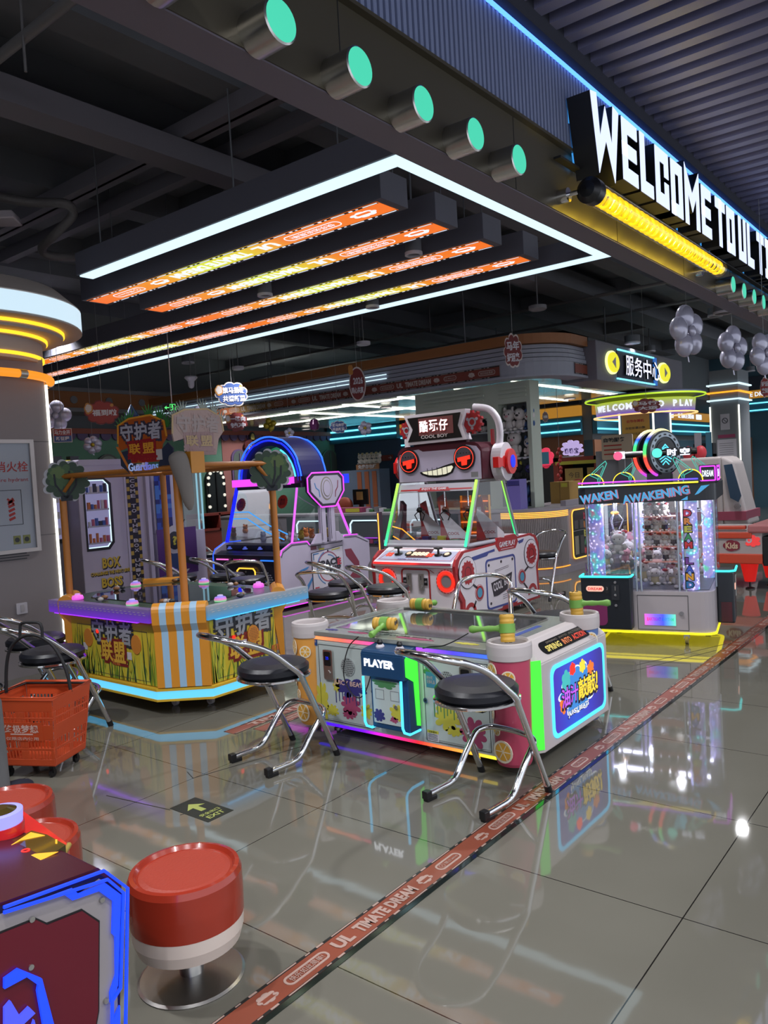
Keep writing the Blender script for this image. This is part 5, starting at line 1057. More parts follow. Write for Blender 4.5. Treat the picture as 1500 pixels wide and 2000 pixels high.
for i, a in enumerate((-.40, -.12, .14, .40)): q = MB(); q.lathe(cpn.p(a, .12, 0), [(.03, 0), (.03, .01), (.018, .014), (.016, .03), (0, .034)], E('bluish_button', (90, 110, 230), .5), 16); q.build('push_button', SP)
# glass and tubes
A = {'bl': (-.58, .22, .76), 'br': (.58, .20, .77), 'Br': (.58, 1.22, .77), 'Bl': (-.58, 1.22, .77), 'tl': (-.55, .42, 1.45), 'tr': (.50, .42, 1.42), 'Tr': (.58, .90, 1.42), 'Tl': (-.55, .90, 1.45)}
q = MB(); q.add([A['bl'], A['br'], A['tr'], A['tl']], [(0, 1, 2, 3)], gclr); q.add([A['br'], A['Br'], A['Tr'], A['tr']], [(0, 1, 2, 3)], gclr); q.add([A['bl'], A['tl'], A['Tl'], A['Bl']], [(0, 1, 2, 3)], gclr); q.build('glass', SP)
for a, b_, m_, r_, l_ in (('bl', 'tl', E('tube_deep_blue', (10, 24, 255), 1.6), .022, 'deep blue light tube'), ('br', 'tr', E('tube_magenta', (205, 90, 225), 1.2), .014, 'magenta light tube'), ('Br', 'Tr', E('tube_magenta', (205, 90, 225), 1.2), .016, 'magenta light tube')):
    q = MB(); q.tube([A[a], A[b_]], r_, m_, 8); q.build('corner_light_tube', SP, l_)
q = MB(); q.box(-.60, .42, .38, .46, 1.44, 1.53, Epink); q.build('cross_bar', SP, 'magenta glowing bar'); q = MB(); q.box(-.56, .58, .40, .92, 1.40, 1.45, shipd).box(-.55, .58, .46, .90, 1.45, 1.53, shipd); q.build('top_frame', SP); q = MB(); q.box(.54, .64, 1.10, 1.19, 1.42, 1.53, Eblue).box(.50, .56, .90, 1.12, 1.44, 1.50, shipd); q.build('corner_lamp', SP, 'blue glowing block')
# arch
af = fr0(.50)
q = MB(); q.plate(af, arc(-.02, 1.48, .55, 0, 180, 28)+arc(-.02, 1.48, .44, 180, 0, 28), -.42, 0, P('arch_dark_blue', (32, 30, 84), .4)); ao = q.build('arch', SP, 'dark blue arch')
for r_, y_, m_ in ((.55, .47, E('arch_light_blue', (40, 100, 255), 1.7)), (.505, .47, Eblue), (.55, .90, E('arch_light_blue', (40, 100, 255), 1.7)), (.52, .72, Eblue)):
    q = MB(); ps = []
    for i in range(0, 33): an = PI*i/32; rr_ = r_+(.012 if 4 < i < 12 or 20 < i < 28 else 0); ps.append((-.02+rr_*math.cos(an), y_, 1.48+rr_*math.sin(an)))
    q.tube(ps, .011, m_, 6); q.build('arch_light_tube', ao, 'blue light tube')
q = MB(); ps = [(-.02+.43*math.cos(PI*i/32), .495, 1.48+.43*math.sin(PI*i/32)) for i in range(0, 12)]; q.tube(ps, .010, Ecyan, 6); q.build('arch_light_tube', ao, 'cyan light tube')
q = MB(); q.plate(af, circ(-.02, 1.48, .43, 24, None, 0, 180), -.20, -.16, ramp('holographic_film', 'X', -.4, .4, [(0, (70, 110, 120)), (.45, (60, 190, 130)), (.6, (150, 170, 170)), (.8, (190, 110, 150)), (1, (120, 130, 140))], .35)); q.build('arch_back', ao, 'holographic green film')
# shield emblem on the right side
ef = Fr((.62, 0, 0), (0, 1, 0), (0, 0, 1)); sh = [(.46, 1.50), (.54, 1.56), (1.02, 1.56), (1.09, 1.50), (1.09, 1.33), (1.02, 1.25), (.93, 1.15), (.68, 1.15), (.52, 1.28), (.46, 1.34)]
q = MB(); q.plate(ef, sh, -.03, .01, shipd); q.plate(ef, [(.775+(a-.775)*.84, 1.36+(b_-1.36)*.82) for a, b_ in sh], .01, .02, shipw); eo_ = q.build('shield_emblem', SP, 'grey shield emblem')
q = MB(); q.tube([ef.p(a, b_, .012) for a, b_ in sh], .009, Epink, 6, closed=True); q.build('emblem_light_tube', eo_, 'magenta light outline')
q = MB(); q.plate(ef, circ(.775, 1.37, .105, 28, .14), .02, .022, P('emblem_olive', (130, 124, 110), .4)); q.plate(ef, circ(.775, 1.37, .092, 28, .125), .022, .024, shipw); q.plate(ef, circ(.775, 1.37, .07, 28, .10), .024, .026, P('emblem_olive', (130, 124, 110), .4)); q.plate(ef, circ(.775, 1.37, .062, 28, .09), .026, .028, shipw)
q.path(ef, [(.57, 1.44), (.59, 1.38), (.64, 1.35), (.65, 1.27)], .012, .02, .022, P('ship_blue', (60, 120, 180), .4)); q.path(ef, [(.98, 1.46), (.97, 1.38), (.93, 1.33), (.92, 1.26)], .012, .02, .022, mar); q.build('emblem_print', eo_)
q = MB()
for a in (.70, .86): q.box(.585, .625, a-.045, a+.045, .73, 1.17, shipw); q.path(ef, [(a-.03, .76), (a-.03, 1.14)], .006, .006, .008, dl)
q.hexa([(.585, .50, .725), (.625, .50, .725), (.625, .66, .725), (.585, .66, .725)], [(.585, .60, .84), (.625, .60, .84), (.625, .66, .84), (.585, .66, .84)], shipw); q.hexa([(.585, .90, .725), (.625, .90, .725), (.625, 1.08, .725), (.585, 1.08, .725)], [(.585, .90, .84), (.625, .90, .84), (.625, .96, .84), (.585, .96, .84)], shipw); q.build('side_pillar', SP)
q = MB(); q.box(-.5, .52, .25, 1.45, .74, .76, P('ship_floor', (150, 150, 170), .3)); q.build('play_floor', SP)
rd = random.Random(5)
for i in range(12):
    q = MB(); c_ = Vector((rd.uniform(-.2, .5), rd.uniform(.3, 1.1), .79)); m_ = [P('plush_orange', (206, 120, 60), .8), P('plush_yellow', (206, 176, 70), .8), white][i % 3]
    q.ball(c_, .04, m_, 10, 7).ball(c_+Vector((0, 0, .05)), .035, m_, 10, 7); q.ball(c_+Vector((.03, 0, .08)), .012, m_, 6, 5).ball(c_+Vector((-.03, 0, .08)), .012, m_, 6, 5); q.build('plush_prize', SP)
q = MB(); q.tube([(-.56, .34, 1.13), (-.30, .36, 1.13), (.0, .40, .96), (.42, .48, .78)], .008, E('tube_sky', (60, 150, 230), 1.3), 6); q.tube([(-.56, .32, 1.05), (-.32, .34, 1.05), (-.02, .38, .88), (.2, .45, .78)], .008, E('tube_sky', (60, 150, 230), 1.3), 6); q.build('slide_light_tube', SP, 'sky blue light tubes')
for a, z_ in ((-.46, 1.22), (.28, 1.24)): q = MB(); ff = Fr((a, .385, z_), (1, 0, 0), (0, .28, 1)); q.plate(ff, gear(0, 0, .085, 18, .06), 0, .004, P('notice_red', (196, 60, 50), .5)); q.txt(ff, '游戏\n规则', 0, 0, .09, .08, dl, .004, .006); q.build('notice_sticker', SP, 'round red sticker')
for a, b_ in ((-.4, .1), (.4, .1), (.4, 1.4), (-.4, 1.4)): q = MB(); q.lathe((a, b_, 0), [(.03, 0), (.03, .012), (.012, .02), (.012, .06)], black, 14); q.build('leveling_foot', SP)
# ================================================================== dream claw machine
ang = math.atan2(-.978, .209)
CL = thing('glass_claw_machine', 'clear claw machine full of plush with AWAKENING band, wheel on top and yellow base light', 'game machine', (6.11, 2.25, 0), ang)
cw = P('claw_base_white', (168, 160, 164), .4); cb = P('claw_black_box', (26, 30, 38), .35)
def rr2(x0, y0, x1, y1, r): return rrect(x0, y0, x1, y1, r, 5)
q = MB(); base = rr2(-.48, 0, .50, 1.02, .10); q.plate(GZ, base, .115, .435, cw); q.plate(GZ, rr2(-.46, .02, .48, 1.0, .1), .10, .118, blackm); soften(q.build('base_cabinet', CL), .004)
q = MB(); q.plate(GZ, rr2(-.49, -.012, .51, 1.03, .10), .100, .114, E('claw_base_yellow', (255, 236, 30), 1.7)); q.build('base_light_strip', CL, 'yellow light strip around the base')
f = fr0(-.001); q = MB(); q.path(f, [(-.07, .13), (.31, .13), (.31, .405), (-.07, .405)], .004, 0, .002, P('panel_gap', (60, 62, 64), .6), closed=True)
q.rect(f, -.02, .165, .215, .255, 0, .004, ramp('rhythm_panel', 'X', -.02, .215, [(0, (235, 110, 220)), (.35, (130, 110, 250)), (.6, (80, 90, 250)), (1, (110, 235, 200))], 1.0)); q.txt(f, 'EARTBEAT RHYTHM', .10, .215, .20, .026, ramp('rhythm_letters', 'X', 0, .2, [(0, (255, 40, 90)), (.5, (30, 40, 255)), (1, (60, 210, 150))], 1.0), .004, .006, .02); q.disc(f, .26, .265, .016, 0, .012, grey, 16); q.build('service_door', CL, 'door with a small rainbow panel')
# control boxes
q = MB(); q.box(-.495, -.10, -.10, .02, .14, .56, cb); bx = soften(q.build('control_box', CL, 'black control box'), .012)
q = MB(); ff = fr0(-.101); q.plate(ff, rrect(-.45, .445, -.31, .49, .022), 0, .006, E('dream_badge', (255, 190, 170), .9)); q.txt(ff, 'DREAM', -.38, .4675, .11, .022, E('badge_red', (220, 60, 60), .9), .006, .008, .03); q.build('badge', bx, 'pink DREAM badge')
q = MB(); q.plate(ff, rrect(-.25, .38, -.19, .50, .006), 0, .008, P('coin_plate', (60, 62, 68), .3, metal=.5)); q.rect(ff, -.224, .455, -.216, .49, .008, .010, steel); q.disc(ff, -.22, .42, .010, .008, .014, chrome, 12); q.rect(ff, -.30, .43, -.27, .49, 0, .004, blackm); q.txt(ff, '3', -.285, .47, .012, None, grey, .004, .005); q.disc(ff, -.22, .335, .010, 0, .008, grey, 14); q.disc(ff, -.22, .52, .010, 0, .008, grey, 14); q.build('coin_slot', bx)
q = MB(); q.plate(ff, rrect(-.49, .17, -.29, .37, .04), -.002, .001, P('dark_magenta_recess', (120, 40, 90), .4)); q.build('prize_opening', bx)
q = MB(); q.tube([(-.50, .05, .565), (-.50, -.105, .565), (-.12, -.105, .565), (-.10, -.08, .565), (-.10, .02, .565)], .009, E('claw_cyan', (60, 235, 235), 1.6), 6); q.build('light_tube', bx, 'cyan light tube')
q = MB(); q.box(.50, .63, .30, .62, .14, .55, cb); by = soften(q.build('control_box', CL, 'black control box on the right side'), .012)
q = MB(); q.tube([(.50, .29, .56), (.60, .29, .56), (.64, .33, .56), (.64, .62, .56)], .009, E('claw_cyan', (60, 235, 235), 1.6), 6); q.build('light_tube', by, 'cyan light tube')
q = MB(); ff2 = Fr((0, .299, 0), (1, 0, 0), (0, 0, 1)); q.rect(ff2, .53, .15, .61, .31, 0, .002, P('dark_red_recess', (70, 20, 30), .4)); fs = Fr((.631, 0, 0), (0, 1, 0), (0, 0, 1)); q.plate(fs, rrect(.36, .40, .44, .45, .02), 0, .005, E('dream_badge', (255, 190, 170), .9)); q.rect(fs, .50, .33, .56, .50, 0, .006, steel); q.build('side_fittings', by)
# glass body
q = MB(); gb = rr2(-.475, .02, .50, 1.0, .16); n_ = len(gb); q.add([GZ.p(a, b_, .435) for a, b_ in gb]+[GZ.p(a, b_, 1.15) for a, b_ in gb], [(i, (i+1) % n_, n_+(i+1) % n_, n_+i) for i in range(n_)], glass('claw_glass', (.95, .97, 1), .06)); q.build('glass_body', CL, 'curved clear walls')
for a, b_ in ((-.07, .0), (-.035, .0), (.25, .02), (-.475, .12), (.30, .02), (.50, .3)): q = MB(); q.cyl((a, b_+.005, .435), (a, b_+.005, 1.15), .008, P('clear_post', (170, 178, 190), .15, metal=.4), 8); q.build('clear_post', CL)
q = MB(); q.plate(GZ, rr2(-.51, -.03, .54, 1.05, .07), 1.147, 1.275, cb); q.plate(GZ, rr2(-.50, -.02, .53, 1.04, .07), 1.275, 1.285, blackm); mqo = q.build('top_band', CL, 'black band reading AWAKENING')
q = MB(); ff = fr0(-.0305); AW = P('awakening_blue', (84, 186, 245), .4); AWp = P('awakening_pink_edge', (220, 130, 160), .4)
for a, b_, k, st in ((-.335, 1.205, .30, 'WAKEN'), (.10, 1.205, .50, 'AWAKENING')):
    g_ = ff.at(a, b_, 0, .13); q.txt(g_, st, .004, -.004, k*1.02, .074, AWp, 0, .0015, .05); q.txt(g_, st, 0, 0, k, .068, AW, .0015, .003, .03)
q.plate(ff, [(.29, 1.155), (.34, 1.155), (.34, 1.185)], 0, .002, AW); q.plate(ff, [(.39, 1.19), (.44, 1.26), (.50, 1.265), (.42, 1.20)], 0, .002, AW); q.build('lettering', mqo, 'slanted blue AWAKENING letters')
q = MB(); q.tube([(-.49, -.04, 1.320), (.42, -.04, 1.315)], .007, ramp('top_bar_violet', 'X', -.5, .45, [(0, (210, 50, 230)), (.6, (160, 60, 240)), (1, (60, 70, 240))], 1.6), 6); q.build('light_bar', CL, 'violet light bar'); q = MB(); q.tube([(-.49, -.04, 1.292), (.42, -.04, 1.290)], .007, ramp('top_bar_yellow', 'X', -.5, .45, [(0, (160, 250, 255)), (.3, (190, 240, 220)), (.45, (255, 225, 60)), (1, (255, 235, 50))], 1.5), 6); q.build('light_bar', CL, 'yellow light bar')
for a, y_, sg in ((-.40, .12, 1), (-.18, .30, 1), (.36, .05, -1), (.46, .45, -1)):
    q = MB(); g_ = fr0(y_); q.plate(g_, circ(a, 1.30, .085, 16, None, 0, 180), -.03, .03, cb); ps = [g_.p(a+.087*math.cos(PI*i/16), 1.30+.087*math.sin(PI*i/16), .02) for i in range(17)]; q.tube(ps, .006, Eyel, 6)
    o_ = q.build('half_disc', CL, 'black half disc with yellow light rim')
    q = MB(); w2 = [(a-sg*.02, 1.38), (a+sg*.07, 1.46), (a+sg*.11, 1.49), (a+sg*.12, 1.47), (a+sg*.07, 1.36), (a+sg*.05, 1.30), (a+sg*.04, 1.35)]
    tq = E('turquoise_wire', (70, 190, 170), .8)
    q.path(g_, w2, .006, .03, .036, tq, closed=True); c2_ = (a+sg*.055, 1.40); q.path(g_, [(c2_[0]+(x_-c2_[0])*.6, c2_[1]+(y2-c2_[1])*.6) for x_, y2 in w2], .004, .03, .036, tq, closed=True); q.build('wing', o_, 'turquoise wing outline')
q = MB(); g_ = Fr((.545, 0, 0), (0, 1, 0), (0, 0, 1)); q.box(.42, .545, .08, .42, 1.285, 1.415, cb); g0 = fr0(.078); q.hole(g0, rrect(.425, 1.29, .54, 1.41, .01), rrect(.435, 1.30, .53, 1.40, .005), 0, .006, E('dream_box_violet', (205, 60, 235), 1.4)); q.hole(g_, rrect(.09, 1.29, .41, 1.41, .01), rrect(.105, 1.305, .395, 1.395, .005), 0, .006, E('dream_box_violet', (205, 60, 235), 1.4)); q.txt(g_, 'DREAM', .25, 1.35, .25, .06, E('dream_white', (230, 240, 255), 1.2), 0, .004, .03); q.txt(g0, 'DREAM', .482, 1.35, .08, .05, E('dream_white', (230, 240, 255), 1.2), 0, .004, .03); q.build('name_box', CL, 'violet lit box reading DREAM')
# wheel
wc = Vector((.09, .25, 1.53)); wa = Vector((.80, -.60, 0)).normalized(); ww = Vector((.60, .80, 0)).normalized(); WF = Fr(wc, ww, (0, 0, 1))
q = MB(); 
for d_ in (-.09, .02): q.disc(WF, 0, 0, .180, d_, d_+.07, cb, 40)
q.ring(WF, 0, 0, .13, .165, .09, .098, P('wheel_silver', (150, 160, 170), .3, metal=.5), 40); q.disc(WF, 0, 0, .10, .09, .094, black, 32); wo = q.build('wheel', CL, 'large double wheel')
wcol = ramp('wheel_rainbow', 'Z', 1.36, 1.70, [(0, (190, 70, 220)), (.15, (250, 80, 60)), (.4, (250, 70, 60)), (.5, (80, 220, 110)), (.7, (60, 210, 120)), (.85, (30, 70, 250)), (1, (250, 240, 170))], 1.3)
for d_ in (-.055, .055): q = MB(); q.tube([WF.p(.185*math.cos(2*PI*i/36), .185*math.sin(2*PI*i/36), d_) for i in range(36)], .014, wcol, 8, closed=True); q.build('wheel_light_tube', wo, 'rainbow light ring')
q = MB()
for k in range(16): an = 2*PI*k/16; q.rect(WF.at(.147*math.cos(an), .147*math.sin(an), .098, an), -.006, -.012, .006, .012, 0, .003, black)
for k in range(-3, 4): q.path(WF, [(-.07*math.cos(k*.35), .022*k-.03), (0, .022*k), (.07*math.cos(k*.35), .022*k-.03)], .008, .094, .098, E('wheel_cyan_lines', (90, 220, 255), 1.2))
q.build('wheel_face', wo, 'silver face with cyan lines')
q = MB(); q.tube([wc+Vector((-.27, -.16, .0)), wc+Vector((.32, -.16, .0))], .025, black, 4); q.disc(fr0(wc.y-.19), wc.x+.03, wc.z, .037, 0, .03, E('arm_turquoise', (90, 225, 205), 1.1), 24); q.disc(fr0(wc.y-.19), wc.x-.27, wc.z-.005, .034, 0, .03, E('arm_rose', (235, 90, 130), 1.1), 24); q.rect(fr0(wc.y-.185), wc.x-.30, wc.z-.03, wc.x-.22, wc.z+.03, -.01, .0, E('arm_white', (230, 235, 255), 1.0)); ar = q.build('cross_arm', CL, 'black arm across the wheel')
q = MB(); g_ = fr0(wc.y-.187); 
for ch, a in (('时', .14), ('空', .235)): q.rect(g_, wc.x+a-.045, wc.z-.03, wc.x+a+.045, wc.z+.035, 0, .004, black); q.txt(g_, ch, wc.x+a, wc.z, .07, .055, E('arm_white', (230, 235, 255), 1.0), .004, .008, .05)
q.build('arm_letters', ar, 'white Chinese letters'); q = MB(); q.box(.02, .20, .16, .34, 1.285, 1.37, cb); q.build('wheel_mount', CL)
# prize columns and letters
pcol = bpy.data.materials.new('glitter_column_light'); pcol.use_nodes = True; nt = pcol.node_tree; b = nt.nodes['Principled BSDF']; tc = nt.nodes.new('ShaderNodeTexCoord'); vo = nt.nodes.new('ShaderNodeTexVoronoi'); vo.inputs['Scale'].default_value = 34
mp = nt.nodes.new('ShaderNodeMapping'); mp.inputs['Scale'].default_value = (1, 1, 1); wv = nt.nodes.new('ShaderNodeTexNoise'); wv.inputs['Scale'].default_value = 7; wv.inputs['Detail'].default_value = 2; crn = nt.nodes.new('ShaderNodeValToRGB'); hs = nt.nodes.new('ShaderNodeHueSaturation')
nt.links.new(tc.outputs['Object'], vo.inputs[0]); nt.links.new(tc.outputs['Object'], wv.inputs['Vector']); nt.links.new(wv.outputs['Fac'], crn.inputs[0]); e = crn.color_ramp.elements
while len(e) < 6: e.new(.5)
for i, (p_, c_) in enumerate(((.28, (110, 230, 180)), (.38, (170, 165, 235)), (.48, (196, 180, 235)), (.56, (150, 150, 240)), (.64, (110, 225, 230)), (.72, (240, 120, 160)))): e[i].position = p_; e[i].color = (*srgb(*c_), 1)
ms = nt.nodes.new('ShaderNodeMath'); ms.operation = 'MULTIPLY_ADD'; ms.inputs[1].default_value = -5.0; ms.inputs[2].default_value = 2.2; mxx = nt.nodes.new('ShaderNodeMath'); mxx.operation = 'MAXIMUM'; mxx.inputs[1].default_value = .26; nt.links.new(vo.outputs['Distance'], ms.inputs[0]); nt.links.new(crn.outputs[0], b.inputs['Emission Color']); nt.links.new(crn.outputs[0], b.inputs['Base Color']); nt.links.new(ms.outputs[0], mxx.inputs[0]); nt.links.new(mxx.outputs[0], b.inputs['Emission Strength'])
for a, y_ in ((-.40, .16), (-.15, .75), (.33, .12), (.42, .80)):
    q = MB(); q.cyl((a, y_, .44), (a, y_, 1.14), .062 if y_ < .3 else .05, pcol, 20); q.build('glitter_column', CL, 'glittering rainbow column')
LC = [(196, 60, 90), (206, 130, 70), (180, 180, 80), (60, 140, 90), (190, 50, 60), (110, 60, 140), (60, 90, 190), (220, 160, 60), (40, 110, 170)]
def vert_letters(fr, x_, s_, z0, z1, h_):
    q = MB(); L_ = 'DREAM LAND'; n_ = len(L_); j = 0
    for i, ch in enumerate(L_):
        if ch == ' ': continue
        z_ = z1-(z1-z0)*i/(n_-1); q.txt(fr, ch, x_, z_, s_*1.12, h_*1.15, black, 0, .002, .09); q.txt(fr, ch, x_, z_, s_*.9, h_*.92, P('land_letter_%d' % j, LC[j], .4), .002, .004, .05); j += 1
    return q
vert_letters(fr0(.012), .33, .062, .49, 1.05, .055).build('vertical_lettering', CL, 'colourful DREAM LAND letters'); vert_letters(Fr((-.475, .08, 0), (.5, -.86, 0), (0, 0, 1)), 0, .05, .40, 1.05, .06).build('vertical_lettering', CL, 'colourful DREAM LAND letters on the left edge')
# plush: bear-like dolls on shelves
pw, pr_, pbk = P('plush_white', (206, 200, 198), .85, bump=.3, scale=60), P('plush_red_cap', (150, 34, 44), .8), P('plush_dark', (60, 52, 60), .8); ppk = P('plush_pink', (206, 150, 160), .85)
def plush(par, c_, s_, cap, body, rz=0.):
    q = MB(); c_ = Vector(c_); q.ball(c_+Vector((0, 0, .05*s_)), (.042*s_, .036*s_, .05*s_), body, 12, 8).ball(c_+Vector((0, -.006*s_, .118*s_)), (.055*s_, .042*s_, .045*s_), pw if body != ppk else ppk, 14, 9)
    for k in (-1, 1): q.ball(c_+Vector((k*.04*s_, 0, .155*s_)), (.016*s_, .012*s_, .02*s_), pw, 8, 6).ball(c_+Vector((k*.05*s_, -.01*s_, .06*s_)), (.018*s_, .018*s_, .026*s_), pw, 8, 6).ball(c_+Vector((k*.028*s_, -.035*s_, .015*s_)), (.02*s_, .024*s_, .016*s_), pw, 8, 6).ball(c_+Vector((k*.02*s_, -.047*s_, .12*s_)), .0055*s_, black, 6, 4)
    if cap: q.ball(c_+Vector((.032*s_, -.02*s_, .158*s_)), (.03*s_, .018*s_, .018*s_), cap, 10, 6)
    return q.build('plush_doll', par)
sh_ = glass('clear_shelf', (1, 1, 1), .12)
q = MB()
for z_ in (.66, .78, .90, 1.02): q.box(-.02, .24, .05, .22, z_, z_+.006, E('shelf_edge_rose', (220, 150, 140), .35)); 
q.build('clear_shelf', CL)
for j, z_ in enumerate((.666, .786, .906, 1.026)):
    for i in range(4):
        if (j, i) in ((3, 3), (0, 1)): continue
        plush(CL, (.02+.064*i, .10, z_), .62, pr_, [pbk, pw][(i+j) % 2])
rd = random.Random(21)
for i in range(44):
    a, y_ = rd.uniform(-.42, .42), rd.uniform(.12, .9); lv = rd.choice((.44, .48, .53, .60)) if a > -.1 else rd.choice((.60, .68, .72, .62)); plush(CL, (a, y_, lv), rd.uniform(.7, 1.1), pr_ if i % 3 == 0 else None, [pw, ppk, pw, P('plush_cream', (200, 186, 150), .85)][i % 4])
q = MB(); q.box(-.45, -.06, .08, .5, .58, .60, gclr); q.box(-.44, .46, .1, .95, .436, .44, P('claw_floor', (90, 92, 104), .4)); q.build('play_floor', CL)
for a, y_ in ((-.27, .3), (.1, .5), (.36, .45)):
    q = MB(); q.cyl((a, y_, 1.147), (a, y_, 1.06), .02, chrome, 12).ball((a, y_, 1.05), (.035, .035, .02), orn if a < 0 else chrome, 12, 8)
    for k in range(3): an = 2*PI*k/3+.3; q.tube([(a+.02*math.cos(an), y_+.02*math.sin(an), 1.05), (a+.065*math.cos(an), y_+.065*math.sin(an), .99), (a+.03*math.cos(an), y_+.03*math.sin(an), .91)], .006, chrome, 6)
    q.build('claw', CL, 'chrome claw')
q = MB(); q.box(-.40, .40, .30, .34, 1.138, 1.147, E('cabinet_ceiling_light', (226, 226, 255), 18.0)).box(-.40, .40, .70, .74, 1.138, 1.147, E('cabinet_ceiling_light', (226, 226, 255), 18.0)); q.build('inner_lamp', CL, 'white lamp strips inside the top')
for a, y_ in ((-.28, .2), (.11, .30), (-.1, .7), (.2, .08)):
    l = bpy.data.lights.new('inner_glow', 'POINT'); l.energy = 1.6; l.color = (.9, .92, 1); l.shadow_soft_size = .03; o = bpy.data.objects.new('inner_glow', l); C.objects.link(o); o.parent = CL; o.location = (a, y_, 1.12)
for a, y_ in ((.28, .12), (-.38, .12), (.38, .9), (-.38, .9)):
    q = MB(); q.cyl((a-.012, y_, .032), (a+.012, y_, .032), .032, P('caster_wheel_cream', (150, 140, 100), .5), 18).box(a-.022, a+.022, y_-.015, y_+.025, .045, .10, steel); q.build('caster', CL)
def vz(px, py, x, y):
    d = ray(px, py); n = Vector((FW.x, FW.y, 0)); return CAM_H + d.z*(Vector((x, y, 0)).dot(n)/d.dot(n))
# ================================================================== left pillar with light rings
pilm = P('pillar_warm_grey', (134, 126, 128), .6, scale=2); cream2 = P('pillar_cream_top', (176, 164, 158), .6)
PX_, PY_ = 2.96, 6.75
q = MB(); q.box(2.5, 3.42, 6.3, 7.2, 0, 2.62, pilm)
for z_ in (1.14, 1.92): q.box(2.498, 3.422, 6.298, 7.202, z_, z_+.004, P('joint_line', (70, 66, 68), .7))
structure(q.build('wall_pillar'))
tz = lambda px, py, r: vz(px, py, PX_+r*math.cos(math.radians(-27)), PY_+r*math.sin(math.radians(-27)))
zt = [tz(186, 618, .95), tz(188, 648, .95), tz(188, 660, .95), tz(108, 690, .62), tz(110, 728, .62), tz(124, 745, .69)]
t = thing('pillar_ring_canopy', 'round cream canopy with white, yellow and orange light rings on the left pillar', 'light canopy', (PX_, PY_, 0))
q = MB(); z1, z0 = zt[0], zt[1]
q.lathe((0, 0, 0), [(.80, z1+.16), (.955, z1+.02), (.94, z1), (.94, z0), (.955, z0-.02), (.955, z0-.03), (.80, z0-.03), (.80, z0-.07), (.79, z0-.09), (.66, z0-.09), (.66, z0-.13), (.626, z0-.13), (.626, 2.62), (.615, 2.58)], cream2, 64)
q.build('canopy', t)
q = MB(); q.lathe((0, 0, 0), [(.956, z0-.01), (.956, z1+.01)], E('ring_daylight', (205, 230, 245), .95), 64); q.build('light_ring', t, 'broad white light ring')
for r_, z_ in ((.806, z0-.045), (.666, z0-.108), (.632, vz(108, 700, 3.3, 6.5))):
    q = MB(); q.lathe((0, 0, 0), [(r_-.01, z_-.014), (r_+.006, z_-.012), (r_+.006, z_+.012), (r_-.01, z_+.014)], E('ring_yellow', (255, 190, 40), 1.7), 64); q.build('light_ring', t, 'yellow light ring')
q = MB(); zo = zt[5]; q.tube([(.672*math.cos(2*PI*i/64), .672*math.sin(2*PI*i/64), zo) for i in range(64)], .034, E('ring_orange_tube', (255, 150, 40), 1.0), 10, closed=True); q.build('light_ring', t, 'orange tube light ring')
for a in (-75, -20, 200): an = math.radians(a); q = MB(); q.cyl((.672*math.cos(an)-.035*math.sin(an), .672*math.sin(an)+.035*math.cos(an), zo), (.672*math.cos(an)+.035*math.sin(an), .672*math.sin(an)-.035*math.cos(an), zo), .037, steel, 14); q.build('clamp', t)
tag(MB().box(3.422, 3.44, 6.285, 6.30, .10, zo-.05, E('pillar_strip', (245, 245, 230), 2.2)).build('corner_light_strip'), 'vertical white light strip on the edge of the left pillar', 'light strip')
bx1 = aty(62, 870, 6.3); zt_, zb_ = aty(40, 866, 6.3).z, aty(40, 1072, 6.3).z; xr = aty(70, 970, 6.3).x
t = thing('fire_hydrant_sign', 'grey framed fire hydrant notice board with red Chinese characters on the left pillar', 'sign', (xr, 6.3, 0))
f = fr0(-.001); W_ = .62; q = MB(); q.rect(f, -W_, zb_, 0, zt_, 0, .012, P('notice_pale_blue', (150, 156, 168), .3)); q.build('board', t)
q = MB(); q.hole(f, [(-W_-.03, zb_-.03), (.0, zb_-.03), (.0, zt_+.03), (-W_-.03, zt_+.03)], [(-W_, zb_), (-.035, zb_), (-.035, zt_), (-W_, zt_)], 0, .03, P('silver_frame', (176, 168, 166), .35, metal=.4)); q.build('frame', t, 'silver frame')
q = MB(); rdn = P('notice_red_print', (160, 40, 36), .5); q.txt(f, '消火栓', -.19, zt_-.19, .27, .085, rdn, .012, .014, .01); q.txt(f, 'Fire hydrant', -.19, zt_-.30, .26, .04, rdn, .012, .014)
q.path(f, [(-.36, zt_-.66), (-.13, zt_-.66), (-.13, zt_-.38), (-.36, zt_-.38)], .004, .012, .014, stdk, closed=True)
for k in range(5): q.path(f, [(-.24, zt_-.62+.035*k), (-.19, zt_-.60+.035*k)], .02, .012, .014, rdn)
q.plate(f, gear(-.22, zt_-.47, .035, 4, .5), .012, .014, rdn)
for k in range(2): q.rect(f, -.22+.08*k, zt_-.82, -.16+.08*k, zt_-.75, .012, .014, P('notice_olive', (120, 124, 70), .5)); q.disc(f, -.19+.08*k, zt_-.785, .02, .014, .016, stdk, 10)
for k in range(4): q.rect(f, -.36, zt_-.88-.022*k, -.10-.02*(k % 2), zt_-.872-.022*k, .012, .0135, stdk)
q.build('print', t)
p = aty(42, 1188, 6.3); q = MB(); f_ = fr0(6.299, p.x, p.z); q.plate(f_, rrect(-.045, -.045, .045, .045, .006), 0, .010, white); q.rect(f_, -.012, -.028, .014, .028, .010, .015, P('switch_rocker', (176, 172, 176), .4)); tag(q.build('wall_switch'), 'white square switch low on the left pillar', 'switch')
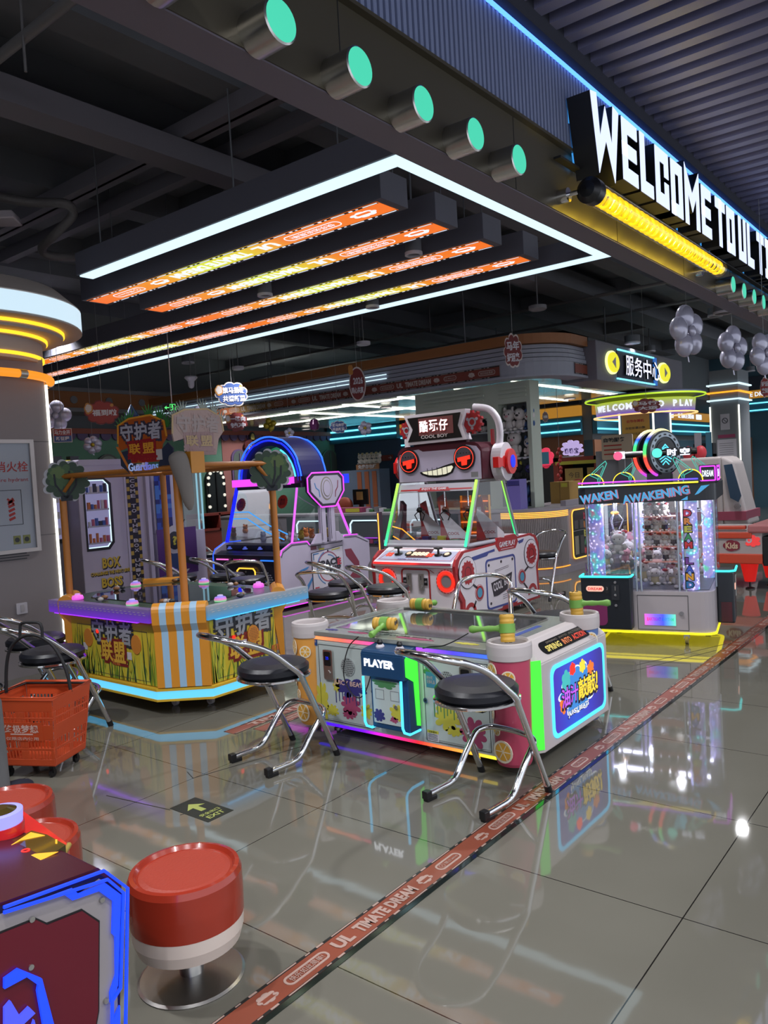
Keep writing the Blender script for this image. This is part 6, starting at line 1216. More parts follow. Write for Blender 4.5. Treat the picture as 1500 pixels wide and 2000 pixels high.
# ================================================================== service counter island
cnt = P('counter_grey_lilac', (136, 130, 138), .4); flu = P('fluted_grey_panel', (140, 132, 132), .4, metal=.2)
def cpath(off_=0.):
    p_ = [(9.42-off_, 11.4), (9.42-off_, 5.25)]; p_ += [(9.92-(.5+off_)*math.cos(a), 5.25-(.5+off_)*math.sin(a)) for a in [PI/2*i/8 for i in range(1, 9)]]; return p_+[(12.2, 4.75-off_)]
def strip(q, off0, off1, z0, z1, m):
    a, b_ = cpath(off0), cpath(off1); n = len(a); vs = [(x_, y_, z_) for pth in (a, b_) for x_, y_ in pth for z_ in (z0, z1)]
    fs = []
    for i in range(n-1): fs += [(2*i, 2*i+2, 2*i+3, 2*i+1), (2*n+2*i, 2*n+2*i+1, 2*n+2*i+3, 2*n+2*i+2), (2*i+1, 2*i+3, 2*n+2*i+3, 2*n+2*i+1), (2*i, 2*n+2*i, 2*n+2*i+2, 2*i+2)]
    q.add(vs, fs, m)
t = thing('service_counter', 'long curved grey service counter with amber light lines behind the robot machine', 'counter', (0, 0, 0))
q = MB(); strip(q, 0, -.45, .0, .88, cnt); strip(q, .012, -.46, .88, .911, cnt); strip(q, .01, -.1, 0, .08, cnt); q.build('body', t)
q = MB()
for z_ in (.800, .822, .844, .866): 
    a = cpath(.012); pp_ = [(x_, y_, z_) for x_, y_ in a if y_ < 5.3]; pp_ = [(9.408, 5.45, z_)]+pp_[:-1]+[(10.02, 4.738, z_)]; q.tube(pp_, .006, E('amber_line', (255, 176, 70), 1.7), 6, caps=False)
q.build('amber_light_lines', t, 'four amber light lines')
q = MB(); pp_ = [(x_, y_, .10) for x_, y_ in cpath(.012) if y_ < 5.3]; q.tube([(9.408, 5.5, .10)]+pp_[:-1]+[(10.02, 4.738, .10)], .007, Eamb, 6); q.build('base_light_line', t, 'amber light line')
q = MB(); n = 40; a = cpath(.004); 
for (x0_, y0_), (x1_, y1_) in zip([(9.416, 5.45)]+[p_ for p_ in a if p_[1] < 5.3][:-1], [p_ for p_ in a if p_[1] < 5.3][:-1]+[(10.0, 4.746)]):
    L_ = math.hypot(x1_-x0_, y1_-y0_); k = max(1, int(L_/.022))
    for i in range(k): u = (i+.5)/k; q.cyl((x0_+(x1_-x0_)*u, y0_+(y1_-y0_)*u, .12), (x0_+(x1_-x0_)*u, y0_+(y1_-y0_)*u, .785), .010, flu, 6)
q.build('fluted_front', t, 'fluted front panel')
f = fr0(4.738); 
for x0_ in (10.12, 11.18):
    q = MB(); q.hole(f, rrect(x0_, .16, x0_+1.0, .86, .08), rrect(x0_+.015, .175, x0_+.985, .845, .07), 0, .012, E('amber_line', (255, 176, 70), 1.7)); q.plate(f, rrect(x0_+.015, .175, x0_+.985, .845, .07), 0, .002, P('showcase_dark_glass', (56, 62, 62), .15)); q.rect(f, x0_+.03, .55, x0_+.97, .56, .002, .006, grey)
    for k in range(5): q.rect(f, x0_+.08+.18*k, .22, x0_+.20+.18*k, .48, .002, .005, [P('pack_grey', (130, 126, 110), .5), P('pack_dark', (70, 66, 66), .5)][k % 2]); q.rect(f, x0_+.08+.18*k, .58, x0_+.2+.18*k, .70, .002, .005, P('pack_dark', (70, 66, 66), .5))
    q.build('showcase_window', t, 'glass showcase outlined by an amber light')
ff = FX((9.405, 0, 0))
for y0_ in (6.15, 7.35, 8.55):
    q = MB(); q.plate(ff, rrect(-y0_-1.1, .42, -y0_, .88, .03), .0, .004, P('showcase_mirror_back', (110, 116, 122), .15, metal=.5)); q.path(ff, [(-y0_-.85, .60), (-y0_-.85, .74), (-y0_-.80, .80), (-y0_-.30, .80), (-y0_-.25, .74), (-y0_-.25, .60)], .018, .004, .02, Ewhite)
    for k in range(12): q.rect(ff, -y0_-1.05+.085*k, .44, -y0_-.99+.085*k, .47+.012*(k % 4), .004, .02, [splN, P('pack_violet', (120, 70, 160), .5), white, splP][k % 4])
    q.rect(ff, -y0_-.6, .52, -y0_-.2, .53, .006, .02, E('violet_led_small', (180, 70, 230), 1.0)); q.build('showcase_window', t, 'glass showcase with white light frame')
# amber post
p = atz(744, 1062, .0); p = atx(744, 1062, 8.9)
q = MB(); q.box(8.87, 8.93, p.y-.03, p.y+.03, 0, vz(742, 1000, 8.9, p.y), P('post_mauve', (90, 70, 84), .5)); q.rect(Fr((8.869, p.y, 0), (0, -1, 0), (0, 0, 1)), -.008, .05, .008, vz(742, 1002, 8.9, p.y), 0, .006, E('amber_line', (255, 176, 70), 1.7)); tag(q.build('light_post'), 'slim post with an amber light line left of the robot machine', 'light post')
# things on the counter
def flatthing(nm, lab, cat, fn, grp=None):
    q = MB(); fn(q); o = q.build(nm); tag(o, lab, cat, grp); return o
kr = P('cardboard', (156, 122, 62), .8); q = MB(); q.box(10.5, 12.1, 5.21, 5.75, .88, .909, cnt).box(10.55, 12.05, 5.25, 5.7, 0, .88, cnt); tag(q.build('stock_table'), 'plain grey stock table under the cardboard box behind the counter', 'table')
p0, p1 = atx(1076, 980, 11.0), atx(1113, 980, 11.0); z0_, z1_ = .0, 0
q = MB(); yb, ya = p0.y, p1.y; q.box(11.0, 11.4, ya, yb, .911, .911+.33, kr); q.box(10.998, 11.0, (ya+yb)/2-.004, (ya+yb)/2+.004, .911, 1.24, P('tape_line', (110, 84, 44), .6)); q.rect(FX((10.998, ya+.08, 1.16)), -.05, 0, .05, .06, 0, .003, splY); q; tag(q.build('cardboard_box'), 'brown cardboard box with a yellow label on the counter', 'box')
# shelf tower with plush
tw = P('tower_pale_green_white', (182, 190, 176), .45)
t = thing('plush_shelf_tower', 'pale green shelf tower full of plush dolls rising from the service counter', 'shelf', (9.99, 5.22, 0))
# local: x depth(+X), y along +Y
q = MB(); q.box(0, .28, 0, .06, .93, 2.42, tw).box(0, .28, .52, .72, .93, 2.42, tw).box(0, .28, 1.86, 2.0, .93, 2.42, tw).box(.02, .26, .01, 1.99, 0, .86, tw).box(.25, .278, .06, 1.86, .93, 2.42, P('tower_inner_grey', (104, 108, 110), .6)).box(0, .28, 0, 2.0, 2.42, 2.72, tw).box(.0, .25, .72, 1.86, 2.24, 2.42, tw).box(0, .28, 0, 2.0, .86, .93, tw)
for z_ in (2.50, 2.56, 2.62): q.box(-.03, 0, .75, 1.83, z_, z_+.03, tw).box(-.03, 0, .05, .50, z_, z_+.03, tw)
q.build('body', t)
sh = P('shelf_clear_edge', (160, 168, 172), .3)
for z_ in (1.30, 1.64, 2.02): q = MB(); q.box(.0, .25, .06, .52, z_-.02, z_, sh); [q.rect(FX((-.001, .1+.09*k, z_-.03)), 0, 0, -.05, .03, 0, .003, white) for k in range(5)]; q.build('shelf', t)
q = MB(); q.box(0, .25, .72, 1.86, 2.02, 2.04, sh).box(0, .25, .72, 1.86, 1.6, 1.62, sh); q.build('shelf', t)
def doll(nm, lab, c_, s_, body, face, ear, grp=None, snout=None, dark=black):
    q = MB(); c_ = Vector(c_); q.ball(c_+Vector((0, 0, .10*s_)), (.075*s_, .085*s_, .10*s_), body, 14, 9); h_ = c_+Vector((-.01*s_, 0, .27*s_)); q.ball(h_, (.09*s_, .11*s_, .10*s_), face, 16, 10)
    for k in (-1, 1): q.ball(h_+Vector((0, k*.075*s_, .09*s_)), (.025*s_, .03*s_, .05*s_), ear, 10, 7).ball(c_+Vector((-.06*s_, k*.06*s_, .03*s_)), (.06*s_, .035*s_, .03*s_), body, 10, 7).ball(c_+Vector((-.03*s_, k*.09*s_, .12*s_)), (.03*s_, .03*s_, .055*s_), body, 10, 7).ball(h_+Vector((-.085*s_, k*.04*s_, .01*s_)), (.008*s_, .011*s_, .016*s_), dark, 8, 6)
    q.ball(h_+Vector((-.09*s_, 0, -.02*s_)), (.02*s_, .03*s_, .02*s_), snout or face, 8, 6)
    o = q.build(nm); tag(o, lab, 'plush toy', grp); return o
bluep, grnp = P('plush_blue', (70, 100, 150), .85), P('plush_green', (140, 160, 90), .85); crm = P('plush_cream', (200, 186, 150), .85); bkp = P('plush_black', (34, 34, 38), .85)
PLS = [((10.09, 5.62, 2.02), 1.0, pw, pw, pw, ppk, 'white plush with pink nose on the top tower shelf, left'), ((10.09, 5.45, 2.02), 1.0, pw, pw, bkp, black, 'white plush with black ears on the top tower shelf, middle'), ((10.09, 5.29, 2.02), .85, bluep, pw, bluep, pr_, 'blue and white plush with red mouth on the top tower shelf, right'),
       ((10.09, 5.55, 1.64), 1.15, pw, pw, pw, ppk, 'big white plush head on the middle tower shelf'), ((10.09, 5.31, 1.64), .85, pw, pw, bluep, bluep, 'small white plush with blue ears on the middle tower shelf'), ((10.09, 5.52, 1.30), .8, bkp, bkp, splY, splY, 'dark plush with yellow ears on the lower tower shelf'), ((10.09, 5.33, 1.30), .7, bkp, splN, bkp, bkp, 'dark blue plush on the lower tower shelf'), ((10.09, 5.42, .93), .85, bluep, bluep, bluep, pw, 'blue plush with round eyes at the tower bottom'),
       ((10.1, 6.05, 2.04), .6, pw, bkp, pw, pw, 'black and white plush on the open shelf beside the robot headband'), ((10.1, 6.2, 2.04), .55, pw, pw, bkp, pw, 'small white plush on the open shelf, second from the right')]
for c_, s_, b1, f1, e1, sn, lb in PLS: doll('plush_doll', lb, c_, s_*.88, b1, f1, e1, None, sn)
q = MB(); q.box(10.02, 10.22, 6.3, 6.9, 2.045, 2.12, P('wrapped_plastic', (180, 186, 190), .2, metal=.3)).box(10.01, 10.23, 6.75, 6.8, 2.045, 2.16, splY); tag(q.build('wrapped_package'), 'clear wrapped package with yellow band on the open tower shelf', 'package')
# purple toy display pack right of the robot
q = MB(); p = atx(1010, 960, 9.7); q.box(9.6, 9.8, p.y-.10, p.y+.10, .911, 1.33, P('pack_lilac', (110, 100, 170), .4)).box(9.59, 9.6, p.y-.09, p.y+.09, 1.25, 1.31, splN); tag(q.build('toy_package'), 'lilac boxed toy standing on the counter right of the robot head', 'package')
q = MB(); a, b_ = atx(1020, 985, 10.6), atx(1075, 965, 10.9); q.box(10.2, 11.0, 4.85, 4.93, .911, .99, cnt); tag(q.build('counter_ledge'), 'low grey ledge on the counter beside the cardboard box', 'ledge')
# canopy over the counter
or_c = P('canopy_orange_brown', (150, 96, 54), .5); gc = P('canopy_grey_white', (150, 152, 164), .4)
wavy = mat('wavy_mirror_ceiling', (.80, .86, .76), .14, .6, bump=1.0, scale=1.6)
t = thing('service_canopy', 'long rounded canopy with orange top, grey ribs and printed band over the service counter', 'canopy', (0, 0, 0))
def cpt(off_=0., r_=.75):
    x_, y_ = 9.40-off_, 4.60-off_; r2 = r_+off_; return [(x_, 13.6), (x_, y_+r2)]+[(x_+r2-r2*math.cos(a), y_+r2-r2*math.sin(a)) for a in [PI/2*i/10 for i in range(1, 11)]]+[(10.54, y_)]
def cstrip(q, o0, o1, z0, z1, m):
    a, b_ = cpt(o0), cpt(o1); n = len(a); vs = [(x_, y_, z_) for pth, z_s in ((a, (z0, z1)),) for x_, y_ in pth for z_ in z_s]; vs += [(x_, y_, z_) for x_, y_ in b_ for z_ in (z0, z1)]; fs = []
    for i in range(n-1): fs += [(2*i, 2*i+2, 2*i+3, 2*i+1), (2*n+2*i, 2*n+2*i+1, 2*n+2*i+3, 2*n+2*i+2), (2*i+1, 2*i+3, 2*n+2*i+3, 2*n+2*i+1), (2*i, 2*n+2*i, 2*n+2*i+2, 2*i+2)]
    q.add(vs, fs, m)
q = MB(); cstrip(q, .02, -.30, 2.70, 2.73, gc); cstrip(q, -.01, -.30, 2.73, 2.90, gc); q.build('lower_rim', t)
q = MB()
for i, z_ in enumerate((2.90, 2.96, 3.02, 3.08)): cstrip(q, .0-.012*i, -.3, z_, z_+.05, gc)
q.build('ribs', t); q = MB(); cstrip(q, .03, -.3, 3.14, 3.27, or_c); q.build('top_rim', t, 'orange brown top rim')
band = ramp('canopy_print_band', 'X', 0, 3.43, [(0, (120, 56, 44)), (.35, (150, 84, 52)), (.55, (140, 120, 66)), (.75, (140, 80, 54)), (1, (120, 56, 44))], 0, emit=False, rough=.5)
for i, (o_, u_, L) in enumerate((((9.398, 12.2, 2.815), (0, -1, 0), 6.85), ((10.15, 4.598, 2.815), (1, 0, 0), .5))):
    q = MB(); dream_strip(q, fr0(0), L, .15, band, P('canopy_print', (180, 168, 160), .5), bd, d=.004, off=-.7, per=1.75)
    o = q.build('printed_band', t, 'printed orange band'); o.location = o_; o.rotation_euler = (0, 0, -PI/2 if i == 0 else 0)
q = MB()
for z_ in (2.95, 3.01): q.box(9.385, 9.40, 7.3, 13.4, z_, z_+.012, Ewhite)
q.build('light_line', t, 'two lit white lines')
q = MB(); cstrip(q, -.3, -.32, 2.72, 3.2, gc); q.add([(9.7, 5.02, 2.75), (14.4, 5.02, 2.75), (14.4, 13.0, 2.75), (9.7, 13.0, 2.75)], [(0, 1, 2, 3)], wavy); q.build('mirror_soffit', t, 'wavy mirror ceiling')
q = MB()
for y_ in (5.6, 6.6, 7.7, 8.9, 10.2): q.box(10.2, 14.2, y_, y_+.03, 2.735, 2.747, E('soffit_line', (235, 240, 225), 4.0))
for x_ in (10.4, 12.0): q.box(x_, x_+.03, 7, 13, 2.735, 2.747, E('soffit_line', (235, 240, 225), 4.0))
q.build('soffit_light_line', t, 'white light lines under the mirror ceiling')
for x_, y_ in ((9.6, 6), (9.6, 10), (12, 4.9), (14, 8)): MB().cyl((x_, y_, 3.2), (x_, y_, 4.35), .012, dk, 6).build('hanger', t)
# service centre sign block
t = thing('service_centre_sign', 'projecting grey sign block with lit white Chinese characters between two yellow arrow discs', 'sign', (10.55, 4.45, 2.66))
f = fr0(0)
sbm = P('sign_block_grey', (112, 108, 118), .55); q = MB(); q.box(0, 3.75, 0, .55, 0, .56, sbm); soften(q.build('block', t), .01)
def sgx(px, py=720): p = aty(px, py, 4.45); return p.x-10.55, p.z-2.66
(xa, za), (xb, zb) = sgx(1217, 694), sgx(1270, 757)
q = MB(); x1_, z1_ = sgx(1207, 693); x2_, z2_ = sgx(1272, 757); x2_ = sgx(1276, 740)[0]; x1_ = sgx(1205)[0]
q.rect(f, x1_, .06, x2_, .50, 0, .01, P('sign_navy', (24, 28, 50), .4)); xm = (x1_+x2_)/2
q.rect(f, x1_, .48, x2_, .50, .01, .03, E('sign_cyan_line', (120, 230, 255), 1.7)); q.rect(f, x1_-.05, .05, x2_, .07, .01, .03, E('sign_cyan_line', (120, 230, 255), 1.7)); q.rect(f, x2_-.02, .05, x2_+.14, .50, .0, .02, E('sign_blue_glow', (40, 110, 200), .7)); q.build('backlight', t, 'cyan light lines')
xs = [sgx(1217+17*k)[0] for k in range(5)]
q = MB()
for k, ch in enumerate('服务中心'): q.txt(f, ch, (xs[k]+xs[k+1])/2, .275, (xs[k+1]-xs[k])*.90, .30, E('sign_lit_white', (225, 228, 255), 1.35), .01, .04, .012, side=black)
q.build('lettering', t, 'lit white characters')
for px, sg in ((1194, -1), (1294, 1)):
    cx_ = sgx(px)[0]; q = MB(); r_ = .20 if sg < 0 else .24; q.disc(f, cx_, .28, r_*1.12, 0, .03, E('disc_pale_rim', (225, 240, 160), 1.4), 28, .17); q.disc(f, cx_, .28, r_, .03, .05, E('disc_yellow', (220, 215, 40), 1.1), 28, .145); q.plate(f, [(cx_+sg*.08, .28), (cx_-sg*.05, .36), (cx_-sg*.05, .20)], .05, .055, white); q.build('arrow_disc', t, 'yellow round arrow disc')
# ================================================================== welcome pillar
t = thing('welcome_pillar', 'square teal pillar with yellow poster and a round WELCOME TO PLAY ring sign', 'pillar', (13.2, 4.62, 0))
q = MB(); q.box(0, .86, 0, .58, 0, 2.5, teal); q.build('column', t)
for x_, y_ in ((-.006, -.006), (-.006, .58), (.86, -.006)): q = MB(); q.box(x_-.012, x_+.012, y_-.012, y_+.012, .3, 2.35, E('pillar_strip', (245, 245, 230), 2.2)); q.build('light_strip', t)
fx = FX((-.002, 0, 0)); q = MB(); q.rect(fx, -.54, 1.55, -.06, 2.30, 0, .006, P('poster_yellow', (186, 150, 58), .5)); q.txt(fx, '自助存票机', -.30, 2.18, .30, .05, rdn, .006, .008, .02)
for k in range(5): q.txt(fx, ['存取彩票分数,', '可以进行礼品兑换,', '也可以存入会员卡', '兑换各种礼品', '请到服务台'][k], -.30, 2.06-.10*k, .36, .045, stdk, .006, .008, .01)
q.build('poster', t, 'yellow poster with Chinese text'); z1_, z0_ = vz(1270, 782, 13.3, 4.9), vz(1270, 806, 13.3, 4.9)
q = MB(); gm = ramp('welcome_ring_gradient', 'Z', z0_, z1_, [(0, (120, 90, 190)), (.4, (170, 160, 150)), (1, (190, 215, 40))], .7)
q.lathe((.43, .29, 0), [(.60, z0_), (.82, z0_), (.84, z1_), (.60, z1_+.02)], gm, 40); q.lathe((.43, .29, 0), [(.60, z1_+.03), (1.0, z1_+.06), (1.0, z1_+.10), (.6, z1_+.14)], P('ring_top_dark', (60, 66, 90), .5), 40); q.build('ring_sign', t, 'round yellow and violet ring sign')
q = MB(); q.tube([(.43+.86*math.cos(2*PI*i/40), .29+.86*math.sin(2*PI*i/40), z0_-.03) for i in range(40)], .014, E('ring_warm_tube', (255, 200, 130), 1.2), 6, closed=True); q.tube([(.43+1.0*math.cos(2*PI*i/40), .29+1.0*math.sin(2*PI*i/40), z1_+.06) for i in range(40)], .016, E('ring_lime_tube', (190, 230, 50), .9), 6, closed=True); q.build('light_ring', t)
s_t = 'WELCOME TO PLAY'
q = MB()
for i, ch in enumerate(s_t):
    if ch == ' ': continue
    an = math.radians(200+(i-7)*8.6); n_ = Vector((math.cos(an), math.sin(an), 0)); g_ = Fr(Vector((.43, .29, (z0_+z1_)/2))+n_*.84, (-math.sin(an), math.cos(an), 0), (0, 0, 1)); g_ = Fr(g_.o, g_.u, g_.v); q.txt(g_, ch, 0, 0, None, .11, E('arm_white', (230, 235, 255), 1.0), 0, .012, .04)
q.build('lettering', t, 'white letters around the ring')
# right far pillar
t = thing('far_light_pillar', 'grey square pillar with white edge lights and a no smoking notice at the right', 'pillar', (17.3, 4.28, 0))
q = MB(); q.box(0, .9, 0, .56, 0, 3.3, greyw); q.build('column', t)
for y_ in (-.01, .56): q = MB(); q.box(-.02, .01, y_-.012, y_+.012, .05, 2.55, E('pillar_strip', (245, 245, 230), 2.2)); q.build('light_strip', t)
for z_, m_ in ((2.66, Ewhite), (2.82, Eamb), (2.98, Ewhite)): q = MB(); q.box(-.05, .95, -.05, .61, z_, z_+.03, m_); q.build('light_band', t)
fx = FX((-.003, 0, 0)); q = MB(); q.rect(fx, -.36, 2.05, -.18, 2.38, 0, .008, white); q.ring(fx, -.27, 2.24, .045, .06, .008, .010, stdk, 20); q.path(fx, [(-.30, 2.27), (-.24, 2.21)], .012, .008, .010, stdk); q.rect(fx, -.44, 1.35, -.06, 1.85, 0, .006, white); q.rect(fx, -.42, 1.88, -.08, 1.95, 0, .006, splP)
for k in range(9): q.rect(fx, -.40, 1.40+.045*k, -.12, 1.41+.045*k, .006, .008, grey)
q.build('notices', t, 'white notices')
# printed and lit bands on the back walls
def wallband(o_, u_, L, z_c, lab, bands, txts=True):
    t = thing('light_band_fascia', lab, 'light fascia', o_, math.atan2(u_[1], u_[0])); f = fr0(0)
    q = MB(); q.rect(f, 0, z_c-.50, L, z_c-.12, 0, .10, P('fascia_teal', (44, 104, 124), .5)); q.rect(f, 0, z_c-.10, L, z_c+.11, 0, .14, E('band_orange', (200, 140, 50), .6)); q.rect(f, 0, z_c+.13, L, z_c+.5, 0, .13, P('fascia_dark', (40, 46, 60), .6)); q.build('fascia', t)
    for k in bands: q = MB(); q.rect(f, 0, k-.016, L, k+.016, .10, .125, E('fascia_cyan', (110, 225, 255), 1.7)); q.build('light_line', t, 'cyan light line')
    q = MB(); x_ = .3
    while x_ < L-2.2: q.txt(f, 'UL TIMATE DREAM', x_+.7, z_c, 1.3, .12, Etx, .14, .146, .02); q.plate(f, rrect(x_+1.55, z_c-.07, x_+2.05, z_c+.07, .03), .14, .145, Etx); x_ += 2.35
    q.build('lettering', t, 'lit white band words')
wallband((15.48, 11.6, 0), (0, -1), 4.7, 2.62, 'orange lit text band and cyan lines on the brown wall left of the welcome pillar', (2.22, 2.40))
wallband((15.48, 6.68, 0), (1, 0), 8.3, 2.62, 'orange lit text band and cyan lines on the teal wall behind the welcome pillar', (2.22, 2.40))
wallband((23.95, 6.6, 0), (0, -1), 9, 3.2, 'orange lit text band and cyan lines on the far right wall', (2.75, 2.95))
t = thing('teal_light_fascia', 'teal fascia with two bright cyan lines between the spaceship and robot machines', 'light fascia', (15.40, 13.9, 0), -PI/2); f = fr0(0)
q = MB(); q.rect(f, 0, 2.40, 2.3, 2.85, 0, .2, P('fascia_teal', (44, 104, 124), .5)); q.build('fascia', t)
for k in (2.53, 2.70): q = MB(); q.rect(f, 0, k-.02, 2.3, k+.02, .2, .23, E('fascia_cyan', (110, 225, 255), 1.7)); q.build('light_line', t, 'cyan light line')
tl_p = P('plain_blue_wall', (58, 76, 104), .6); q = MB(); q.box(15.38, 15.42, 10.9, 13.95, 0, 2.40, tl_p); structure(q.build('wall_inner'))
# ================================================================== play house front along the back wall
t = thing('play_house_front', 'green and pink play house wall with arched windows behind the spaceship machine', 'play house', (5.3, 13.9, 0)); f = fr0(0)
def hx(px, py=900): p = aty(px, py, 13.9); return p.x-5.3, p.z
q = MB(); q.rect(f, 0, 0, hx(430)[0], 2.62, 0, .08, mint); q.rect(f, hx(430)[0], 0, hx(520)[0], 2.62, 0, .09, pink); q.rect(f, hx(520)[0], 0, 10.1, 2.62, 0, .08, mint); q.build('wall_panels', t)
q = MB(); q.rect(f, 0, 2.62, 10.1, 2.72, 0, .16, P('house_trim_red', (150, 76, 60), .5))
for k in range(40): q.disc(f, .12+.25*k, 2.60, .11, .08, .13, P('house_scallop_violet', (104, 84, 124), .6), 14)
q.build('roof_trim', t)
def win(px0, px1, py0, py1, lab, lights=False, m1=None):
    x0_, z1_ = hx(px0, py0); x1_, z0_ = hx(px1, py1); r_ = (x1_-x0_)/2; cx_ = (x0_+x1_)/2; arc_ = arc(cx_, z1_-r_, r_, 0, 180, 12); pl = [(x0_, z0_), (x1_, z0_)]+arc_
    q = MB(); q.plate(f, pl, .09, .13, m1 or P('house_scallop_violet', (104, 84, 124), .6)); k = .8; pc = ((x0_+x1_)/2, (z0_+z1_)/2); q.plate(f, [(pc[0]+(a-pc[0])*k, pc[1]+(b_-pc[1])*.9) for a, b_ in pl], .13, .14, P('window_dull_glass', (96, 104, 98), .3) if not lights else P('window_dark', (30, 36, 38), .4))
    q.path(f, [(cx_, z0_+.08), (cx_, z1_-.1)], .03, .14, .16, m1 or P('house_scallop_violet', (104, 84, 124), .6))
    if lights:
        for a, b_ in [(x0_+.06, z0_+.2+.25*i) for i in range(int((z1_-r_-z0_)/.25))]+[(x1_-.06, z0_+.2+.25*i) for i in range(int((z1_-r_-z0_)/.25))]+arc(cx_, z1_-r_, r_-.06, 15, 165, 5): q.disc(f, a, b_, .035, .13, .16, E('bulb_white', (240, 236, 220), .9), 8)
    q.build('window', t, lab)
win(393, 437, 915, 1005, 'arched window edged with bulbs', True, black); win(444, 478, 878, 940, 'arched window'); win(447, 478, 962, 1000, 'arched window'); win(620, 655, 878, 925, 'oval window', False, mint)
win(180, 232, 888, 960, 'wide black framed window', False, black)
q = MB(); cx_, cz_ = hx(485, 872); q.plate(f, blob(cx_, cz_, .32, 4, .15, 3, .17), .16, .20, P('plaque_maroon', (96, 44, 44), .5)); q.txt(f, '公主屋', cx_, cz_-.02, .4, .13, P('plaque_cream', (206, 196, 170), .5), .20, .21, .03); q.disc(f, cx_-.02, cz_+.20, .09, .17, .19, black, 16, .13); q.disc(f, cx_-.02, cz_+.20, .055, .19, .2, P('plaque_yellow', (190, 176, 100), .5), 14, .09); q.build('name_plaque', t, 'maroon plaque reading 公主屋')
# orange pipe-like fascia above
q = MB(); q.box(5.2, 15.4, 13.3, 13.9, 3.05, 3.35, P('orange_beam_panel', (150, 92, 48), .5)).box(5.2, 15.4, 13.25, 13.9, 3.35, 3.42, grey).box(5.2, 15.4, 13.25, 13.9, 2.98, 3.05, grey)
for k in range(14): q.disc(fr0(13.3), 5.6+.72*k, 3.2, .07, 0, .02, grey, 14)
tag(q.build('orange_header_beam'), 'orange brown header beam with round plates running across the back', 'beam')
# red low cabinets
p0, p1 = aty(392, 1005, 12.0), aty(470, 1010, 12.0)
t = thing('red_low_cabinet', 'dark red open shelf cabinet in front of the play house', 'cabinet', (p0.x, 12.0, 0)); L = p1.x-p0.x+.4; rc_ = P('cabinet_dark_red', (120, 44, 36), .5); ri = P('cabinet_inner_red', (70, 26, 26), .6)
q = MB(); q.box(0, L, .4, .42, 0, p0.z, ri).box(0, L, 0, .42, p0.z-.04, p0.z, rc_).box(0, L, 0, .42, .62, .66, rc_).box(0, L, .02, .42, 0, .62, rc_)
for k in range(4): q.box(L*k/3-.02, L*k/3+.02, 0, .42, .62, p0.z, rc_)
q.build('body', t)
# lockers, plush, arrow sign behind the counter
x_ = 14.6; a, b_ = atx(695, 905, x_), atx(745, 1000, x_)
t = thing('locker_cabinet', 'orange door locker cabinet with plush on top behind the service counter', 'locker', (x_, a.y, 0), -PI/2); L = a.y-b_.y; zt1 = atx(700, 918, x_).z
q = MB(); q.box(-.9*L, L, 0, .4, 0, zt1, P('locker_blue_grey', (96, 108, 130), .5)); q.build('body', t)
for k in range(3): q = MB(); q.rect(fr0(0), L*(.03+.33*k), .1, L*(.22+.33*k), zt1-.05, 0, .01, P('locker_orange', (150, 84, 56), .5)); q.rect(fr0(0), L*(.03+.33*k), (zt1)/2, L*(.22+.33*k), (zt1)/2+.01, .01, .012, grey); q.build('locker_door', t)
q = MB(); q.rect(fr0(0), 0, zt1, L, zt1+.13, -.02, .0, P('locker_sign_tan', (150, 104, 70), .5)); q.txt(fr0(0), '免费存包柜', L/2, zt1+.07, L*.8, .10, white, 0, .01, .03); q.build('header_sign', t, 'sign reading 免费存包柜')
for k in range(5): doll('plush_doll', 'pale plush sitting on the orange locker cabinet', (x_+.1, a.y-.08-L*.2*k, zt1+.13), .7, pw, pw, crm, 'plush row on the locker cabinet')
q = MB(); a, b_ = atx(738, 889, 15.3), atx(766, 900, 15.3); f_ = FX((15.35, a.y, (a.z+b_.z)/2)); q.rect(f_, 0, -.07, a.y-b_.y, .07, 0, .02, P('arrow_sign_red', (130, 50, 46), .5)); w3 = a.y-b_.y; q.path(f_, [(w3*.7, 0), (w3*.9, 0)], .012, .02, .022, white); q.path(f_, [(w3*.82, .035), (w3*.9, 0), (w3*.82, -.035)], .012, .02, .022, white); q.txt(f_, '!!', w3*.12, 0, None, .07, white, .02, .022, .03); tag(q.build('arrow_sign'), 'red wall sign with a white arrow left of the robot head', 'sign')
q = MB(); p = atx(702, 952, 10.2); q.box(10.2, 10.24, p.y-.16, p.y+.16, 1.02, 1.28, black).box(10.19, 10.2, p.y-.07, p.y+.07, 1.10, 1.24, P('monitor_note_tan', (170, 140, 80), .5)).box(10.2, 10.26, p.y-.03, p.y+.03, .911, 1.03, black).box(10.15, 10.3, p.y-.1, p.y+.1, .905, .915, black); tag(q.build('monitor'), 'black monitor with a tan note on the service counter', 'monitor')
q = MB(); p = atx(672, 962, 10.1); q.ball((10.1, p.y, 1.02), (.12, .16, .14), P('orange_bag', (150, 66, 40), .7), 14, 9); tag(q.build('orange_bag'), 'orange rounded bag on the counter beside the monitor', 'bag')
q = MB(); p = atx(690, 984, 9.9); q.box(9.7, 9.95, p.y-.35, p.y+.35, .911, .99, splP).box(9.69, 9.7, p.y-.3, p.y+.0, .92, .98, splY); tag(q.build('snack_box'), 'pink and yellow flat box on the service counter', 'box')
q = MB(); p = atx(740, 975, 9.9); [q.box(9.8, 9.9, p.y-.25+.1*k, p.y-.17+.1*k, .911, .95+.02*(k % 3), [splG, white, grey][k % 3]) for k in range(5)]; tag(q.build('counter_clutter'), 'small green and white stationery on the service counter', 'stationery')
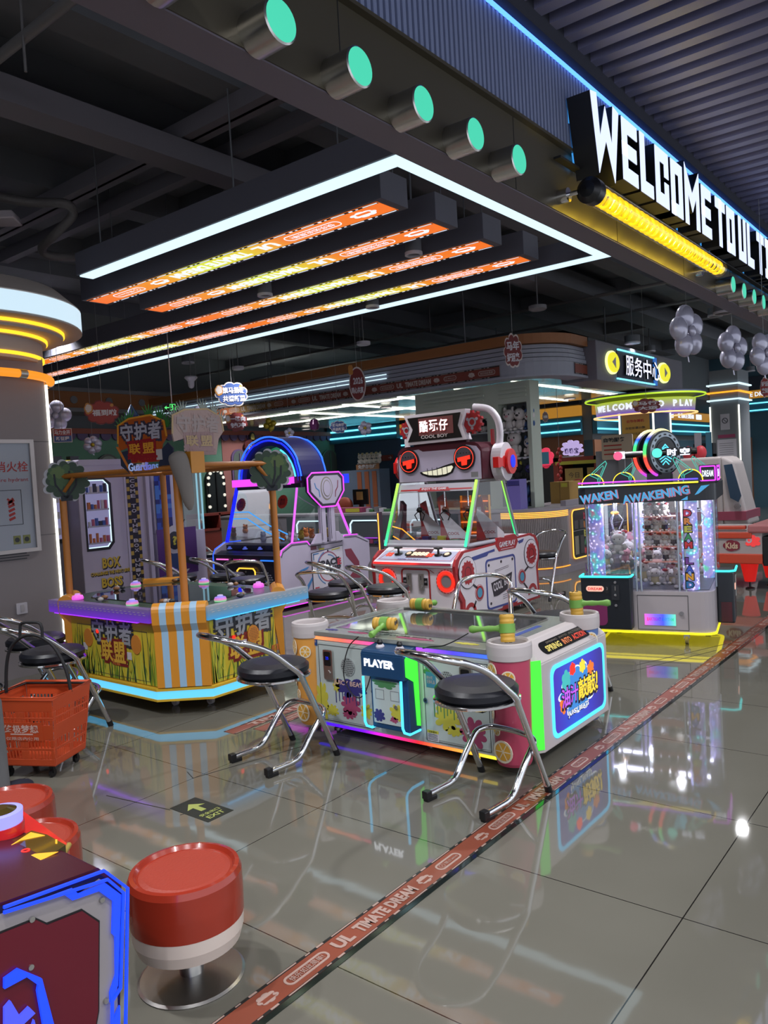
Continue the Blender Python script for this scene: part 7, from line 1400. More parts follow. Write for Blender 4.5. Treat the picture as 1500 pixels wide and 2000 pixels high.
# booth with cloud sign, grey cabinet
x_ = 12.9; a, b_ = atx(1080, 895, x_), atx(1160, 950, x_)
t = thing('snack_booth', 'small red and yellow booth with dark inside and yellow posters', 'booth', (x_, a.y, 0), -PI/2); L = a.y-b_.y+.1; zt1 = a.z
rb_ = P('booth_red', (140, 54, 44), .5)
q = MB(); q.box(0, L, 0, .7, zt1-.07, zt1, rb_).box(0, .10, 0, .7, 0, zt1, rb_).box(L-.08, L, 0, .7, 0, zt1, rb_).box(0, L, .6, .7, 0, zt1, P('booth_dark', (30, 38, 44), .6)).box(0, L, 0, .7, 0, .95, grey); q.rect(fr0(0), .05, zt1-.13, L, zt1-.07, 0, .02, splY); q.build('frame', t)
for k in range(2): q = MB(); q.rect(fr0(.05), .2+.42*k, zt1-.45, .2+.42*k+.34, zt1-.2, 0, .01, P('poster_tan', (170, 140, 80), .5)); q.txt(fr0(.04), ['今日', '薯条'][k], .37+.42*k, zt1-.32, .2, .1, stdk, 0, .004); q.build('poster', t)
q = MB(); p = atx(1114, 878, 12.85); f_ = FX((12.95, p.y, zt1+.01+.14)); q.plate(f_, blob(0, -.0, .22, 9, .3, 5, .16), 0, .05, E('cloud_lilac', (200, 180, 235), .75)); q.txt(f_, '嘟嘟宝', 0, -.04, .26, .10, P('cloud_text', (80, 40, 150), .5), .05, .055, .02); q.box(12.9, 13.0, p.y-.18, p.y+.18, zt1-.003, zt1+.02, white); tag(q.build('cloud_sign'), 'glowing lilac cloud sign standing on the red booth', 'sign')
x_ = 12.4; a, b_ = atx(1163, 882, x_), atx(1236, 950, x_); q = MB(); q.box(x_, x_+.7, b_.y, a.y, 0, a.z, P('grey_white_cabinet', (128, 130, 136), .5)).box(x_-.01, x_, b_.y+.1, b_.y+.2, 1.0, 1.4, splN); tag(q.build('token_cabinet'), 'plain grey white cabinet behind the left wings of the claw machine', 'cabinet')
q = MB(); p = atx(1220, 870, 12.5); f_ = FX((12.32, p.y, p.z-.02)); q.plate(f_, rrect(-.32, -.2, .2, .2, .03), -.03, 0, P('info_board_cream', (176, 160, 140), .5)); q.txt(f_, '自助服务', -.1, .12, .36, .07, stdk, 0, .005, .03); [q.rect(f_, -.28, .02-.07*k, .02, .04-.07*k, 0, .004, rdn) for k in range(3)]; q.box(12.33, 12.38, p.y-.05, p.y+.05, 0, p.z-.1, grey); tag(q.build('info_board'), 'cream information board left of the big wheel', 'sign')
# string of red festive ornaments and box bits near the booth
q = MB(); p = atx(1093, 905, 11.6); [q.ball((11.6, p.y+.03*math.sin(k*2.), 1.75-.06*k), (.02, .03, .035), rdn, 8, 6) for k in range(9)]; q.cyl((11.6, p.y, 1.28), (11.6, p.y, 2.74), .004, grey, 6); tag(q.build('festive_string'), 'hanging string of small red ornaments above the cardboard box', 'ornament')
q = MB(); p = atx(1132, 945, 11.7); q.plate(FX((11.7, p.y, 1.09)), blob(0, 0, .26, 6, .2, 5, .18), 0, .05, P('gift_red', (150, 66, 60), .6)); tag(q.build('gift_pack'), 'rounded red gift pack beside the cardboard box', 'gift')
# race game screen far
q = MB(); p = atx(1060, 895, 14.2); q.plate(FX((14.2, p.y, p.z)), blob(0, 0, .26, 8, .2, 8, .22), -.05, 0, E('screen_rim_red', (230, 60, 90), .8)); q.rect(FX((14.195, p.y, p.z)), -.16, -.12, .14, .12, 0, .02, E('screen_dull_blue', (50, 90, 110), .5)); q.box(14.2, 14.8, p.y-.22, p.y+.22, 0, p.z-.15, blackm); tag(q.build('red_rim_arcade_cabinet'), 'arcade cabinet with a red neon rim right of the shelf tower', 'game machine')
# ================================================================== train ride, red game table, arcade on the right
t = thing('train_ride', 'white and pink kiddie train with tall front window at the right', 'train ride', (13.2, 3.05, 0), -PI/2)
trw = P('train_white', (176, 166, 164), .4); trp = P('train_pink', (150, 70, 90), .4)
def trx(px): return 3.05-atx(px, 960, 13.2).y
xa, xb = trx(1240), trx(1456)
q = MB(); q.box(xa, xb-.35, 0, .9, .38, vz(1340, 895, 13.2, 3.0), trw); ztr = vz(1420, 890, 13.2, 2.5)
q.hexa([(xb-.35, 0, .38), (xb+.02, .1, .38), (xb+.02, .8, .38), (xb-.35, .9, .38)], [(xb-.35, 0, ztr), (xb-.2, .15, ztr-.1), (xb-.2, .75, ztr-.1), (xb-.35, .9, ztr)], trw); soften(q.build('body', t), .04, 3)
q = MB(); q.box(xa, xb, -.01, .91, .46, .60, trp); q.build('pink_band', t); q = MB(); fq = fr0(-.012); q.plate(fq, [(xb-.30, 1.35), (xb-.22, .82), (xb-.10, .75), (xb-.06, .85), (xb-.18, 1.36)], 0, .03, P('train_window', (50, 70, 90), .15)); q.disc(fq, xb-.12, .68, .05, 0, .03, chrome, 16); q.build('window', t, 'slanted dark window')
q = MB(); [q.disc(fr0(.1), xa+.4+.5*k, .2, .17, -.1, .1, black, 18) for k in range(5)]; q.box(xa+.1, xb-.1, .05, .85, .06, .38, blackm); q.build('wheels', t)
q = MB(); [q.ball((xb-.95+.2*k, .3, ztr+.08), (.10, .06, .12), P('train_red_bow', (170, 40, 50), .5), 12, 8) for k in range(2)]; q.build('roof_ornament', t, 'red roof ornament')
t = thing('red_kiddie_game_table', 'red and white kiddie game table on red cone legs at the right edge', 'game machine', (9.1, 2.10, 0), -PI/2)
kor = P('kiddie_orange_red', (206, 76, 50), .4); zt1, zb1 = vz(1450, 1031, 9.1, 2.2), vz(1450, 1102, 9.1, 2.2)
q = MB(); q.box(-1.1, .04, 0, .9, zb1, zt1-.03, trw).box(-1.1, .04, -.02, .92, zb1, zb1+.11, kor).box(-1.1, -.06, -.02, .92, zt1-.12, zt1-.05, kor).box(-1.1, -.12, -.02, .05, zt1-.02, zt1+.02, kor); q.box(.04, .5, .0, .9, zb1-.02, zt1-.1, blackm); soften(q.build('cabinet', t), .01)
q = MB(); q.box(-.10, .5, -.03, .9, zt1-.06, zt1+.03, P('cushion_pink', (180, 110, 110), .6)); soften(q.build('cushion', t), .02); fq = fr0(-.002)
q = MB(); q.plate(fq, blob(-.27, (zt1+zb1)/2, .10, 5, .2, 4, .07), 0, .006, P('badge_maroon', (130, 40, 56), .5)); q.txt(fq, 'Kids', -.27, (zt1+zb1)/2, .13, .07, P('badge_cream', (206, 180, 150), .5), .006, .01, .04); q.plate(fq, blob(-.05, (zt1+zb1)/2+.05, .09, 6, .4, 9, .08), 0, .006, P('badge_red', (176, 50, 56), .5)); q.ring(fq, -.09, (zt1+zb1)/2+.06, .015, .03, .006, .009, white, 14); q.build('print', t, 'red Kids print')
for i, (a, b_) in enumerate(((-.12, .10), (.02, .45), (-.9, .10), (-.9, .75))):
    q = MB(); q.lathe((a, b_, 0), [(.055, .085), (.095, zb1)], E('red_glow_leg', (226, 30, 24), .55), 24); q.lathe((a, b_, 0), [(.05, 0), (.05, .012), (.012, .025), (.012, .085)], black, 18); q.build('leg', t, 'red cone leg')
q = MB(); p = atx(1385, 878, 15); q.box(14.9, 15.1, p.y-.1, p.y+.25, 0, 1.55, blackm).box(14.88, 14.9, p.y-.08, p.y+.02, 1.5, 1.95, E('screen_dull_blue', (50, 90, 110), .5)).box(14.88, 14.9, p.y+.1, p.y+.22, 1.5, 1.95, white).box(14.9, 15.1, p.y-.1, p.y+.25, 1.5, 1.75, blackm); tag(q.build('arcade_cabinet'), 'dark arcade cabinet with white side figures behind the wheel arm', 'game machine')
# ================================================================== box machine and play machine at left back
t = thing('prize_box_machine', 'white prize vending machine with lit window reading BOX CHALLENGE THE NEXT LEVEL BOSS', 'game machine', (4.93, 8.5, 0), 0); f = fr0(0)
bw_ = P('machine_pale_lilac', (190, 184, 206), .4); LB = lambda px, py: (aty(px, py, 8.5).x-4.93, aty(px, py, 8.5).z)
q = MB(); q.box(0, .62, 0, 1.0, .05, 1.85, bw_).box(.62, 1.0, .02, 1.0, .05, 1.80, bw_); q.box(-.30, 0, .25, 1.0, .05, 1.80, P('machine_side_grey', (120, 118, 130), .5)); q.plate(f, rrect(.02, 1.80, .60, 1.87, .02), -.3, .01, bw_); soften(q.build('cabinet', t), .01)
q = MB(); wo_ = [(.06, 1.66), (.33, 1.66), (.43, 1.58), (.43, .86), (.36, .78), (.06, .78)]; q.plate(f, wo_, 0, .01, black)
wi_ = [(.08, 1.62), (.32, 1.62), (.38, 1.56), (.38, .88), (.33, .82), (.08, .82)]; q.plate(f, wi_, .01, .012, E('window_glow_lilac', (150, 148, 190), .55)); wno = q.build('display_window', t, 'black framed lit window')
q = MB(); q.path(f, [(.38, 1.56), (.38, .88), (.33, .82), (.08, .82)], .012, .014, .022, Ewhite); q.path(f, [(.08, 1.62), (.32, 1.62), (.38, 1.56)], .012, .014, .022, Ewhite); q.build('light_edge', wno, 'white light edge')
rd = random.Random(8)
for j in range(4):
    q = MB(); z_ = .86+.2*j; q.rect(f, .085, z_, .372, z_+.02, .012, .03, P('shelf_pale', (180, 180, 200), .4)); [q.rect(f, .09+.045*k, z_+.02, .09+.045*k+rd.uniform(.02, .038), z_+.02+rd.uniform(.05, .11), .014, .035, [P('toy_blue', (60, 90, 170), .5), P('toy_orange', (190, 110, 60), .5), white, P('toy_pink', (180, 90, 120), .5), P('toy_dark', (50, 50, 70), .5)][rd.randrange(5)]) for k in range(6)]; q.build('shelf_row', wno, 'shelf of small boxed toys')
q = MB(); yb_, sh2 = P('boss_yellow', (206, 176, 60), .4), P('boss_shadow', (30, 26, 40), .5)
for st, (px, py), w_, h_ in (('BOX', (217, 1098), .25, .14), ('CHALLENGE THE NEXT LEVEL', (217, 1117), .56, .045), ('BOSS', (219, 1136), .29, .13)):
    a, b_ = LB(px, py); q.txt(f, st, a+.012, b_-.012, w_, h_, sh2, 0, .004, .06); q.txt(f, st, a, b_, w_*.97, h_*.92, yb_, .004, .008, .04)
q.build('lettering', t, 'yellow block letters')
q = MB(); ck = [P('check_black', (34, 32, 44), .5), P('check_gold', (190, 160, 70), .5)]; f2 = fr0(.018)
for i in range(34):
    for j in range(4): q.rect(f2, .66+.04*j, .12+.05*i, .70+.04*j, .17+.05*i, 0, .004, ck[1 if (i+j) % 2 and (j in (0, 3)) else 0])
st = 'WELCOME TO THE BOX UNIVERSE'
for i, ch in enumerate(st):
    if ch != ' ': q.txt(f2, ch, .74, 1.78-.062*i, .07, .045, white, .004, .008, .03)
q.build('checker_strip', t, 'checkered strip with vertical WELCOME TO THE BOX UNIVERSE')
q = MB(); q.path(f2, [(.62, .05), (.62, 1.84)], .02, 0, .03, bw_); q.path(f2, [(.93, .05), (.93, 1.84)], .05, 0, .05, bw_); q.build('edge_trim', t)
q = MB(); fb = fr0(.24); q.rect(fb, -.28, .9, -.05, 1.62, 0, .01, black); q.rect(fb, -.26, .95, -.07, 1.58, .01, .015, E('window_glow_lilac', (150, 148, 190), .55)); [q.rect(fb, -.25+.045*(k % 4), 1.0+.19*(k//4), -.22+.045*(k % 4), 1.08+.19*(k//4), .015, .03, [white, P('toy_blue', (60, 90, 170), .5)][k % 2]) for k in range(12)]; q.rect(fb, -.12, .98, -.06, 1.03, .02, .04, rdn); q.build('side_window', t)
t = thing('pixel_play_machine', 'white and pixel blue claw cabinet with helmeted question mark figure', 'game machine', (6.0, 8.55, 0), 0); f = fr0(0)
q = MB(); q.box(0, .78, 0, .9, .05, .90, bw_).box(0, .45, .02, .9, .90, 1.75, bw_).box(.45, .78, .1, .9, 1.68, 1.75, bw_); soften(q.build('cabinet', t), .01)
q = MB(); bl2 = [P('pixel_blue_dark', (28, 34, 110), .4), P('pixel_blue', (44, 74, 176), .4), P('pixel_blue_light', (70, 120, 200), .4)]; rd = random.Random(3)
for i in range(22):
    for j in range(4): q.rect(f, .02+.06*j, .38+.06*i, .08+.06*j, .44+.06*i, 0, .006, bl2[rd.choice((0, 0, 1, 1, 2))])
q.build('pixel_panel', t, 'pixel blue panel')
q = MB(); vio = P('play_violet', (84, 44, 120), .4); q.rect(f, .0, .34, .62, .95, .006, .010, vio); q.plate(f, blob(.26, .80, .17, 6, .1, 2, .19), .010, .014, white); q.plate(f, [(.14, .92), (.10, 1.06), (.22, .99)], .010, .014, stdk); q.plate(f, [(.38, .92), (.45, 1.06), (.32, .99)], .010, .014, stdk); q.plate(f, circ(.26, .79, .10, 20, .12), .014, .018, P('visor_dark', (24, 24, 50), .3)); q.txt(f, '?', .26, .79, .07, .12, splY, .018, .022, .04)
q.plate(f, [(.14, .62), (.38, .62), (.42, .40), (.12, .40)], .010, .016, P('suit_blue', (50, 70, 120), .5)); q.plate(f, [(.36, .60), (.62, .50), (.62, .42), (.36, .50)], .012, .018, stdk); q.txt(f, 'play', .30, .37, .34, .09, white, .016, .02, .05); q.build('figure_print', t, 'helmeted figure with question mark and play lettering')
q = MB(); q.add([(.45, 0, .90), (.78, 0, .90), (.78, 0, 1.68), (.45, 0, 1.68)], [(0, 1, 2, 3)], gclr); q.add([(.78, 0, .9), (.78, .9, .9), (.78, .9, 1.68), (.78, 0, 1.68)], [(0, 1, 2, 3)], gclr); q.build('glass', t)
q = MB(); [q.cyl((a, b_, .9), (a, b_, 1.68), .012, E('pale_cyan_edge', (150, 210, 230), .7), 8) for a, b_ in ((.77, .01), (.70, .01), (.77, .5))]; q.build('glass_edge', t)
q = MB(); q.box(.52, .70, .3, .5, .90, 1.02, white).box(.55, .60, .25, .3, 1.0, 1.1, E('pale_cyan_edge', (150, 210, 230), .7)); q.build('prize_stand', t)
# yellow corner machine behind pillar strip
q = MB(); p = aty(120, 905, 9.4); q.box(p.x-.3, p.x+.45, 9.7, 10.3, 0, p.z-.05, blackm); [q.box(p.x-.12+.12*i, p.x-.0+.12*i, 9.6, 9.7, p.z-.1+.05*(i % 2), p.z+.05+.05*(i % 2), [splY, black][i % 2]) for i in range(4)]; tag(q.build('yellow_topped_machine'), 'dark machine with a yellow and black block top peeking past the left pillar', 'game machine')
# ================================================================== racing cabinet, lower left
t = thing('racing_game_cabinet', 'red and grey game cabinet end with blue neon outline at the lower left corner', 'game machine', (0, 0, 0))
yN = 1.6; U_ = Vector((1, .0, 0)); f = Fr((.97, yN, .556), (1, 0, 0), (0, 0, 1))
def rp(px, py): p = aty(px, py, yN); return (p.x-.97, p.z-.556)
out = [rp(-160, 1850), rp(0, 1768), rp(196, 1697), rp(242, 1731), rp(238, 2000), rp(236, 2130)]; xl = -.75; out[0] = (xl, out[1][1]-.0)
Q = [(xl, -.5), (out[5][0], -.5), out[4], out[3], out[2], out[1], (xl, out[1][1])]
dmar = P('cabinet_maroon_black', (60, 14, 30), .25); gpn = P('cabinet_grey_plate', (134, 128, 128), .4); mrd = P('cabinet_deep_red', (88, 14, 30), .25)
q = MB(); q.plate(f, Q, -1.45, -.01, dmar); soften(q.build('cabinet', t), .004)
q = MB(); q.plate(f, [(a if a == xl else a-.006, b_-.006) for a, b_ in Q], -.01, .0, P('end_panel_black', (18, 8, 40), .3))
gp = [(xl, -.5), (-.055, -.5), rp(222, 1738), rp(193, 1716), rp(150, 1748), rp(134, 1736), rp(0, 1785), (xl, rp(0, 1785)[1])]; q.plate(f, gp, 0, .006, gpn)
rdp = [(xl, -.5), rp(178, 2040), rp(190, 1972), rp(191, 1796), rp(156, 1773), rp(88, 1800), rp(66, 1790), rp(0, 1816), (xl, rp(0, 1816)[1])]
q.plate(f, [(a, b_) for a, b_ in rdp], .006, .008, black); cxr = sum(a for a, _ in rdp)/9; q.plate(f, [(xl, -.5), rp(175, 2040), rp(187, 1972), rp(188, 1799), rp(156, 1777), rp(88, 1804), rp(66, 1794), rp(0, 1820), (xl, rp(0, 1820)[1])], .008, .010, mrd)
for px, py in ((195, 1755), (58, 1793), (56, 1886), (203, 1952)): q.disc(f, *rp(px, py), .006, .006, .012, steel, 12)
q.build('end_panel', t, 'grey and dark red end panel')
bb = E('neon_deep_blue', (20, 60, 255), 1.5); q = MB()
for pts_ in ([(0, 1768), (196, 1697), (242, 1731), (238, 2000), (237, 2120)], [(0, 1778), (203, 1714), (234, 1740), (228, 1925), (212, 1950), (211, 2110)]): q.path(f, [rp(*p_) for p_ in pts_], .0055, .012, .018, bb)
q.plate(f, [rp(*p_) for p_ in ((101, 1745), (136, 1732), (147, 1743), (200, 1722), (230, 1744), (224, 1920), (210, 1955), (209, 1935), (220, 1900), (219, 1826), (213, 1820), (215, 1757), (187, 1737), (135, 1755), (117, 1742))], .008, .014, bb)
q.plate(f, [rp(*p_) for p_ in ((228, 1960), (229, 2110), (212, 2110), (214, 1990))], .008, .014, bb); q.build('neon_outline', t, 'blue neon outline')
q = MB(); q.plate(f, [rp(*p_) for p_ in ((0, 1905), (27, 1886), (73, 1905), (98, 2000), (130, 2110), (96, 2110), (64, 1930), (66, 1918), (43, 1902), (0, 1925))], .012, .020, bb)
q.plate(f, [rp(*p_) for p_ in ((0, 1962), (12, 1948), (30, 1978), (48, 1960), (60, 1972), (30, 2000), (50, 2010), (58, 1985), (80, 2080), (40, 2100), (0, 2000))], .012, .020, E('neon_violet_blue', (70, 80, 240), 1.1)); q.build('emblem', t, 'violet blue emblem')
# dash: red top with amber lit buttons
zt1 = .60; q = MB(); dashp = [atz(112, 1690, .60), atz(0, 1742, .60), atz(-80, 1700, .60), atz(-60, 1560, .60), atz(40, 1580, .60), atz(135, 1650, .60)]
q.hexa([(p_.x, p_.y, .50) for p_ in dashp], [(p_.x, p_.y, .60) for p_ in dashp], P('dash_glossy_red', (196, 30, 34), .2, coat=.4)); gold_ = P('dash_gold_edge', (150, 128, 60), .4)
q.tube([dashp[1]+Vector((0, 0, .0)), dashp[0], dashp[5]], .007, gold_, 6); q.build('dashboard', t, 'glossy red dashboard')
bpts = [atz(*p_, .625) for p_ in ((22, 1690), (10, 1648), (62, 1622), (92, 1630), (128, 1650), (108, 1664), (50, 1692))]
q = MB(); q.hexa([(p_.x, p_.y, .60) for p_ in bpts], [(p_.x, p_.y, .625) for p_ in bpts], P('button_smoky_gold', (60, 50, 20), .1, coat=.5)); q.build('big_button', t, 'large glossy hexagon button')
q = MB(); FT_ = Fr((0, 0, .6255), (1, 0, 0), (0, 1, 0)); am = E('button_amber', (255, 180, 40), 1.0)
for pl in (((14, 1656), (60, 1626), (88, 1632), (40, 1642)), ((22, 1686), (68, 1668), (114, 1664), (60, 1690)), ((108, 1640), (112, 1640), (112, 1648), (108, 1648))): q.plate(FT_, [(atz(*p_, .6255).x, atz(*p_, .6255).y) for p_ in pl], 0, .001, am)
cb_ = atz(50, 1662, .6255); q.ring(FT_, cb_.x, cb_.y, .006, .010, 0, .002, Ered, 16); q.build('button_light', t, 'amber light bars')
q = MB(); p = atz(0, 1600, .66); q.lathe((p.x, p.y, 0), [(.05, .60), (.055, .62), (.055, .65)], P('dash_glossy_red', (196, 30, 34), .2, coat=.4), 24); q.lathe((p.x, p.y, 0), [(.052, .65), (.054, .68), (.046, .682)], E('ring_violet_white', (150, 150, 255), 1.1), 24); q.lathe((p.x, p.y, 0), [(.045, .68), (.02, .69), (0, .69)], P('button_smoky_gold', (60, 50, 20), .1, coat=.5), 24); q.build('round_button', t, 'round button with a violet ring')
q = MB(); scp = [atz(-120, 1700, .62), atz(0, 1640, .62), atz(16, 1690, .62), atz(72, 1712, .62), atz(0, 1738, .62), atz(-120, 1780, .62)]; q.hexa([(p_.x, p_.y, .58) for p_ in scp], [(p_.x, p_.y, .615) for p_ in scp], P('screen_bezel_blue_grey', (104, 104, 150), .25)); q.build('screen_bezel', t, 'blue grey bezel')
# ================================================================== hanging signs and balloons
strm = P('thin_string', (150, 150, 150), .6)
def hang(nm, lab, cat, px, py, x_, fn, grp=None, ang=None, top=4.35):
    p = atx(px, py, x_); s_ = (p-C0).length/FPX; t = thing(nm, lab, cat, p, 0, grp)
    a = math.atan2(p.y, p.x) if ang is None else ang
    f = Fr((0, 0, 0), (math.sin(a), -math.cos(a), 0), (0, 0, 1)); q = MB(); fn(q, f, s_); q.build('cutout', t)
    q = MB(); q.cyl((0, 0, .02), (0, 0, top-p.z), .0025, strm, 5); q.build('string', t); return t
rs, bs, cr_, wt = P('festive_red', (150, 50, 46), .5), P('festive_blue', (60, 84, 140), .5), P('festive_cream', (206, 196, 190), .5), P('festive_white', (210, 206, 212), .5); gd_ = P('festive_gold', (190, 130, 60), .5)
def cutout(base, rim, lines, w_, h_, shape=0, sd=3, extra=True):
    def fn(q, f, s):
        W_, H_ = w_*s/2, h_*s/2
        q.plate(f, blob(0, 0, W_*1.08, 9 if shape == 0 else 4, .2, sd, H_*1.12), -.008, 0, rim); q.plate(f, blob(0, 0, W_, 9 if shape == 0 else 4, .2, sd, H_), 0, .004, base)
        if extra: q.plate(f, blob(-W_*.75, H_*.35, W_*.28, 5, .2, sd+1, H_*.5), .004, .008, gd_); q.plate(f, blob(-W_*.75, H_*.38, W_*.20, 5, .2, sd+2, H_*.36), .008, .010, cr_); q.disc(f, W_*.55, H_*.6, W_*.10, .004, .008, gd_, 10)
        n = len(lines)
        for i, l in enumerate(lines): q.txt(f, l, W_*(.12 if extra else 0), H_*(.32-.68*i if n > 1 else 0), W_*1.35, H_*.52, wt, .006, .010, .035)
    return fn
hang('hanging_cutout_sign', 'blue cloud shaped hanging cutout with a small figure, left of the service canopy', 'hanging sign', 453, 770, 7.6, cutout(bs, cr_, ['策马扬鞭', '共谱新篇'], 62, 46, 0, 3))
hang('hanging_cutout_sign', 'dark red round hanging sign reading 2026 on the canopy edge', 'hanging sign', 698, 750, 8.9, lambda q, f, s: (q.plate(f, circ(0, 0, 17*s, 24, 33*s), -.008, 0, cr_), q.plate(f, circ(0, 0, 15*s, 24, 30*s), 0, .004, P('festive_maroon', (120, 44, 44), .5)), q.txt(f, '2026', 2*s, 6*s, 20*s, 13*s, wt, .004, .008, .03), q.txt(f, '同心共赢', 0, -12*s, 24*s, 12*s, wt, .004, .008, .03), q.plate(f, blob(-12*s, 28*s, 6*s, 4, .3, 3, 12*s), .004, .008, gd_)), ang=.35)
hang('hanging_cutout_sign', 'red cutout with blue figure hanging at the rounded canopy corner', 'hanging sign', 1002, 686, 8.6, cutout(P('festive_maroon', (120, 44, 44), .5), cr_, ['马年', '好运来'], 34, 64, 0, 5, False))
hang('hanging_cutout_sign', 'red festive hanging cutout reading 福到啦 above the jungle table', 'hanging sign', 200, 806, 5.2, cutout(rs, P('festive_deep_red', (110, 30, 30), .5), ['福到啦'], 62, 44, 0, 7))
hang('hanging_cutout_sign', 'red festive hanging cutout reading 一路向钱冲 left of the arch', 'hanging sign', 462, 824, 7.8, cutout(P('festive_maroon', (120, 44, 44), .5), P('festive_deep_red', (110, 30, 30), .5), ['一路向', '钱冲'], 42, 36, 0, 9))
hang('hanging_cutout_sign', 'small red and blue hanging sign beside the pillar light strip', 'hanging sign', 122, 851, 4.6, lambda q, f, s: (q.rect(f, -16*s, -12*s, 16*s, 13*s, -.006, 0, cr_), q.rect(f, -14*s, 0, 15*s, 12*s, 0, .003, rs), q.rect(f, -14*s, -11*s, 15*s, 0, 0, .003, bs), q.txt(f, '马力全开', 0, 6*s, 26*s, 8*s, wt, .003, .006, .03), q.txt(f, '新征程', 0, -5*s, 22*s, 7*s, wt, .003, .006, .03)))
hang('hanging_cutout_sign', 'brown red hanging cutout in front of the round welcome ring', 'hanging sign', 1262, 792, 11.8, cutout(P('festive_maroon', (120, 44, 44), .5), P('festive_deep_red', (110, 30, 30), .5), ['马行', '大运'], 50, 26, 0, 4), top=4.35)
hang('hanging_cutout_sign', 'small blue hanging cutout under the mirror ceiling right of the arch', 'hanging sign', 661, 834, 9.1, cutout(bs, cr_, ['骏马奔腾', '开启新篇'], 34, 24, 0, 3, False), top=4.35)
hang('hanging_cutout_sign', 'small red hanging cutout at the right photo edge', 'hanging sign', 1494, 756, 9.5, cutout(rs, cr_, ['好运', '来财'], 16, 34, 0, 4, False))
hang('hanging_cutout_sign', 'tiny grey hanging cutout before the orange wall band', 'hanging sign', 1065, 814, 13.0, cutout(P('festive_grey_rose', (120, 100, 104), .5), cr_, ['福'], 12, 20, 0, 4, False), top=4.35)
# exit sign
t = thing('exit_sign', 'hanging green exit sign with arrow and running figure', 'exit sign', atx(336, 796, 5.8), 0); s = (atx(336, 796, 5.8)-C0).length/FPX; f = Fr((0, 0, 0), (.86, -.5, 0), (0, 0, 1)); eg = E('exit_green_lit', (90, 240, 120), 1.2)
q = MB(); q.rect(f, -17*s, -9*s, 17*s, 9*s, -.02, .0, blackm); q.build('housing', t); q = MB(); q.rect(f, -12*s, -.8*s, -5*s, .8*s, 0, .003, eg); q.plate(f, [(-14*s, 0), (-10*s, 3.4*s), (-10*s, -3.4*s)], 0, .003, eg)
q.path(f, [(-3.5*s, -6*s), (-3.5*s, 6*s), (6*s, 6*s), (6*s, -6*s)], .9*s, 0, .003, eg); q.disc(f, .5*s, 4*s, 1.3*s, 0, .003, eg, 10); q.path(f, [(.5*s, 2.5*s), (1.5*s, -1*s), (-1*s, -5.5*s)], 1.5*s, 0, .003, eg); q.path(f, [(1.5*s, -1*s), (3.5*s, -2.5*s), (3*s, -5.5*s)], 1.3*s, 0, .003, eg); q.path(f, [(-2*s, 0), (.5*s, 2*s), (3.5*s, 1*s)], 1.1*s, 0, .003, eg); q.txt(f, '安全出口', 11.5*s, 1.6*s, 9*s, 2.6*s, eg, 0, .003); q.txt(f, 'EXIT', 11.5*s, -2*s, 8*s, 2.4*s, eg, 0, .003); q.build('pictogram', t, 'lit green pictogram')
q = MB(); z_t = 4.35-t.location.z; q.cyl((-.0, 0, .05), (0, 0, z_t), .006, white, 6); q.build('suspension_rod', t)
# balloons
balw = mat('white_foil_balloon', srgb(178, 176, 196), .22, .25, coat=.3, trans=.0); baly = P('gold_foil', (170, 150, 40), .3, metal=.5)
def flower(lab, px, py, x_, pw_, ph_, n=5, tilt=0., yc=True, col=None, side=False, grp=None):
    p = atx(px, py, x_); s_ = (p-C0).length/FPX; t = thing('flower_balloon', lab, 'balloon', p, 0, grp); a = math.atan2(p.y, p.x)+(math.radians(60) if side else 0); f = Fr((0, 0, 0), (math.sin(a), -math.cos(a), 0), (0, 0, 1)); R_ = ph_*s_/2*.55; r_ = ph_*s_/2*.46
    rot = Matrix((f.u, f.n, f.v)).transposed(); q = MB()
    for k in range(n): an = 2*PI*k/n+tilt; q.ball(f.p(R_*math.cos(an), R_*math.sin(an)), (r_*.98, r_*.6, r_*.98), col or balw, 16, 10, rot)
    q.build('petals', t, 'shiny white petals'); q = MB(); q.ball(f.p(0, 0, r_*.45), (r_*.45, r_*.25, r_*.45), baly if yc else balw, 12, 8, rot); q.build('centre', t, 'yellow centre' if yc else None)
    q = MB(); q.plate(f, [(-.008, -R_-r_*.8), (.008, -R_-r_*.8), (.02, -R_-r_*1.25), (.0, -R_-r_*1.2)], -.001, .001, col or balw); q.build('tail', t)
    q = MB(); q.cyl((0, 0, R_+r_*.8), (0, 0, 4.35-p.z), .002, strm, 5); q.build('string', t)
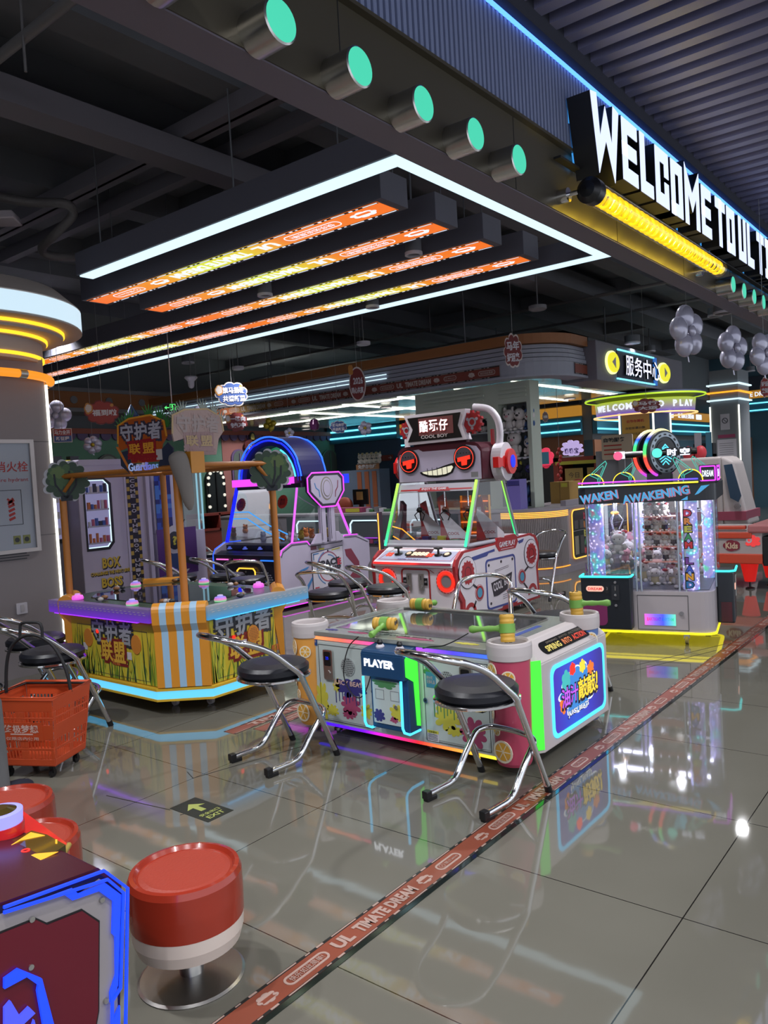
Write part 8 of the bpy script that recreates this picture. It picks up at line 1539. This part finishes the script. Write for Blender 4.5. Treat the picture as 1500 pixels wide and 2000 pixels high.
flower('large white flower balloon hanging below the header, leftmost of the right group', 1342, 648, 7.0, 48, 96, 5, .5, False, None, True)
flower('white flower balloon hanging second from the right edge, below the header', 1431, 681, 7.6, 48, 82, 5, .2, False, None, True)
flower('white flower balloon cut by the right photo edge', 1492, 690, 7.2, 40, 76, 5, .9, False, None, True)
flower('white daisy balloon with gold centre hanging over the box machine', 181, 869, 6.4, 32, 34, 6, .3)
flower('big pale flower balloon half hidden by the pillar light strip', 108, 812, 5.0, 46, 56, 5, .1, False)
flower('pale daisy balloon behind the back of the jungle sign', 388, 816, 7.2, 44, 46, 6, .4)
flower('white daisy balloon turned sideways right of the jungle sign', 418, 850, 7.0, 30, 34, 5, .2, True, None, True)
flower('small white flower balloon left above the arch', 565, 846, 9.0, 28, 20, 5, .2)
flower('white flower balloon under the mirror ceiling left of the robot sign', 713, 836, 9.0, 30, 28, 5, .6)
flower('gold flower balloon under the canopy left of the mirror ceiling', 527, 829, 9.0, 22, 26, 4, .3, True, baly)
p = atx(258, 822, 5.6); s = (p-C0).length/FPX; t = thing('drop_balloon', 'dark blue drop shaped balloon above the jungle sign', 'balloon', p); bf = mat('blue_foil_balloon', srgb(40, 66, 110), .25, .2)
q = MB(); q.lathe((0, 0, 0), [(0, -26*s), (8*s, -24*s), (14*s, -14*s), (15.5*s, -2*s), (13*s, 10*s), (7*s, 20*s), (2*s, 28*s), (0, 31*s)], bf, 20); q.build('foil', t); q = MB(); q.cyl((0, 0, 30*s), (0, 0, 4.35-p.z), .002, strm, 5); q.build('string', t)
p = atx(614, 829, 9.0); s = (p-C0).length/FPX; t = thing('drop_balloon', 'purple round balloon under the canopy left of the mirror ceiling', 'balloon', p); q = MB(); q.lathe((0, 0, 0), [(0, -13*s), (8*s, -10*s), (10*s, 0), (7*s, 9*s), (0, 12*s)], mat('purple_foil_balloon', srgb(90, 40, 84), .25, .2), 18); q.build('foil', t); q = MB(); q.cyl((0, 0, 11*s), (0, 0, 4.35-p.z), .002, strm, 5); q.build('string', t)
